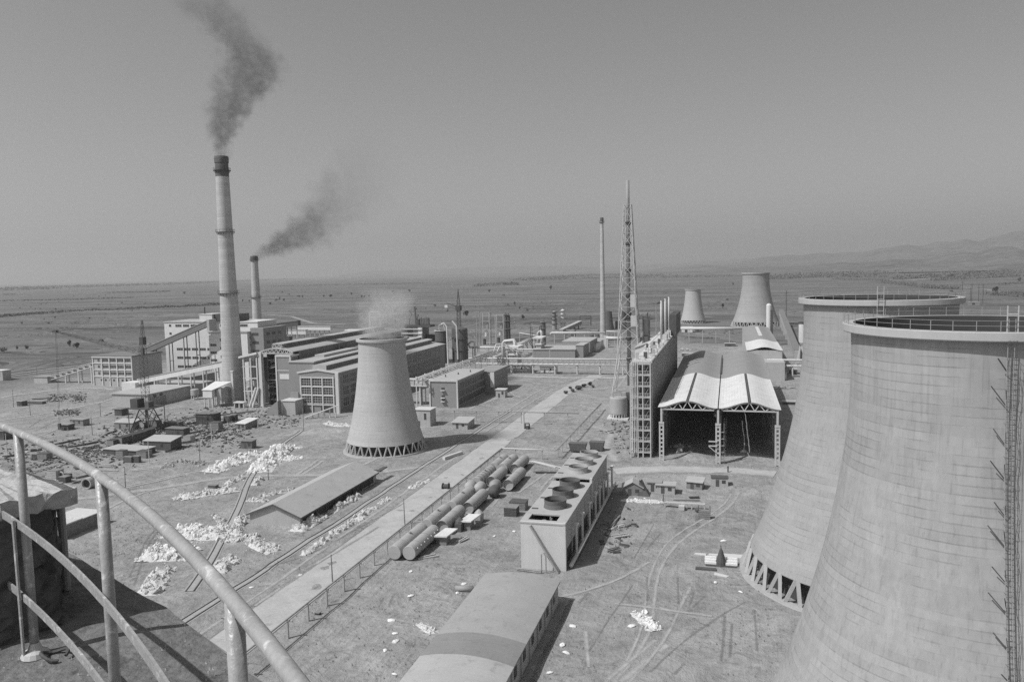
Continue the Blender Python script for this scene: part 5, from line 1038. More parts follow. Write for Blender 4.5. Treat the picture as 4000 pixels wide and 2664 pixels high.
# ------------------------------------------------------------------ low workshop range
ws = T('low_workshop', 'long low flat-roofed workshop behind the tower crane', 'building', (-275, 307, 0)); pw_ = [(-286, 306.6), (-265.4, 306.6), (-263.5, 352), (-286, 352)]
w_ = MB(ws).prism(pw_, -.5, 5.7).build('wall', 'plaster_grey', ws); MB(ws).prism([(-286.6, 306), (-264.8, 306), (-262.9, 352.6), (-286.6, 352.6)], 5.72, 6.15).build('roof', 'felt_pale', ws)
windows(ws, w_, '+x', [(310+k*4.4, -264.95, 4.2) for k in range(9)], 1.6, .9, (1, 1), fm='steel_dark')
MB(ws).box(-265.3, 308, -.4, -264.9, 350, 3.8).build('flank_panel', 'brick', ws)
wb = T('workshop_block', 'taller brick block joined behind the low workshop', 'building', (-279, 366, 0)); MB(wb).box(-302, 356, -.5, -279.6, 378, 6.9).build('wall', 'brick', wb); MB(wb).box(-302.5, 355.5, 6.92, -279.1, 378.5, 7.4).build('roof', 'felt', wb)
tk = T('water_tank', 'small round tank on posts beside the workshop', 'tank', G3('Z1',1795,1200)); MB().lathe([(2.2,.01),(2.2,2.0),(5.0,2.0),(5.2,1.8),(5.3,.01)],20).build('drum','tank',tk)
for k in range(5): a = k*1.256; MB().box(1.6*math.cos(a)-.15,1.6*math.sin(a)-.15,-.3,1.6*math.cos(a)+.15,1.6*math.sin(a)+.15,2.2).build('leg','concrete_pale',tk)
# ------------------------------------------------------------------ office with window bands
of = T('screening_house', 'four-storey block with rows of window bands, left of the coal building', 'building', (-337, 366, 0))
w_ = MB(of).box(-353, 366, -.5, -326, 390, 16.6).build('wall', 'plaster_grey', of); MB(of).box(-353.5, 365.4, 16.62, -325.5, 390.5, 17.4).build('roof', 'felt_dark', of); MB(of).box(-353.4, 365.3, 16.2, -325.6, 365.98, 16.7).build('cornice', 'plaster', of)
for z in (5.1, 9.0, 12.8): MB(of).box(-353.2, 365.6, z, -325.8, 365.97, z+.4).build('floor_band', 'plaster', of)
for x in (-353.2, -347.0, -341.8, -336.6, -331.4, -326.4): MB(of).box(x, 365.55, -.5, x+.5, 365.96, 16.1).build('pilaster', 'plaster', of)
windows(of, w_, '-y', [(-346.2+k*5.2, 366, z) for k in range(4) for z in (6.3, 10.1, 13.7)], 4.0, 1.7, (4, 1)); windows(of, w_, '-y', [(-349.8, 366, z) for z in (6.3, 10.1, 13.7)], 1.5, 1.7, (2, 1))
windows(of, w_, '-y', [(-348.5+k*2.9, 366, 2.6) for k in range(8)], 1.4, 1.3, (1, 1))
cvl = T('coal_conveyor', 'short inclined conveyor gallery climbing on trestles to the four-storey block', 'conveyor', (-375, 374, 0))
(xa, za), (xb, zb_) = (-394.0, 2.0), (-353.2, 13.0)
MB(cvl).beam((xa, 374, za), (xb, 374, zb_), 3.2, 1.9).build('gallery', 'plaster_grey', cvl); MB(cvl).beam((xa, 374, za+1.15), (xb, 374, zb_+1.15), 3.6, .25).build('roof', 'plaster', cvl); MB(cvl).beam((xa, 374, za-1.1), (xb, 374, zb_-1.1), 3.5, .3).build('floor', 'plaster', cvl)
for k in range(9): s_ = (k+.7)/9.5; q = Vector((xa, 372.3, za-.4)).lerp(Vector((xb, 372.3, zb_-.4)), s_); MB(cvl).box(q.x, 372.28, q.z, q.x+2.7, 372.38, q.z+.9).build('window', 'glass', cvl)
for x, h in ((-380, 4.3), (-370.5, 6.9), (-361, 9.4)):
    for y in (372.6, 375.2): MB(cvl).box(x-.3, y-.3, -.5, x+.3, y+.3, h).build('trestle', 'concrete_pale', cvl)
MB(cvl).box(-402, 371, -.4, -392, 377.5, 3.4).build('foot_house', 'plaster_grey', cvl); MB(cvl).box(-402.4, 370.6, 3.42, -391.6, 378, 3.8).build('foot_roof', 'felt', cvl)
# ------------------------------------------------------------------ coal preparation building
cp = T('coal_building', 'tall white blocky coal building behind the tall chimney', 'building', (-310, 400, 0))
a_ = MB(cp).box(-331, 400, -.5, -297.1, 424, 33.9).build('wall', 'plaster', cp); MB(cp).box(-331.4, 399.6, 33.92, -296.8, 424.4, 34.5).build('roof', 'felt_pale', cp)
MB(cp).box(-306, 400.4, 34.5, -297.2, 412, 38.4).build('penthouse', 'plaster', cp); MB(cp).box(-306.3, 400.1, 38.42, -296.9, 412.3, 38.8).build('penthouse_roof', 'concrete_pale', cp); MB(cp).box(-297.0, 402, 34.5, -281, 414, 38.6).build('penthouse_dark', 'steel_dark', cp)
b2 = MB(cp).box(-297.0, 396, -.5, -270.8, 424, 28.0).build('wall', 'plaster', cp); MB(cp).box(-297.3, 395.6, 28.02, -270.4, 424.4, 28.5).build('roof', 'felt', cp)
b3 = MB(cp).box(-297.0, 403, 28.5, -268.2, 423, 33.6).build('wall', 'plaster', cp); MB(cp).box(-297.3, 402.6, 33.62, -267.8, 423.4, 34.2).build('roof', 'plaster', cp)
b4 = MB(cp).box(-270.7, 399, -.5, -262, 424, 30.5).build('wall', 'brick', cp)
windows(cp, a_, '-y', [(-323+k*5.4, 400, z) for k in range(5) for z in (6.4, 11.8, 17.0, 31.2)], 4.3, 1.5, (3, 1)); windows(cp, a_, '-y', [(-327.6, 400, z) for z in (22.0, 26.5, 31.3)], 1.6, 1.4, (1, 1))
windows(cp, b2, '-y', [(-289.5, 396, z) for z in (8.0, 13.0, 18.0, 23.0)]+[(-279.5, 396, z) for z in (8, 13, 18)], 2.0, 1.6, (2, 2)); windows(cp, b2, '-y', [(-296.2, 396, z) for z in (11, 15.5, 20)], 4.2, 1.4, (3, 1))
windows(cp, b3, '-y', [(-294+k*7, 403, 31.0) for k in range(3)], 5.0, 1.5, (4, 1)); windows(cp, b2, '+x', [(398.2, -270.8, z) for z in (9, 15, 20, 24.5)], .55, 1.2, (1, 1)); windows(cp, b4, '-y', [(-269.5, 399, z) for z in (10, 16, 21, 26)], 4.2, 1.7, (3, 1), fm='brick')
windows(cp, b4, '+x', [(402+k*6, -262, z) for k in range(3) for z in (10, 16, 21, 26)], 3.6, 1.7, (3, 1), fm='brick')
MB(cp).tube((-304.8, 404, 38.8), (-304.8, 404, 43), .4, n=8).build('vent_pipe', 'steel_dark', cp)
ic = T('inclined_conveyor', 'long inclined conveyor gallery rising to the top of the coal building', 'conveyor', (-320, 388, 0))
P0, P1 = Vector((-350, 387, 12.0)), Vector((-292.5, 391, 34.0))
MB(ic).beam(P0, P1, 3.4, 3.2).build('gallery', 'felt_dark', ic); MB(ic).beam(P0+Vector((0,0,1.75)), P1+Vector((0,0,1.75)), 3.9, .3).build('roof', 'felt_pale', ic)
MB(ic).prism([(-292.6,389),(-291.0,389),(-291.0,395.6),(-292.6,395.6)], [29.5,29.5,29.5,29.5], 36.2).build('head_house', 'plaster_grey', ic)
MB(ic).box(-353, 383.5, -.5, -345, 391, 14.4).build('transfer_house', 'plaster_grey', ic)
for s_ in (.2, .36, .55, .72, .86):
    q = P0.lerp(P1, s_); mb = MB(ic)
    for dy in (-1.4, 1.4): mb.beam((q.x, q.y+dy, -.4), (q.x, q.y+dy, q.z-1.5), .4)
    mb.beam((q.x, q.y-1.4, q.z*.5), (q.x, q.y+1.4, q.z*.5), .3); mb.build('trestle', 'steel_dark', ic)
lc = T('low_conveyor', 'pale roofed conveyor on columns sloping up past the foot of the tall chimney', 'conveyor', (-262, 336, 0)); P0, P1 = Vector((-297, 338, 7.2)), Vector((-212, 333, 23.2))
MB(lc).beam(P0, P1, 3.2, 2.6).build('gallery', 'plaster', lc); MB(lc).beam(P0+Vector((0,0,1.45)), P1+Vector((0,0,1.45)), 3.8, .3).build('roof', 'felt_pale', lc)
for k in range(11):
    q = P0.lerp(P1, (k+.4)/11); mb = MB(lc)
    for dy in (-1.3, 1.3): mb.box(q.x-.25, q.y+dy-.25, -.5, q.x+.25, q.y+dy+.25, q.z-1.2)
    mb.box(q.x-.2, q.y-1.3, q.z*.5, q.x+.2, q.y+1.3, q.z*.5+.4); mb.build('trestle', 'concrete_pale', lc)
MB(lc).box(-305, 334, -.5, -296.5, 342, 7.0).build('foot_house', 'plaster', lc)
# far galleries behind the power house
for lab, Y, pts, m_ in [('long pale gallery on stilts farthest behind the power house', 640, [(860,548),(1165,548)], 'plaster'), ('pale rough-topped gallery nearer behind the power house', 560, [(640,585),(940,585)], 'plaster'), ('dark conveyor bridge sloping down behind the power house', 470, [(495,545),(790,650)], 'steel_dark'), ('dark conveyor bridge sloping up behind the power house', 520, [(520,545),(870,500)], 'steel_dark')]:
    (xa, za), (xb, zb_) = QY('Z2', *pts[0], Y), QY('Z2', *pts[1], Y); t_ = T('gallery', lab, 'conveyor', ((xa+xb)/2, Y, 0)); MB(t_).beam((xa, Y, za), (xb, Y, zb_), 4.0, 3.0 if m_ == 'plaster' else 3.6).build('gallery', m_, t_); MB(t_).beam((xa, Y, za+2.0), (xb, Y, zb_+2.0), 4.6, .4).build('roof', 'felt_pale' if m_ == 'plaster' else 'felt_dark', t_)
    for k in range(7): q = Vector((xa, Y, za)).lerp(Vector((xb, Y, zb_)), (k+.5)/7); MB(t_).box(q.x-.35, Y-.35, -.5, q.x+.35, Y+.35, q.z-1.4).build('post', 'concrete', t_)
ves = T('transformer_group', 'cluster of bright white insulators between the coal building and the power house', 'transformer', (*Q('Z2',555,705,9)[:2], 0))
for k, dx in enumerate((-5, -1.5, 1, 4.5)): MB().lathe([(12,.9),(13,1.3),(15.5,1.3),(16.5,.8),(18,.5),(19,.01)],12,(dx,k%2*2)).build('insulator','plaster',ves)
MB().box(-7,-1,-.4,7,4,12).build('base','steel_dark',ves)
# ------------------------------------------------------------------ middle of the works
bb = T('brick_block', 'brick process block with white corner posts near the road', 'building', (-123, 346, 0))
w_ = MB(bb).box(-130, 326, -.5, -116.8, 366, 11.9).build('wall', 'brick', bb); MB(bb).box(-130.3, 325.7, 11.92, -116.5, 366.3, 12.4).build('roof', 'felt_pale', bb)
for x in (-130.25, -117.2): MB(bb).box(x, 325.6, -.5, x+.65, 326.1, 12.3).build('corner_post', 'concrete_pale', bb)
MB(bb).box(-130.3, 325.55, 11.7, -116.5, 325.98, 12.6).build('parapet', 'concrete_pale', bb); windows(bb, w_, '+x', [(328+k*3.5, -116.8, 1.2+j*3.4) for k in range(11) for j in range(3)], 2.6, 2.4, (2, 2), fm='brick_dark', proud=.15, fw=.2)
for z in (2.6, 4.2, 7.6): bl = MB(bb).box(-124.6, 324.8, z, -122.6, 325.95, z+.25).build('balcony', 'concrete_pale', bb); MB(bb).box(-124.4, 325.9, z+.25, -122.9, 326.02, z+1.4).build('door', 'glass', bb)
for k in range(3): MB(bb).tube((-126+k*3, 336+k*9, 12.4), (-126+k*3, 336+k*9, 13.4), .3, n=8).build('roof_vent', 'steel_dark', bb)
b2_ = T('brick_wing', 'lower brick wing with white-edged recess behind the brick process block', 'building', (-115, 372, 0)); w_ = MB(b2_).box(-122, 367, -.5, -112.2, 392, 10.6).build('wall', 'brick', b2_); MB(b2_).box(-122.3, 366.7, 10.62, -111.9, 392.3, 11.1).build('roof', 'felt', b2_); MB(b2_).box(-114.0, 366.6, 3.2, -112.0, 367.0, 10.6).build('white_pier', 'plaster', b2_)
windows(b2_, w_, '+x', [(369+k*4.4, -112.2, 2+j*3.6) for k in range(5) for j in range(2)], 3.2, 2.6, (2, 2), fm='brick_dark')
wk = T('covered_walkway', 'concrete walkway bridge leaving the brick process block toward the cooling tower', 'bridge', (-147, 332, 0)); MB(wk).box(-168, 330, 8.6, -130.4, 333.4, 9.1).build('deck', 'concrete_pale', wk); MB(wk).box(-168, 330, 11.6, -130.4, 333.4, 12.0).build('roof', 'concrete_pale', wk); MB(wk).box(-168, 330.3, 9.1, -130.4, 330.5, 11.6).build('panel', 'plaster_grey', wk)
for k in range(10): MB(wk).box(-167+k*3.9, 329.95, 9.1, -166.7+k*3.9, 330.25, 11.6).build('mullion', 'concrete_pale', wk)
for x in (-160, -148, -137): MB(wk).box(x, 330.4, -.5, x+.6, 333, 8.6).build('pier', 'concrete_pale', wk)
def hut(name, label, loc, sx, sy, h, wall, roof, style='flat', rz=0.0, over=.35, door=True, group=None, cat='hut'):
    t_ = T(name, label, cat, loc, group, rz); x, y = sx/2, sy/2
    if style == 'flat':
        MB().box(-x,-y,-.4,x,y,h).build('wall', wall, t_); MB().box(-x-over,-y-over,h+.004,x+over,y+over,h+.22).build('roof', roof, t_)
    elif style == 'mono':
        MB().prism([(-x,-y),(x,-y),(x,y),(-x,y)], -.4, [h,h,h*1.25,h*1.25]).build('wall', wall, t_); MB().prism([(-x-over,-y-over),(x+over,-y-over),(x+over,y+over),(-x-over,y+over)], [h,h,h*1.25+.05,h*1.25+.05], [h+.2,h+.2,h*1.25+.25,h*1.25+.25]).build('roof', roof, t_)
    else:                                                  # gable along y
        MB().extrude_y([(-x,-.4),(x,-.4),(x,h),(0,h+sx*.28),(-x,h)], -y, y).build('wall', wall, t_)
        for s_ in (-1, 1):
            MB().hexa([(0,-y-over,h+sx*.28+.02),(s_*(x+over),-y-over,h-over*.5),(s_*(x+over),y+over,h-over*.5),(0,y+over,h+sx*.28+.02),(0,-y-over,h+sx*.28+.16),(s_*(x+over),-y-over,h-over*.5+.14),(s_*(x+over),y+over,h-over*.5+.14),(0,y+over,h+sx*.28+.16)]).build('roof', roof, t_)
    if door:
        MB().box(-x*.5,-y-.06,0,-x*.5+.9,-y+.02,min(2.0,h*.85)).build('door', 'wood_dark', t_)
        if sx > 2.5: MB().box(x*.25,-y-.05,h*.4,x*.25+min(1.0,sx*.3),-y+.02,h*.8).build('window', 'glass', t_)
    return t_
hut('pump_hut', 'flat-roofed two-bay hut just beyond the small cooling tower', (-117, 287.2, 0), 7.0, 6.2, 6.4, 'plaster_grey', 'concrete_pale', 'flat')
hut('guard_hut', 'low hut with broad pale sloping roof beside the road', (-100.3, 285.8, 0), 6.2, 8.6, 2.3, 'plaster_grey', 'felt_pale', 'mono', over=.5)
hut('meter_hut', 'small square brick hut on the grass before the brick wing', (-105.8, 358.2, 0), 4.6, 4.4, 3.7, 'plaster_grey', 'concrete_pale', 'flat')
hut('white_hut', 'small white hut with three dark openings under the pipe bridge', (-103, 449, 0), 9.4, 6, 3.8, 'plaster', 'felt', 'flat')
hut('site_hut', 'white-roofed wooden hut among the yard clutter before the power house', (-187.2, 270.5, -.1), 4.6, 9.0, 2.3, 'wood', 'sheet_new', 'mono', over=.3)
mb_ = T('long_low_building', 'long low building with pale roof behind the pipe bridge', 'building', (-112, 530, 0)); MB(mb_).box(-132, 528, -.5, -102.4, 556, 5.4).build('wall', 'brick', mb_); MB(mb_).box(-132.5, 527.5, 5.42, -102, 556.5, 5.9).build('roof', 'felt_pale', mb_); MB(mb_).box(-102.3, 530, -.5, -97.0, 552, 8.2).build('tall_end', 'brick', mb_); MB(mb_).box(-117, 556.6, -.5, -97.0, 590, 8.4).build('rear_wing', 'brick', mb_); MB(mb_).box(-117.5, 556.5, 8.42, -96.5, 590.5, 8.9).build('rear_roof', 'felt_pale', mb_); MB(mb_).box(-102.6, 529.6, 8.22, -96.6, 552.4, 8.6).build('end_roof', 'felt_pale', mb_)
hut('white_gabled_house', 'white-fronted house with dark flank left of the lattice tower', (-99.4, 598, 0), 7.6, 44, 5.2, 'plaster', 'felt_pale', 'flat')
hut('cable_house', 'low pale building at the foot of the pipe bridge', (-122, 452, 0), 16, 8, 4.0, 'plaster_grey', 'felt_pale', 'flat')
# concrete tower with bright floor slabs, crane debris on top, dark gas vessels
ct = T('slab_tower', 'unfinished concrete tower with bright floor slabs behind the small cooling tower', 'building', (-206, 490, 0)); MB(ct).box(-214, 488.6, -.5, -199.4, 502, 24).build('wall', 'brick', ct); MB(ct).box(-202.0, 488.3, -.5, -198.9, 488.9, 24.2).build('white_pier', 'plaster', ct)
for k in range(8): MB(ct).box(-214.5, 487.4, 2.4+k*2.9, -199.0, 488.55, 2.9+k*2.9).build('floor_slab', 'plaster', ct)
for k in range(7): MB(ct).box(-209.6, 488.2, 3.3+k*2.9, -206.0, 488.58, 4.9+k*2.9).build('window', 'glass', ct)
MB(ct).prism([(-207.5,487.9),(-199.2,487.9),(-199.2,488.3),(-207.5,488.3)], [14.8,9.0,9.0,14.8], [16.4,19.0,19.0,16.4]).build('white_patch', 'plaster', ct)
dg = T('derrick_platform', 'dark steel platform with ragged mast on top of the slab tower', 'platform', (-204, 492, 24)); mb = MB(dg); mb.box(-212, 488, 24.2, -193, 497, 25.6); mb.build('platform', 'steel_dark', dg)
mb = MB(dg); mb.beam((-203.5, 490, 25.6), (-204.6, 490, 38.2), .9); mb.beam((-203.6, 490, 27), (-202, 490, 33), .5); mb.box(-204.2, 489.5, 25.6, -201.6, 491, 29.5); mb.build('mast', 'steel_dark', dg)
for k in range(7): MB(dg).beam((-200.5+k*1.1, 489, 25.6), (-200.5+k*1.1, 489, 30.4+.4*math.sin(k*2)), .45).build('bar', 'steel_dark', dg)
MB(dg).beam((-194, 489, 25.6), (-194.6, 489, 30.5), 1.0).build('end_frame', 'steel_dark', dg); MB(dg).path([(-209,490,25.5),(-208,490,30.5),(-206.6,490,33),(-208.6,490,35.5)],.25,6).build('hook','steel_dark',dg)
for k, (x, y, r0, h, lab) in enumerate([(-196.5, 498, 3.8, 18.5, 'squat dark vessel nearest the slab tower'), (-186.2, 491, 4.4, 21.6, 'tall dark gas vessel with white pipework on top'), (-173.5, 494, 4.6, 23.4, 'tall dark gas vessel standing on the road side of the white pipes'), (-180.5, 508, 4.3, 23, 'tall dark gas vessel behind the white pipes')]):
    t_ = T('gas_vessel', lab, 'tank', (x, y, 0), 'dark gas vessels'); MB().lathe([(-.5, r0), (h-1, r0), (h-.2, r0*.9), (h, r0*.5), (h+.2, .01)], 24).build('shell', 'tank_dark', t_)
    for z in (h*.35, h*.68): MB().lathe([(z, r0), (z, r0+.5), (z+.3, r0+.5), (z+.3, r0)], 24).build('gallery', 'steel_dark', t_)
    if k == 1:
        MB().lathe([(h+.05, r0*.9), (h+.05, r0*1.1), (h+.5, r0*1.1), (h+.5, r0*.9)], 24).build('rim', 'concrete_pale', t_); MB().path([(-1.5,0,h),(-1.5,0,h+4),(1.5,0,h+4.2),(2.5,0,h+.5)],.3,6).build('pipe','pipe',t_)
tp = T('down_pipe', 'tall white bent pipe standing in front of the dark gas vessels', 'pipe', (-180, 484, 0)); MB(tp).path([(-183.4, 484, 26.4), (-181.5, 484, 27.2), (-179.6, 484, 24.6), (-179.4, 484, 0)], .55, 8).build('pipe', 'pipe', tp); MB(tp).path([(-176.5, 486, 28.5), (-173.6, 486, 25), (-173.2, 486, 3)], .5, 8).build('branch', 'pipe', tp)
dm = T('derrick_crane', 'thin lattice derrick with a short arm and box above the gas vessels', 'crane', (-182, 515, 0))
mb = MB(dm)
for a, b_ in crn: mb.beam((-182+a*1.3, 515+b_*1.3, 0), (-182+a*.9, 515+b_*.9, 38), .28); mb.beam((-182+a*.9, 515+b_*.9, 38), (-182, 515, 49), .22)
for k in range(14): z = k*2.9; mb.beam((-183.2, 513.8, z), (-180.8, 513.8, z+2.9), .18); mb.beam((-180.8, 513.8, z), (-183.2, 513.8, z+2.9), .18)
mb.build('mast', 'steel_dark', dm); MB(dm).beam((-182, 515, 36.5), (-190.2, 514, 39.0), .7, .5).build('arm', 'steel_dark', dm); MB(dm).beam((-182, 515, 37), (-178.5, 515.5, 37.4), .5).build('counter_arm', 'steel_dark', dm); MB(dm).box(-183.6, 513, 34, -180.2, 516.6, 37).build('cab', 'steel_dark', dm); MB(dm).box(-191.6, 513, 36, -189.4, 515, 37.8).build('counterweight', 'plaster', dm)
stn = T('steel_frame', 'bare white portal frame showing through the steam over the small cooling tower', 'frame', (*QY('Z2',1560,520,560)[:1], 560, 0)); (xa, za), (xb, zb_) = QY('Z2', 1515, 395, 560), QY('Z2', 1615, 520, 560); mb = MB(stn)
for x in (xa, xb): mb.beam((x, 560, 0), (x, 560, za), .9)
for z in (za, (za+zb_)/2+1): mb.beam((xa, 560, z), (xb, 560, z), .9)
mb.beam(((xa+xb)/2, 560, zb_), ((xa+xb)/2, 560, (za+zb_)/2), .6); mb.build('frame', 'plaster', stn)
# far columns, dark cylinders, frames near the slim chimney
for k, (x, y, r0, h, lab, m_) in enumerate([(-173, 783, 2.6, 18.5, 'far process column with platforms, dark-sided', 'steel'), (-165.5, 790, 2.6, 19.5, 'far process column beside it, bright and knobbly', 'plaster')]):
    t_ = T('process_column', lab, 'column', (x, y, 0)); MB().lathe([(-.5, r0), (h*.5, r0), (h*.52, r0*.8), (h, r0*.8), (h+1, .3)], 16).build('shell', m_, t_)
    for z in (h*.3, h*.55, h*.75, h*.95): MB().lathe([(z, r0*.8), (z, r0*1.35), (z+.5, r0*1.35), (z+.5, r0*.8)], 16).build('platform', 'steel_dark' if k == 0 else 'steel', t_)
for k, (x, y, h, lab) in enumerate([(-117.5, 784, 18.2, 'dark tapering stack at the foot of the slim chimney'), (-104, 790, 17.5, 'dark cylinder seen against the lattice tower legs')]):
    t_ = T('quench_stack', lab, 'tank', (x, y, 0)); MB().lathe([(-.5, 6.0-k), (h*.4, 4.6-k*.5), (h, 3.6), (h, 3.0)], 20).build('shell', 'tank_dark', t_); MB().box(-7, -3, -.4, -3, 3, 8).build('side_house', 'steel_dark', t_)
pf = T('portal_frame', 'dark empty portal frame far left of the slim chimney', 'frame', (*Q('Z3',1620,520)[:2], 0)); (xa, za), (xb, zb_) = QY('Z3', 1568, 435, pf.location.y), QY('Z3', 1668, 520, pf.location.y); mb = MB(pf)
for x in (xa, xb): mb.beam((x, pf.location.y, -.4), (x, pf.location.y, za), 1.0)
mb.beam((xa, pf.location.y, za), (xb, pf.location.y, za), .9); mb.build('frame', 'steel_dark', pf)
fc = T('far_conveyor', 'far pale-roofed conveyor climbing toward the portal frame', 'conveyor', (-150, 760, 0)); (xa, za), (xb, zb_) = QY('Z3', 1395, 575, 760), QY('Z3', 1570, 495, 800); MB(fc).beam((xa, 760, za), (xb, 800, zb_), 4, 3).build('gallery', 'steel', fc); MB(fc).beam((xa, 760, za+1.8), (xb, 800, zb_+1.8), 4.6, .5).build('roof', 'felt_pale', fc)
for k in range(5): q = Vector((xa, 760, za)).lerp(Vector((xb, 800, zb_)), (k+.5)/5); MB(fc).box(q.x-.5, q.y-.5, -.5, q.x+.5, q.y+.5, q.z-1.3).build('post', 'steel_dark', fc)
cr_ = T('right_conveyor', 'conveyor gallery with pale patched flank beside the rear big tower', 'conveyor', (45, 600, 0)); P0, P1 = Vector((41.5, 520, 4.0)), Vector((50, 830, 14.0)); MB(cr_).beam(P0, P1, 3.4, 5.5).build('gallery', 'plaster_grey', cr_); MB(cr_).beam(P0+Vector((0,0,2.9)), P1+Vector((0,0,2.9)), 4.2, .35).build('roof', 'felt_dark', cr_)
for k in range(7): q = P0.lerp(P1, (k+.5)/7); MB(cr_).box(q.x-1.4, q.y-.5, -.5, q.x+1.4, q.y+.5, q.z-2.5).build('pier', 'concrete', cr_)
af = T('a_frame', 'white A-shaped support in front of the right-hand conveyor', 'frame', (41.5, 505, 0)); (xa, za), (xb, zb_) = QY('Z4', 1910, 820, 505), QY('Z4', 1950, 695, 505); mb = MB(af); mb.beam((xa, 505, -.4), (xb, 505, zb_), .9); mb.beam((xb+3.4, 505, -.4), (xb, 505, zb_), .9); mb.build('frame', 'concrete_pale', af)
wc = T('white_column', 'tall bright white vessel at the far end of the low vaulted shed', 'column', (29, 622, 0)); MB(wc).lathe([(-.5, 1.9), (30.5, 1.9), (31.6, 1.2), (31.9, .01)], 18, (29, 622)).build('shell', 'plaster', wc); MB(wc).box(30.2, 620, 5, 32, 622, 27).build('stair', 'steel_dark', wc)
for k, (x, y, h, lab) in enumerate([(63, 640, 17, 'dark upright tank half hidden by the rear big tower'), (55.5, 648, 15, 'pale-sided slim tank left of the half hidden dark one')]):
    t_ = T('upright_tank', lab, 'tank', (x, y, 0)); MB().lathe([(-.5, 5.0-k*2), (h, 5.0-k*2), (h+.6, .01)], 20).build('shell', ('tank_dark', 'plaster')[k], t_); MB().lathe([(h, 5.2-k*2), (h, 5.6-k*2), (h+.9, 5.6-k*2), (h+.9, 5.2-k*2)], 20).build('rim', 'steel_dark', t_)
MBX = [('Z4',880,590,1010,30,'wall of pale panels under the long far main'),]
# scattered stacks of stuff in the middle distance yard
for k, (f, x, y, sx_, sy_, h, m_, lab) in enumerate([('Z4',1000,640,16,6,1.6,'rust','dark heap of pipes behind the retort battery'),('Z4',1120,640,14,5,1.2,'rust','second dark heap of pipes behind the retort battery'),('Z4',1300,710,8,5,2.2,'wood_dark','dark crate in the yard behind the hall'),('Z4',890,750,6,16,1.4,'wood_pale','pale stack of boards beside the retort battery'),('Z4',920,800,9,6,2.0,'steel_dark','dark machine beside the pale boards'),('Z4',905,580,10,6,5,'plaster','small white house under the long far main'),('Z4',1010,580,6,5,4,'tank_dark','small dark house under the long far main'),
     ('Z4',1750,1010,7,8,3.5,'plaster','white walled store on the far side of the hall'),('Z4',1880,960,4,6,2.5,'wood_dark','dark opening hut by the pipe bridge'),('Z4',1850,1100,12,7,1.2,'felt_pale','flat pale slabs beside the hall flank'),('Z4',1870,1240,8,4,1.2,'steel_dark','dark scrap beside the rear big tower'),('Z5',1890,330,14,8,4,'wood','far flat-roofed yard shed behind the big towers')]):
    q = Q(f, x, y); t_ = T('yard_stack' if m_ in ('rust','wood_pale','felt_pale') else 'yard_hut', lab, 'stack' if m_ in ('rust','wood_pale','felt_pale') else 'hut', (q[0], q[1], -.2)); rr_ = random.Random(k)
    if m_ in ('rust', 'wood_pale', 'felt_pale'):
        for j in range(8):
            xx = rr_.uniform(-sx_/2, sx_/2); MB().beam((xx-sx_*.2, rr_.uniform(-sy_/2,sy_/2), rr_.uniform(.2,h)), (xx+sx_*.2, rr_.uniform(-sy_/2,sy_/2), rr_.uniform(.2,h)), .5, .4).build('bar', m_, t_)
    else:
        MB().box(-sx_/2,-sy_/2,-.4,sx_/2,sy_/2,h).build('wall', m_, t_); MB().box(-sx_/2-.3,-sy_/2-.3,h+.004,sx_/2+.3,sy_/2+.3,h+.3).build('roof', 'felt_pale', t_); MB().box(-sx_*.2,-sy_/2-.05,0,sx_*.05,-sy_/2+.02,h*.7).build('door', 'inner', t_)
for k, (f, x, y, h) in enumerate([('Z5',1785,330,34),('Z5',1872,325,30),('Z5',1935,310,28),('Z5',1975,315,28),('Z5',1860,330,24),('Z4',1815,470,33)]):
    q = Q(f, x, y); t_ = T('far_mast', 'tall thin bare mast behind the big cooling towers', 'mast', (q[0], q[1], -.3), 'far masts'); MB().path([(0,0,0),(0,0,h)],[.45,.3],6).build('pole','steel_dark',t_); MB().beam((-2.5,0,h*.92),(2.5,0,h*.92),.3).build('arm','steel_dark',t_)

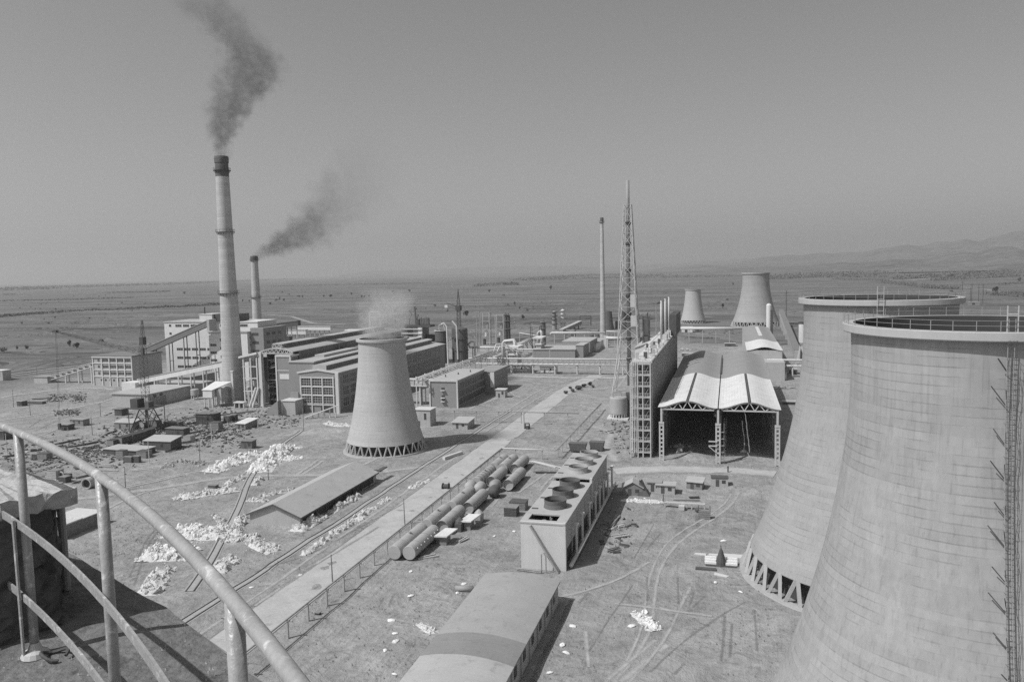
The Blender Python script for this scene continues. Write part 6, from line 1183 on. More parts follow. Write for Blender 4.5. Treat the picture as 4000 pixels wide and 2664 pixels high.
# taller frames, columns and scaffolds in the far middle of the works
for k, (f, x, yt, yb, Y, kind, lab) in enumerate([('Z3',640,330,560,600,'pole','thin tall vent pipe left of the far white pipe'),('Z3',700,400,600,620,'frame','pale scaffold frame behind the bent grey pipe'),('Z3',830,420,600,640,'frame','second pale scaffold frame behind the pump shelter'),('Z3',880,400,590,660,'column','dark slim column behind the pump shelter'),('Z3',905,405,590,670,'column','dark slim column paired with the first behind the pump shelter'),('Z3',615,395,640,560,'pole','thin dark pole right of the gas vessels'),('Z3',1230,470,640,600,'column','short dark column left of the thick white main'),('Z3',1160,520,640,580,'frame','small dark frame by the farther pump shelter'),
      ('Z4',500,400,560,640,'frame','low dark frame between the lattice tower and the hoist frame'),('Z4',620,330,560,520,'pole','thin pipe beside the five stacks'),('Z2',1700,420,560,600,'frame','faint frame behind the steam of the small cooling tower'),('Z2',610,480,640,500,'pole','thin pole above the white insulators'),('Z2',700,540,650,480,'frame','dark frame behind the open truss bay'),('Z3',1480,560,610,640,'frame','low dark frame under the far conveyor'),('Z3',1700,560,610,700,'frame','low clutter frame at the slim chimney foot')]):
    (xa, za), (xb, zb_) = QY(f, x, yt, Y), QY(f, x, yb, Y); t_ = T('process_frame' if kind == 'frame' else 'vent_pipe' if kind == 'pole' else 'slim_column', lab, {'frame': 'frame', 'pole': 'pipe', 'column': 'column'}[kind], (xa, Y, -.3))
    if kind == 'pole': MB().path([(0,0,0),(0,0,za)],[.5,.35],7).build('pipe','steel',t_); MB().path([(0,0,za*.8),(1.2,0,za*.8),(1.2,0,0)],.25,6).build('branch','steel',t_)
    elif kind == 'column':
        MB().lathe([(0,1.9),(za*.9,1.7),(za,.4)],14).build('shell','tank_dark',t_)
        for z in (za*.4, za*.7, za*.93): MB().lathe([(z,1.7),(z,2.6),(z+.4,2.6),(z+.4,1.7)],14).build('platform','steel',t_)
    else:
        w_ = 3.6
        for a, b_ in crn: MB().beam((a*w_,b_*2.4,0),(a*w_,b_*2.4,za),.45).build('post','steel_pale' if 'pale' in lab else 'steel_dark',t_)
        for j in range(1,5): z = za*j/4; MB().box(-w_,-2.6,z-.25,w_,2.6,z+.1).build('floor','steel',t_)
        for j in range(3): MB().lathe([(za*j/4+.3,1.3),(za*j/4+za*.18,1.3)],10,(-1.6+j*1.6,0)).build('vessel',('tank_dark','plaster','steel')[j],t_)
# ------------------------------------------------------------------ railway tracks
def track(label, pts, gauge=1.5, sleepers=False, rail_h=.16):
    P = []
    for i in range(len(pts)-1):
        a, b_ = Vector(pts[i]), Vector(pts[i+1]); k = max(1, int((b_-a).length/3)); P += [a.lerp(b_, j/k) for j in range(k)]
    P.append(Vector(pts[-1]))
    for _ in range(14): P = [P[0]]+[(P[i-1]+2*P[i]+P[i+1])/4 for i in range(1, len(P)-1)]+[P[-1]]
    t_ = T('railway_track', label, 'railway track', (P[0].x, P[0].y, 0))
    nr = []
    for i, q in enumerate(P): d = (P[min(i+1,len(P)-1)]-P[max(i-1,0)]).normalized(); nr.append(Vector((-d.y, d.x)))
    for s_ in (-1, 1):
        rows_ = []
        for q, n_ in zip(P, nr):
            c = q+n_*s_*gauge/2; z = max(gz(q.x, q.y), gz(c.x, c.y)) + .06; w2 = n_*.075
            rows_.append([(c.x-w2.x, c.y-w2.y, z-.15), (c.x-w2.x, c.y-w2.y, z+rail_h), (c.x+w2.x, c.y+w2.y, z+rail_h), (c.x+w2.x, c.y+w2.y, z-.15)])
        MB(t_).sheet(rows_).build('rail', 'rail', t_)
    rows_ = [[(q.x+n_.x*w, q.y+n_.y*w, gz(q.x+n_.x*w, q.y+n_.y*w)+dz) for w, dz in ((-1.25,.03),(-.6,.09),(.6,.09),(1.25,.03))] for q, n_ in zip(P, nr)]
    MB(t_).sheet(rows_).build('bed', 'ballast', t_, smooth=True)
    if sleepers:
        src = None
        for i, (q, n_) in enumerate(zip(P, nr)):
            for h_ in (0, .5):
                if i+h_ > len(P)-1.01: continue
                c = q.lerp(P[min(i+1, len(P)-1)], h_); a = math.atan2(n_.y, n_.x)
                if src is None: src = MB().box(-1.3,-.14,-.05,1.3,.14,.1).build('sleeper', 'wood_dark', t_); o = src
                else: o = put(src, t_)
                o.location = Vector((c.x, c.y, gz(c.x, c.y)+.1))-Vector(t_.location); o.rotation_euler = (0,0,a)
track('straight railway track running parallel to the pale road', [(-92.3, 70), (-92.3, 200), (-92.2, 300), (-92, 325)])
track('curving railway siding between the white rubble heaps', [(-100.5,124),Q('Y2',55,1398),Q('Y2',180,1150),Q('Y2',322,890),Q('Y2',400,645),Q('Y2',560,430),Q('Y2',720,300),Q('Y2',890,200)])
track('sleepered siding crossing the littered storage yard', [Q('Y1',210,545),Q('Y1',500,480),Q('Y1',800,395),Q('Y1',1160,300),Q('Y1',1500,210)], sleepers=True)
track('second sleepered siding nearer the concrete pipe', [Q('Y1',250,590),Q('Y1',450,540),Q('Y1',640,490)], sleepers=True)
track('far main line running past the four-storey block', [Q('Z1',0,980),Q('Z1',300,945),Q('Z1',600,910),Q('Z1',860,872)], sleepers=False)
track('far loop line beside the main line', [Q('Z1',40,965),Q('Z1',300,932),Q('Z1',600,895),Q('Z1',860,855)], sleepers=False)
# gabled depot shed between the rubble heaps
gs = T('gabled_shed', 'low gabled shed with broad grey roof among the rubble heaps', 'shed', (-105.5, 180, 0))
X0, X1, Y0, Y1_ = -113.2, -99.4, 162.8, 205.0; xm = (X0+X1)/2
mb = MB(gs); mb.extrude_y([(X0,-.5),(X1,-.5),(X1,2.5),(xm,5.2),(X0,2.5)], Y0, Y1_); mb.build('wall', 'plaster_grey', gs)
for s_, xe in ((-1, X0-.7), (1, X1+.7)): MB(gs).hexa([(xm,Y0-.6,5.25),(xe,Y0-.6,2.3),(xe,Y1_+.4,2.3),(xm,Y1_+.4,5.25),(xm,Y0-.6,5.45),(xe,Y0-.6,2.5),(xe,Y1_+.4,2.5),(xm,Y1_+.4,5.45)]).build('roof_slope', 'felt_strip', gs)
mb = MB(gs)
for s_, xe in ((-1, X0-.7), (1, X1+.7)): mb.beam((xm, Y0-.66, 5.15), (xe, Y0-.66, 2.2), .12, .35)
mb.build('verge_board', 'wood_dark', gs); MB(gs).box(X1+.55, Y0-.6, 2.1, X1+.75, Y1_+.4, 2.45).build('gutter', 'wood_dark', gs)
for k in range(8): MB(gs).box(X1+.2, Y0+2+k*5, -.4, X1+.4, Y0+2.2+k*5, 2.3).build('post', 'wood_dark', gs)
MB(gs).box(X1+.003, Y0+1, 0, X1+.06, Y1_-2, 2.2).build('flank_opening', 'inner', gs); MB(gs).box(X1-.4, Y1_+.5, 2.5, X1+.9, Y1_+6, 2.8).build('end_canopy', 'wood_dark', gs)
# ------------------------------------------------------------------ rubble heaps
STN = []
for s_ in range(4):
    r_ = random.Random(40+s_); mb = MB(); vs = []; prof = [(-.35,.3),(-.1,.9),(.35,.85),(.7,.25)]
    for z, r0 in prof: vs += [(r0*math.cos(2*PI*k/6)*r_.uniform(.75,1.2), r0*math.sin(2*PI*k/6)*r_.uniform(.75,1.2), z*r_.uniform(.8,1.2)) for k in range(6)]
    fs = [(i*6+k, i*6+(k+1) % 6, (i+1)*6+(k+1) % 6, (i+1)*6+k) for i in range(3) for k in range(6)]+[tuple(range(6)), tuple(range(18,24))]
    mb.add(vs, fs); STN.append(mb)
STONE_ME = {}
def heap(label, f, a, b_, w, h, n, small, m_='rubble', mb_='rubble_base', size=.42, group='white rubble heaps'):
    A_, B_ = Vector(Q(f, *a)), Vector(Q(f, *b_)); L = (B_-A_).length+w; c = (A_+B_)/2; ang = math.atan2(B_.y-A_.y, B_.x-A_.x); r_ = random.Random(int(a[0]*7+a[1])); g_ = gz(c.x, c.y)
    t_ = T('rubble_heap', label, 'rubble heap', (c.x, c.y, g_), group, ang)
    ph_ = [r_.random()*6 for _ in range(4)]
    def hz(s_, q): e = max(0, 1-(2*s_/L)**4)*max(0, 1-(2*q/w)**2); return h*e*(.6+.25*math.sin(s_*1.1+ph_[0])+.2*math.sin(q*1.7+s_*.6+ph_[1]))
    nx, ny = max(8, int(L/.7)), max(6, int(w/.7))
    MB().sheet([[(-L/2+L*i/nx, -w/2+w*j/ny, hz(-L/2+L*i/nx, -w/2+w*j/ny)+r_.uniform(-.1,.12)-.06) for i in range(nx+1)] for j in range(ny+1)]).build('mound', mb_, t_)
    key = m_
    if key not in STONE_ME: STONE_ME[key] = [s2.build('stone', m_, t_) for s2 in STN]; first = list(STONE_ME[key])
    else: first = []
    for k in range(n):
        s_, q = r_.uniform(-.5,.5)*L, r_.uniform(-.5,.5)*w*.95; o = first.pop() if first else put(STONE_ME[key][k % 4], t_); sc_ = size*(.35+1.5*r_.random()**2.2)
        o.location = (s_, q, hz(s_, q)+.05); o.rotation_euler = (r_.uniform(0,6),r_.uniform(0,6),r_.uniform(0,6)); o.scale = (sc_*1.2, sc_, sc_*.85)
    mbx = MB()
    for k in range(small):
        s_, q = r_.gauss(0,.22)*L, r_.gauss(0,.24)*w; z = hz(s_, q) if abs(2*q/w) < 1 and abs(2*s_/L) < 1 else 0; e = size*r_.uniform(.25,.6); th = r_.random()*6; ca, sa = math.cos(th)*e, math.sin(th)*e
        mbx.add([(s_+ca,q+sa,z-.05),(s_-sa,q+ca,z-.05),(s_-ca,q-sa,z-.05),(s_+sa,q-ca,z-.05),(s_+e*.2,q+e*.1,z+e*.9)], [(0,1,4),(1,2,4),(2,3,4),(3,0,4)])
    mbx.build('small_stones', m_, t_, kind='stuff')
heap('long bright white rubble heap left of the curving siding, farther one', 'Y2', (110,545), (440,425), 7.5, 2.2, 150, 260, size=.5)
heap('biggest bright white rubble heap right of the curving siding', 'Y2', (520,545), (700,360), 8.5, 2.8, 180, 300, size=.5)
heap('spur of the biggest white heap pointing to the cooling tower', 'Y2', (700,480), (830,450), 4.5, 1.2, 40, 140); heap('small white tail at the top of the biggest heap', 'Y2', (730,350), (865,345), 2.6, .9, 24, 90)
heap('mottled white rubble heap beyond the railing, left of the siding', 'Y1', (1680,815), (2120,745), 5.0, 1.3, 90, 260, 'rubble_mix')
heap('white rubble heap just above the railing bend, left of the siding', 'Y1', (1690,1130), (1990,1140), 8.5, 2.2, 150, 280, 'rubble')
heap('white rubble heap seen under the railing bend', 'Y1', (1480,1330), (1620,1330), 8, 2.4, 120, 220, 'rubble'); heap('lowest white rubble heap, beside the rooftop edge', 'X1', (1490,520), (1380,690), 5.0, 1.3, 60, 200, 'rubble_mix')
heap('small upright white heap right of the siding', 'Y2', (330,1000), (290,1130), 3.0, 1.4, 36, 120, 'rubble_mix'); heap('curved white heap right of the siding, middle part', 'Y2', (230,1200), (420,1180), 3.6, 1.3, 50, 160, 'rubble_mix'); heap('white heap end nearest the railway bend', 'Y2', (480,1230), (600,1280), 4.6, 1.4, 50, 160, 'rubble_mix')
heap('low rounded white heap close to the railing tube', 'Y2', (140,1460), (220,1390), 4.2, 1.5, 40, 140, 'rubble_mix')
heap('white heap piled against the near corner of the gabled shed', 'Y2', (880,1090), (1050,990), 4.2, 1.9, 60, 180, 'rubble_mix'); heap('long white ridge piled along the flank of the gabled shed', 'Y2', (1170,930), (1410,790), 2.6, 1.5, 50, 150, 'rubble_mix')
heap('scattered white stones beside the straight track, near end', 'Y2', (930,1320), (1130,1180), 2.2, .6, 30, 160, 'rubble_mix'); heap('scattered white stones beside the straight track, middle', 'Y2', (1190,1130), (1390,1010), 2.6, .8, 40, 160, 'rubble_mix'); heap('scattered white stones beside the straight track, opposite the shed', 'Y2', (1410,985), (1540,900), 2.4, .8, 30, 120, 'rubble_mix')
heap('few white stones by the track past the shed', 'Y2', (1610,855), (1700,810), 1.8, .5, 14, 60, 'rubble_mix'); heap('small white scatter between the track and the road', 'Y2', (1910,720), (2040,660), 2.0, .5, 18, 70, 'rubble_mix')
heap('little white heap left of the siding crossing', 'Y2', (230,670), (300,640), 3.0, 1.1, 24, 90, 'rubble_mix'); heap('little white heap right of the siding crossing', 'Y2', (460,680), (510,640), 2.6, 1.0, 20, 80, 'rubble_mix')
heap('dull rubble ridge left of the gabled shed', 'Y2', (550,780), (880,720), 3.0, .7, 40, 160, 'rubble_dull', 'rubble_base'); heap('dull white patch by the shed ridge', 'Y2', (420,830), (560,830), 2.6, .8, 30, 120, 'rubble_mix')
heap('pale rubble strewn behind the small cooling tower', 'Y2', (1140,120), (1330,150), 6, .9, 40, 160, 'rubble_mix'); heap('pale dust and stones left of the curved siding', 'Y1', (1980,960), (2050,1060), 2.2, .6, 16, 80, 'rubble_dull')
heap('pale broken planks and stones on the bare ground at lower right', 'X4', (220,900), (340,1010), 3.0, .6, 26, 90, 'rubble', 'rubble_base', .38); heap('pale scraps on the ground left of the curved-roof shed', 'X2', (1990,1000), (2080,1060), 2.0, .3, 12, 50, 'rubble', 'rubble_base', .3)
heap('dark brushwood heap at the yard edge', 'Y1', (1520,530), (1640,480), 4, .9, 30, 120, 'rubble_dull', 'furrow', .4, 'yard waste heaps'); heap('dull waste heap below the yard poles', 'Y1', (1650,480), (1830,500), 5, .8, 34, 140, 'rubble_dull', 'furrow', .4, 'yard waste heaps')
heap('dull stones left of the huts by the fan cooler', 'Y4', (110,830), (400,840), 3.4, .4, 30, 100, 'rubble', 'rubble_base', .3)
# lone pale stones
loner = None
for k, (f, x, y) in enumerate([('X2',1750,1080),('X2',1755,1155),('X2',1660,1245),('X2',1745,1455),('X2',1895,735),('X2',1895,510),('X2',1715,955),('X3',500,620),('X3',440,705),('X3',1440,1265),('X3',1290,1440),('X3',1405,1190),('X3',1500,1010),('X4',160,1010),('X4',930,620),('X4',1160,700),('Y4',1005,1195),('X3',780,185),('X3',960,140),('X2',430,655),('X2',880,545),('Y2',890,765)]):
    if loner is None: loner = STN[1].build('stone', 'rubble', None); o = loner
    else: o = loner.copy(); COL.objects.link(o)
    s_ = .35+.25*random.random(); p_ = G3(f, x, y, .08); o.location = p_; o.scale = (s_*1.5, s_, s_*.7); o.rotation_euler = (0,0,k); tag(o, 'single pale stone lying on the bare earth', 'stone', 'loose pale stones')
# ------------------------------------------------------------------ tower crane in the yard
cr = T('tower_crane', 'dark lattice tower crane with long jib in the storage yard', 'crane', (-223.5, 257, -.2)); cx, cy = -223.5, 257
def lattice(mb, P0, P1, w0, w1, n, r0, diag=.5):
    P0, P1 = Vector(P0), Vector(P1); d = (P1-P0).normalized(); a = d.orthogonal().normalized() if abs(d.z) < .9 else Vector((1,0,0)); a = (a-d*a.dot(d)).normalized(); b_ = d.cross(a); C = []
    for k in range(n+1):
        s_ = k/n; c = P0.lerp(P1, s_); w_ = (w0+(w1-w0)*s_)/2; C.append([c+a*w_+b_*w_, c-a*w_+b_*w_, c-a*w_-b_*w_, c+a*w_-b_*w_])
    for j in range(4): mb.path([q[j] for q in C], r0, 4)
    for k in range(n):
        for j in range(4): mb.beam(C[k][j], C[k+1][(j+1) % 4], r0*1.2); mb.beam(C[k+1][j], C[k+1][(j+1) % 4], r0*1.2)
for a, b_ in crn:
    mb = MB(cr); mb.beam((cx+a*4.6, cy+b_*4.6, -.3), (cx+a*1.6, cy+b_*1.6, 9.5), .4); mb.beam((cx+a*4.6, cy+b_*4.6, -.2), (cx+a*4.6, cy+b_*4.6, 9.3), .22); mb.build('leg', 'steel_dark', cr)
mb = MB(cr)
for a, b_ in crn: mb.beam((cx+a*4.6, cy+b_*4.6, .6), (cx-b_*4.6, cy+a*4.6, .6), .3); mb.beam((cx+a*4.6, cy+b_*4.6, .6), (cx-b_*2.5, cy+a*2.5, 6.5), .2); mb.beam((cx+a*3.1, cy+b_*3.1, 4.8), (cx-b_*1.8, cy+a*1.8, 9), .18)
mb.build('portal_bracing', 'steel_dark', cr); MB(cr).box(cx-4.8, cy-4.8, 9.4, cx+4.8, cy+4.8, 9.8).build('platform', 'steel_dark', cr); MB(cr).box(cx-4.6, cy-3.4, 9.8, cx-1.2, cy+.5, 13.2).build('machinery_house', 'steel_dark', cr); MB(cr).box(cx+1.0, cy-2, 9.8, cx+2.8, cy+1, 12.0).build('ballast_box', 'rust', cr)
mb = MB(cr); lattice(mb, (cx, cy, 9.8), (cx, cy, 33), 2.2, 2.0, 12, .06); mb.build('mast', 'steel_dark', cr); mb = MB(cr); lattice(mb, (cx, cy, 33), (cx+.6, cy, 44.2), 1.9, .4, 5, .06); mb.build('mast_head', 'steel_dark', cr)
MB(cr).box(cx-.2, cy-1.4, 34.5, cx+1.5, cy+.6, 37.6).build('cab', 'steel_dark', cr); MB(cr).box(cx+.6, cy-1.9, 30.5, cx+1.7, cy-.9, 33.4).build('winch', 'steel_dark', cr)
mb = MB(cr); lattice(mb, (cx-.8, cy, 31.4), (-262.5, cy-3, 40.0), 1.5, .5, 12, .05); mb.build('jib', 'steel_dark', cr)
MB(cr).path([(-262.5, cy-3, 40.1), (cx, cy, 44.0)], .05, 4).build('jib_stay', 'steel_dark', cr); MB(cr).box(-263.3, cy-3.6, 39.6, -261.6, cy-2.4, 40.6).build('jib_head', 'steel_dark', cr); MB(cr).beam((-262, cy-3, 40.2), (-253.6, cy-3, 40.7), .35, .2).build('jib_tip_bar', 'steel_dark', cr)
for dx in (0, .6): MB(cr).path([(-262.5+dx, cy-3, 39.8), (-261.0+dx, cy-6, 3.0)], .05, 4).build('hoist_rope', 'steel_dark', cr)
MB(cr).box(-261.3, cy-6.4, 1.2, -260.3, cy-5.6, 3.0).build('hook_block', 'steel_dark', cr)
# ------------------------------------------------------------------ yard huts, wagons and stores
for lab, f, x, y, sx_, sy_, h, wall, roof, st_ in [('dark board hut nearest the empty ground left of the yard', 'Y1',610,180,5.0,3.4,2.1,'wood_dark','felt','flat'),('pale board hut with dark end wall farther left in the yard','Y1',735,140,7.0,3.4,2.5,'wood','felt','flat'),('low dark hut on the grass left of the far rubble','Z1',205,1255,3.2,3.2,2.3,'wood_dark','felt','flat'),
   ('long dark store shed with broad pale roof in the storage yard','Y1',1500,355,11,6,3.2,'wood_dark','felt_pale','mono'),('wide flat roof shelter with open dark sides in the yard','Y1',1190,400,16,7,1.9,'wood_dark','felt_pale','flat'),('low pale-roofed shed under the tower crane','Y1',1180,170,9,5,2.6,'wood','felt_pale','mono'),
   ('dark shed with flat roof behind the storage yard','Y1',1920,120,8.5,5,4.2,'wood_dark','felt_dark','flat'),('small dark hut on the slope above the white heaps','Y1',2290,345,4.2,3.0,2.6,'rust','felt_dark','flat'),('dark hut beside the workshop corner','Z1',1120,1340,4,4,2.8,'wood_dark','felt_dark','flat'),('open-sided pale hut at the left edge of the plain','Z1',20,1020,8,6,6.0,'plaster_grey','plaster','flat'),
   ('small timber box hut right of the store shed','Y1',1640,250,8,3.6,3.6,'wood_dark','felt_dark','flat'),('tall dark-doored hut half hidden by the railing','Y1',30,265,5,4,3.4,'wood_dark','felt_dark','flat')]:
    hut('yard_hut', lab, G3(f, x, y), sx_, sy_, h, wall, roof, st_, rz=random.uniform(-.06,.06), over=.3)
for k, (x, y, L, h, lab) in enumerate([(982,338,4.2,2.4,'nearest and smallest dark wagon body in the storage yard'),(1062,326,7.5,3.0,'second dark wagon body of the row'),(1165,300,7.0,3.1,'third dark wagon body of the row'),(1260,262,6.5,3.0,'fourth dark wagon body of the row, under the crane')]):
    p_ = G3('Y1', x, y); t_ = T('wagon_body', lab, 'wagon', (p_[0]+1.6, p_[1]+L/2, p_[2]), 'row of wagon bodies', 0); MB().box(-1.5,-L/2,.4,1.5,L/2,h).build('body','wood_dark',t_); MB().extrude_y([(-1.65,h+.01),(1.65,h+.01),(0,h+.45)],-L/2-.1,L/2+.1).build('roof','steel_dark',t_); MB().box(-1.4,-L/2-.06,.5,1.4,-L/2+.01,h-.1).build('end_panel','wood',t_)
    for yy in (-L*.32, L*.32): MB().box(-1.3,yy-.4,-.2,1.3,yy+.4,.4).build('bogie','steel_dark',t_)
for k, (f, x, y, sx_, sy_, h, lab) in enumerate([('Y1',350,440,3,2.2,1.4,'low wooden crate left of the pair in the yard'),('Y1',415,450,4,2.5,2.0,'slatted wooden crate behind the first railing post'),('Y1',515,630,3.4,3.0,2.6,'pale box cabinet beside the wheel near the rooftop parapet'),('Y1',600,660,2.6,2.2,1.7,'small dark box in front of the wheel'),('Y1',1125,450,2.8,2.4,3.0,'upright timber bin beside the wide shelter'),('Y1',1185,480,3.2,1.2,1.9,'leaning board frame with dark panels at the yard edge'),('Y1',1260,480,2.6,1.2,2.2,'second leaning board frame at the yard edge'),
        ('Y1',1330,430,4,3,2.2,'dark lidded crate behind the yard pole'),('Y1',1500,360,2.4,1.4,3.0,'checkered upright pallet beside the store shed'),('Y1',1745,285,3,3,2.2,'pale drum crate in the middle of the yard'),('Y1',1420,160,5,3,2.8,'dark boxy store beside the crane leg'),('Y1',1600,165,7,3,2.6,'long dark boxy store right of the crane'),('Y1',1320,170,2.4,2,2.6,'pale crate between the crane legs'),('Y1',1990,185,4.4,3,3.2,'dark slatted crate under the flat-roofed shed'),('Y1',2100,110,3,2,2.6,'dark triangular sheet stack, first of two'),('Y1',2150,100,3,2,2.6,'dark triangular sheet stack, second of two'),
        ('Y1',1110,300,3,2,.6,'flat pale slab stack by the wagons'),('Z1',340,1235,9,2.5,1.3,'long low dark crate stack on the far grass'),('Y3',940,965,3.2,3.0,2.1,'dark slatted box between the tanks and the fan cooler'),('Y3',1005,905,4.2,3.4,2.0,'second dark box between the tanks and the fan cooler'),('Y2',80,715,2.5,1.5,.8,'little dark block by the mottled heap'),('X2',1040,895,.9,.7,.35,'little dark clod at the foot of a pipe post')]):
    t_ = T('crate', lab, 'crate', G3(f, x, y)); mm = ('wood_dark','wood','rust')[k % 3]
    if 'pale' in lab: mm = 'plaster_grey'
    n_ = 5
    for j in range(n_): MB().box(-sx_/2,-sy_/2-.05,h*j/n_+.02,sx_/2,-sy_/2,h*(j+.82)/n_).build('board', mm, t_)
    MB().box(-sx_/2+.05,-sy_/2+.02,-.2,sx_/2-.05,sy_/2-.02,h-.02).build('body', mm, t_); MB().box(-sx_/2-.08,-sy_/2-.1,h,sx_/2+.08,sy_/2+.08,h+.12).build('lid', 'wood' if mm != 'wood' else 'wood_dark', t_)
# lidded boxes on feet beside the tanks
for k, (f, x, y, lab) in enumerate([('Y3',330,1215,'nearest box on a narrow foot with a bright slanted lid, beside the tanks'),('Y3',550,1080,'second box with a bright slanted lid, beside the tanks'),('Y3',640,1022,'grey cone-topped box behind the second lidded box'),('Y3',465,1095,'dark upright box left of the second lidded box')]):
    t_ = T('lidded_box', lab, 'box', G3(f, x, y), 'lidded boxes beside the tanks'); MB().box(-.8,-1.6,-.3,.8,1.2,1.9).build('foot', ('wood','wood','tank','wood_dark')[k], t_)
    if k < 2: MB().prism([(-1.8,-2.3),(1.2,-2.3),(2.2,2.3),(-.8,2.3)], [2.0,2.1,2.5,2.4],[2.3,2.4,2.8,2.7]).build('lid','sheet_new',t_)
    else: MB().lathe([(1.9,1.2),(2.2,1.1),(3.0,.3),(3.1,.01)],8).build('lid',('','','tank','wood_dark')[k],t_)
# big concrete pipe, cable wheel, pipe stub
cpp = T('concrete_pipe', 'big open concrete pipe lying below the railing', 'pipe', (*G3('Y1',830,715)[:2], 1.55), None, math.radians(98))
def ringx(xx, rr_): return [(xx, rr_*math.cos(2*PI*k/28), rr_*math.sin(2*PI*k/28)) for k in range(29)]
MB().sheet([ringx(-1.8,1.3),ringx(-1.8,1.6),ringx(4.2,1.6),ringx(4.2,1.3),ringx(-1.8,1.3)]).build('barrel','concrete',cpp,smooth=False); MB().sheet([ringx(-1.0,.01),ringx(-1.0,1.29)]).build('inner_lining','inner',cpp)
cw = T('cable_reel', 'pale cable wheel standing beside the box cabinet', 'reel', G3('Y1',565,635,1.1)); MB().path([(1.0*math.cos(2*PI*k/20),0,1.0*math.sin(2*PI*k/20)) for k in range(20)],.22,6,closed=True).build('rim','plaster_grey',cw)
for k in range(4): MB().beam((-.9*math.cos(k*.785),0,-.9*math.sin(k*.785)),(.9*math.cos(k*.785),0,.9*math.sin(k*.785)),.1).build('spoke','steel_dark',cw)
MB().box(.2,.3,-1.2,2.6,1.6,.3).build('trailer','wood_dark',cw)
ps = T('pipe_stub', 'short thick pipe lying left of the curved-roof shed', 'pipe', (*G3('X3',500,690)[:2], .35)); MB().path([(-1.7,0,0),(1.7,.5,0)],.55,12).build('pipe','steel',ps,smooth=True)
# bundles of bars, beams and boards on the yard floor
r_ = random.Random(77)
for k, (f, a, b_, n, w, m_, lab) in enumerate([('Y1',(560,360),(950,285),6,3.0,'rust','long rusty bars laid out beside the siding, far bundle'),('Y1',(640,400),(960,330),5,2.5,'wood_dark','dark long beams laid out beside the siding'),('Y1',(500,320),(760,265),5,2.2,'wood_dark','dark beams left of the crane hook'),('Y1',(20,435),(260,410),4,1.6,'steel_dark','dark bars behind the first railing post'),('Y1',(270,385),(390,370),4,1.2,'steel_dark','short dark rack of bars in the far yard'),('Y1',(100,490),(280,480),5,2.0,'wood','jumbled boards beside the railing post'),('Y1',(0,500),(200,530),5,2.5,'wood','jumbled boards at the frame edge'),
      ('Y1',(760,520),(1060,520),6,2.4,'plaster_grey','pale lattice sections laid along the yard edge'),('Y1',(800,550),(1110,560),3,1.0,'plaster_grey','single long pale beam at the yard edge'),('Y1',(900,430),(1090,440),4,1.6,'wood','boards in front of the wide shelter'),('Y1',(970,235),(1100,195),4,1.4,'steel_dark','dark low frame beyond the wagons'),('Y1',(1160,300),(1290,265),4,1.0,'steel','ladder-like steel section beside the wagons'),('Y1',(660,680),(760,655),3,1.0,'steel_dark','dark bars left of the big concrete pipe'),('Y1',(690,635),(820,605),4,1.2,'rust','rusty angle bars above the concrete pipe'),
      ('Y1',(1500,400),(1700,340),5,2.2,'wood_dark','dark beams below the store shed'),('Y1',(1560,330),(1800,290),6,2.6,'rust','scrap bars in the middle of the yard'),('Y1',(1680,240),(1900,190),6,2.6,'wood','boards right of the store shed'),('Y1',(1640,150),(1830,110),5,2.4,'steel_dark','dark bars right of the crane'),('Y1',(1850,230),(2080,190),6,3,'rust','scrap strewn below the flat-roofed shed'),('Y1',(1700,90),(1840,60),4,2,'wood','boards behind the crane'),('Y1',(2100,60),(2330,20),5,2.2,'wood','boards before the annex'),('Y2',(60,60),(500,10),4,1.8,'wood','long boards in front of the power house'),
      ('Y3',(1840,1110),(1940,980),4,1.0,'wood','planks lying right of the fan cooler'),('Y3',(1900,1080),(1980,1060),5,1.2,'wood_pale','tangle of boards right of the fan cooler'),('Y3',(1820,1310),(1940,1280),4,1.0,'wood','boards on the ground near the fan cooler drain'),('Y3',(1860,1180),(2030,1160),7,2.2,'wood_pale','scatter of pale timber right of the fan cooler'),('Y4',(40,1240),(150,1265),2,.6,'wood_dark','two dark planks on the bare ground'),('Y3',(440,1220),(530,1170),5,1.6,'wood_pale','small pale pallet beside the lidded box'),('Y2',(1950,1380),(2150,1340),2,.5,'wood_pale','long pale plank in front of the nearest tanks'),
      ('Y3',(1100,470),(1400,540),3,.8,'pipe','pale thin pipe lying beyond the tanks'),('Y3',(1140,580),(1370,580),5,.8,'steel_dark','dark scraps beyond the tanks'),('Y4',(680,805),(790,805),5,.9,'steel_dark','dark flat scraps between the huts and the trestles'),('Y4',(530,830),(800,830),2,.4,'steel','two thin rails lying before the trestle bench'),('Z1',(290,1200),(440,1190),5,1.6,'wood_dark','dark timbers on the far grass'),('Y2',(1230,530),(1330,520),4,1.6,'plaster_grey','pale planks left of the road mound'),('Y2',(1460,570),(1650,560),4,1.4,'wood_dark','dark boards behind the gabled shed')]):
    A_, B_ = Vector((*Q(f, *a), 0)), Vector((*Q(f, *b_), 0)); c = (A_+B_)/2; t_ = T('beam_bundle' if n > 3 else 'beam_pair', lab, 'beams', (c.x, c.y, gz(c.x, c.y))); d = (B_-A_); nn = Vector((-d.y, d.x, 0)).normalized()
    for j in range(n):
        o = nn*r_.uniform(-w/2, w/2); s0, s1 = r_.uniform(-.5,-.3), r_.uniform(.3,.5); z = .12+.18*(j % 3); MB().beam(d*s0+o+Vector((0,0,z)), d*s1+o+nn*r_.uniform(-.4,.4)+Vector((0,0,z)), .28, .22).build('beam', m_, t_)
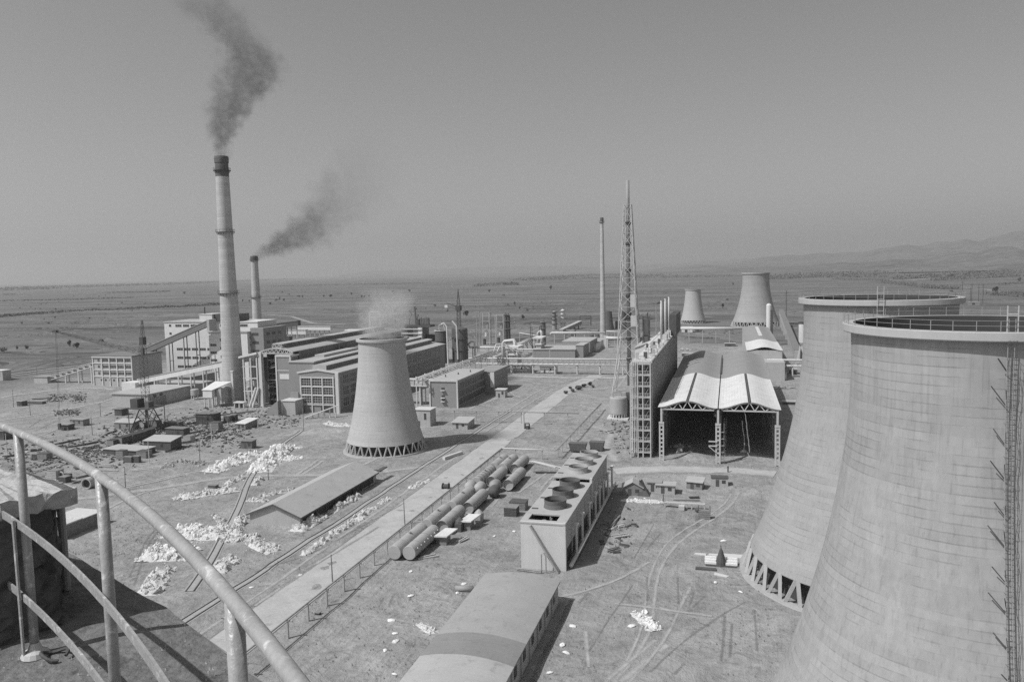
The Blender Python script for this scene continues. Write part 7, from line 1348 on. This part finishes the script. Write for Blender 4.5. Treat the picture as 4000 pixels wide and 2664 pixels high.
# mixed scrap on the yard floor, too small to count
mbx = MB()
for k in range(3600):
    f, x, y = r_.choice((('Y1', r_.uniform(900,2330), r_.gauss(215,95)), ('Y1', r_.uniform(1050,2250), r_.gauss(190,70)), ('Y1', r_.uniform(400,1300), r_.gauss(380,70)), ('Y1', r_.uniform(0,1100), r_.gauss(440,80)), ('Y1', r_.gauss(1700,260), r_.gauss(190,80)), ('Y2', r_.uniform(0,900), r_.uniform(-30,170)), ('Y4', r_.gauss(0,100), r_.gauss(1120,90)) if r_.random() < .25 else ('Y1', r_.uniform(1050,2250), r_.gauss(190,70)), ('Z1', r_.uniform(430,790), r_.gauss(1185,18)), ('Z1', r_.uniform(500,720), 1320+r_.gauss(0,12)), ('Z3', r_.uniform(1750,2350), r_.uniform(1380,1520)) if r_.random() < .4 else ('Y1', r_.uniform(0,900), r_.gauss(430,60)), ('Y4', r_.uniform(0,420), r_.uniform(120,420)) if r_.random() < .4 else ('Y1', r_.uniform(1050,2250), r_.gauss(230,60))))
    p_ = G3(f, x, y); e = r_.choice((r_.uniform(.2,.7), r_.uniform(.4,1.3))); a = Vector((r_.gauss(0,1), r_.gauss(0,1), r_.gauss(0,.25))).normalized()*e*r_.uniform(.6,2); mbx.beam(Vector(p_)+Vector((0,0,.1))-a*.5, Vector(p_)+Vector((0,0,.25))+a*.5, e*.5, e*.4)
half = len(mbx.f)//2
o = mbx.build('scrap', 'wood', kind='stuff'); o['label'] = 'loose scrap and timber offcuts strewn over the yards'
o.data.materials.append(M['wood_dark']); o.data.materials.append(M['rubble_dull'])
for i, pl_ in enumerate(o.data.polygons): pl_.material_index = (0, 1, 1, 2, 1)[(i//6) % 5]
# ------------------------------------------------------------------ poles
for k, (f, x, y, h, lab) in enumerate([('Y1',65,400,7.6,'bare pole at the frame edge behind the first railing post'),('Z1',125,1270,9,'bare dark pole left of the far crates'),('Z1',280,1345,8,'bare pale pole at the dirt track left of the huts'),('Z1',775,1240,9,'bare dark pole beside the far rubble strip'),('Z1',925,1355,6.4,'thin pole between the huts and the workshop'),('Y1',850,230,7.8,'bare pole between the huts and the wagons'),('Y1',1375,490,7.6,'pale pole at the near edge of the yard shelter'),('Y1',1155,740,7.2,'thin pole right of the concrete pipe'),('Y1',1840,490,8.4,'thin pole above the farther white heap'),('Y1',1950,290,7,'pale pole in the middle of the scrap yard'),('Y2',1840,1050,6.8,'thin lamp post at the road edge by the tanks'),('X2',1175,605,6,'thin pole on the road edge near the railing'),('X2',195,1130,4,'thin pole just beyond the rooftop edge'),('Z1',340,990,7,'short pole beside the far railway'),('Z1',940,760,10.5,'lone pole on the plain behind the crane jib'),('Y2',490,175,6.5,'thin pole before the white-roofed hut'),('Y2',585,640,4.5,'thin stake right of the siding crossing'),('Z2',910,1500,9.5,'pole beside the sloping footbridge'),('Z3',2205,570,18,'dark mast beside the hoist frame')]):
    p_ = G3(f, x, y, -.3); t_ = T('utility_pole', lab, 'pole', p_, 'yard poles'); MB().path([(0,0,0),(.05*h*random.uniform(-.5,.5),0,h)],[.16,.09],7).build('pole','wood' if k % 3 else 'concrete_pale',t_)
    if 'lamp' in lab: MB().beam((0,0,h-.1),(-1.4,.5,h+.1),.12).build('arm','steel',t_); MB().box(-1.9,.3,h,-1.2,.8,h+.25).build('lamp_head','steel',t_)
    elif k % 4 == 0: MB().beam((-.7,0,h*.94),(.7,0,h*.94),.12).build('cross_arm','wood_dark',t_)
# ------------------------------------------------------------------ huts and small gear right of the fan cooler
hut('timber_hut', 'timber hut with broad sloping pale roof nearest the fan cooler', G3('Y4',170,770), 5.2, 4.0, 2.2, 'wood', 'felt_pale', 'gable', .1)
tn = T('tent', 'dark tent-like sloping awning against the timber hut', 'tent', G3('Y4',265,780)); MB().add([(-1.4,-1.6,0),(1.9,-1.6,0),(1.4,1.8,0),(-1.4,1.8,0),(-.9,-.6,3.9),(-.4,1.2,3.9)],[(0,1,4),(1,2,5,4),(2,3,5),(3,0,4,5)]).build('awning','tank_dark',tn); MB().beam((-.9,-.6,0),(-.9,-.6,4.3),.12).build('pole','wood_dark',tn)
hut('grey_hut', 'small grey hut with dark window between the tent and the pale store', G3('Y4',370,735), 3.6, 3.0, 2.5, 'plaster_grey', 'felt', 'flat'); hut('pale_store', 'pale box store with white notice on its front', G3('Y4',475,752), 4.8, 3.4, 2.3, 'plaster_grey', 'felt_pale', 'flat')
hut('plank_lean_to', 'rickety plank lean-to with dark open end, fourth hut from the fan cooler', G3('Y4',745,710), 4.2, 3.4, 1.9, 'wood', 'felt_pale', 'mono', -.15); hut('brick_kiosk', 'little kiosk with dark flat eave, farthest hut from the fan cooler', G3('Y4',967,690), 4.4, 2.8, 2.3, 'plaster_grey', 'wood_dark', 'flat', .06, .15)
tb = T('trestle_bench', 'pale trestle bench with a trough standing on the open ground', 'bench', G3('Y4',640,900)); MB().box(-5,-.5,1.3,5.2,.5,1.5).build('top','wood_pale',tb)
for x in (-4.8,-1,0.6,1.8,4.9): MB().box(x,-.4,-.2,x+.25,.4,1.3).build('leg','wood_pale',tb)
MB().box(-1.2,-2.4,.2,.2,-.6,1.2).build('trough','wood_pale',tb); MB().path([(3.2,-1.8,.5),(3.9,-2.6,.5)],.6,12).build('drum','steel_dark',tb); MB().box(-5.2,-.1,1.5,-5.0,.1,3.4).build('end_post','wood_dark',tb)
ch = T('crate_with_posts', 'lone upright plank crate with two corner posts on the open ground', 'crate', G3('Y4',828,990)); MB().box(-1.4,-.6,0,1.4,.6,2.1).build('body','wood',ch)
for x in (-1.4,1.25): MB().box(x,-.65,0,x+.16,-.5,3.4).build('post','wood_dark',ch)
for k in range(4): MB().box(-1.4,-.66,.1+k*.52,1.4,-.605,.5+k*.52).build('plank','wood',ch)
fm = T('mixing_machine', 'dark pointed machine standing between bright white bundles', 'machine', G3('Y4',980,1425)); MB().lathe([(-.2,1.1),(.8,1.0),(1.8,.75),(3.2,.3),(3.6,.1),(4.0,.08)],12).build('cone','steel_dark',fm); MB().box(-3.0,-.9,-.1,3.0,.6,.25).build('base','wood_dark',fm)
for s_ in (-1,1):
    for k in range(3): MB().box(min(s_*.9,s_*3.2),-.5+k*.6,.25,max(s_*.9,s_*3.2),-.1+k*.6,.7+k*.35).build('bundle','cloth',fm)
sb = T('slab', 'flat pale slab on the ground near the tower legs', 'slab', G3('Y4',1140,1345)); MB().box(-3.2,-1.0,-.2,3.2,1.0,.18).build('slab','concrete_pale',sb); MB().box(2.4,-.5,.18,3.4,.6,.8).build('block','wood_dark',sb)
sb = T('slab', 'pale broken slab pieces left of the pointed machine', 'slab', G3('Y4',860,1320)); MB().prism([(-2.8,-.4),(-.4,-.6),(-.3,.5),(-2.6,.4)],-.2,.2).build('piece','concrete_pale',sb); MB().prism([(.1,-.5),(2.6,-.5),(2.5,.6),(.2,.5)],-.2,.25).build('piece','concrete_pale',sb)
tr_ = T('trough', 'dark flat trough below the pointed machine', 'trough', G3('Y4',840,1465)); MB().box(-2,-.5,-.1,2,.5,.35).build('body','wood_dark',tr_); MB().prism([(1.6,-2.4),(4,-3.4),(4.6,-2.6),(1.8,-1.4)],-.1,.15).build('sheet','concrete_pale',tr_)
pw2 = T('marker_post', 'short dark post standing alone before the hall', 'post', G3('Y4',1045,572)); MB().box(-.2,-.2,-.2,.2,.2,1.5).build('post','wood_dark',pw2); MB().box(-.25,-.25,1.5,.25,.25,1.8).build('head','steel_dark',pw2)
bk = T('concrete_bunker', 'low concrete bunker wall with pale broken top beyond the parapet', 'bunker', (-153, 149, 0)); MB(bk).box(-158, 142.4, -.5, -150, 155.5, 3.1).build('wall', 'concrete_dark', bk); MB(bk).box(-158.3, 142.0, 3.11, -149.7, 148.8, 3.4).build('slab', 'rubble_base', bk); MB(bk).box(-158.3, 149.2, 3.0, -149.8, 155.8, 3.2).build('slab', 'concrete_pale', bk)
rv = T('yard_truck', 'two dark hopper trucks parked side by side beyond the fan cooler', 'truck'); q1 = G3('Y3',1560,400); rv.location = q1
bpy.data.objects.remove(rv)
for k, (x, y, lab) in enumerate([(1550,385,'dark hopper wagon left of the pair beyond the fan cooler'),(1725,375,'dark hopper wagon right of the pair beyond the fan cooler')]):
    t_ = T('hopper_wagon', lab, 'wagon', G3('Y3', x, y), 'hopper wagons'); w_ = 6.0 if k == 0 else 5.0; MB().hexa([(-w_*.4,-1,.9),(w_*.4,-1,.9),(w_*.4,1,.9),(-w_*.4,1,.9),(-w_/2,-1.5,3.2),(w_/2,-1.5,3.2),(w_/2,1.5,3.2),(-w_/2,1.5,3.2)]).build('hopper','rust',t_); MB().box(-w_*.45,-1.1,.5,w_*.45,1.1,.9).build('chassis','steel_dark',t_)
    for x_ in (-w_*.3, w_*.3):
        for y_ in (-1.15, 1.0): MB().tube((x_,y_,.45),(x_,y_+.15,.45),.45,n=14).build('wheel','steel_dark',t_)
sl_ = T('concrete_kerb_block', 'long pale block lying between the straight track and the road', 'block', G3('Y3',400,430)); MB().beam((-1.6,-4.5,.4),(1.4,4.5,.4),1.0,1.1).build('block','concrete_pale',sl_)
lt = T('roadside_machine', 'small dark cable drum beside the road', 'drum', G3('Y2',2215,720,.6)); MB().tube((-.8,0,0),(.8,.3,0),.7,n=14).build('drum','steel_dark',lt); MB().tube((-.9,0,0),(-.7,0,0),1.0,n=14).build('flange','wood_dark',lt); MB().tube((.7,.3,0),(.9,.3,0),1.0,n=14).build('flange','wood_dark',lt)
# ------------------------------------------------------------------ smoke, steam and haze: real volumes
def plume(name, label, base, axis, L, side, R, cpath, rpath, dpath, dens, col, nscale, amp, up2=None):
    """a box of smoke; density follows a curved axis (cpath) with radius rpath, broken up by noise"""
    m_ = bpy.data.materials.new(name); m_.use_nodes = True; t = m_.node_tree; t.nodes.clear()
    out_ = N(t, 'ShaderNodeOutputMaterial'); pv = N(t, 'ShaderNodeVolumePrincipled'); t.links.new(pv.outputs[0], out_.inputs['Volume']); pv.inputs['Color'].default_value = (*([col]*3), 1); pv.inputs['Anisotropy'].default_value = .2
    tc = N(t, 'ShaderNodeTexCoord').outputs['Object']
    nz_ = N(t, 'ShaderNodeTexNoise'); nz_.inputs['Scale'].default_value = nscale; nz_.inputs['Detail'].default_value = 4; t.links.new(tc, nz_.inputs['Vector'])
    vm = N(t, 'ShaderNodeVectorMath', operation='SUBTRACT'); t.links.new(nz_.outputs[1], vm.inputs[0]); vm.inputs[1].default_value = (.5, .5, .5)
    z0 = N(t, 'ShaderNodeSeparateXYZ'); t.links.new(tc, z0.inputs[0]); tt = mth(t, 'DIVIDE', z0.outputs[2], L)
    def curve(x, pts):
        c = N(t, 'ShaderNodeFloatCurve'); cm_ = c.mapping; cv = cm_.curves[0]
        for q in pts[1:-1]: cv.points.new(q[0], q[1])
        cv.points[0].location = pts[0]; cv.points[-1].location = pts[-1]; cm_.update(); t.links.new(x, c.inputs['Value']); return c.outputs[0]
    rad = mth(t, 'MULTIPLY', curve(tt, rpath), R)
    sv = N(t, 'ShaderNodeVectorMath', operation='SCALE'); t.links.new(vm.outputs[0], sv.inputs[0]); t.links.new(mth(t, 'MULTIPLY', rad, amp), sv.inputs['Scale'])
    av = N(t, 'ShaderNodeVectorMath', operation='ADD'); t.links.new(tc, av.inputs[0]); t.links.new(sv.outputs[0], av.inputs[1]); s3 = N(t, 'ShaderNodeSeparateXYZ'); t.links.new(av.outputs[0], s3.inputs[0])
    cx_ = mth(t, 'MULTIPLY', mth(t, 'SUBTRACT', curve(tt, cpath), .5), 2*side)
    dx = mth(t, 'SUBTRACT', s3.outputs[0], cx_); d = mth(t, 'SQRT', mth(t, 'ADD', mth(t, 'MULTIPLY', dx, dx), mth(t, 'MULTIPLY', s3.outputs[1], s3.outputs[1])))
    e = mth(t, 'SUBTRACT', 1.0, mth(t, 'DIVIDE', d, rad)); e = smooth(t, e, 0.0, 0.55)
    n2 = smooth(t, noise(t, tc, nscale*2.4, 4, .6), .36, .62, .25, 1.0)
    t.links.new(mth(t, 'MULTIPLY', mth(t, 'MULTIPLY', mth(t, 'MULTIPLY', e, n2), curve(tt, dpath)), dens), pv.inputs['Density'])
    MATS[name] = m_
    o = MB().box(-side*1.05, -R*1.5, 0, side*1.05, R*1.5, L).build(name, m_, None, kind='stuff'); o['label'] = label; o.location = base
    zx = Vector(axis).normalized(); yv = Vector(fwd); xv = yv.cross(zx); xv.normalize(); yv = zx.cross(xv)
    mwx = Matrix((xv, yv, zx)).transposed().to_4x4(); mwx.translation = base; o.matrix_world = mwx; o.rotation_mode = 'QUATERNION'; o.rotation_quaternion = mwx.to_quaternion(); o.location = base
    return o
# smoke of the tall chimney: straight up, a shoulder to the side, then bending back
sidev = Vector((right.x, right.y, 0)).normalized()
plume('smoke', 'dark smoke plume rising and bending over the tall chimney', (C1[0], C1[1], h1-1.5), (0,0,1), 84, 32, 18,
      [(0,.5),(.12,.515),(.25,.56),(.37,.66),(.48,.76),(.58,.74),(.7,.62),(.82,.48),(.92,.38),(1,.33)], [(0,.24),(.1,.34),(.22,.55),(.38,.85),(.5,.95),(.65,.8),(.8,.9),(1,1)], [(0,1),(.15,.75),(.35,.42),(.55,.32),(.75,.2),(.92,.07),(1,0)], .2, .22, .14, 1.9)
plume('smoke', 'grey smoke plume drifting sideways from the shorter chimney', (C2[0], C2[1], h2-1.0), Vector((0,0,.50))+sidev*.86, 140, 50, 40,
      [(0,.5),(.1,.515),(.25,.535),(.4,.52),(.6,.46),(1,.36)], [(0,.08),(.06,.16),(.15,.25),(.27,.37),(.42,.52),(.6,.75),(.85,1),(1,1)], [(0,1),(.07,.62),(.18,.36),(.3,.22),(.42,.10),(.6,.03),(.8,.008),(1,0)], .30, .2, .085, 1.8)
plume('steam', 'thin pale steam lifting off the small cooling tower', (-114.5, 244.5, 38.0), Vector((0,0,1))+sidev*.12, 18, 12, 11,
      [(0,.5),(.4,.52),(1,.6)], [(0,.75),(.3,.85),(1,1)], [(0,.7),(.3,.6),(.7,.25),(1,0)], .34, .97, .22, 1.5)
# haze
mz = bpy.data.materials.new('haze'); mz.use_nodes = True; t = mz.node_tree; t.nodes.clear(); out_ = N(t, 'ShaderNodeOutputMaterial'); pv = N(t, 'ShaderNodeVolumePrincipled')
pv.inputs['Color'].default_value = (.8, .8, .8, 1); pv.inputs['Density'].default_value = 8.5e-5; pv.inputs['Anisotropy'].default_value = .3; t.links.new(pv.outputs[0], out_.inputs['Volume'])
hz_ = MB().box(-50000, -8000, -9, 50000, 48000, 900).build('haze', mz, None, kind='stuff'); hz_['label'] = 'pale haze lying over the whole plain'
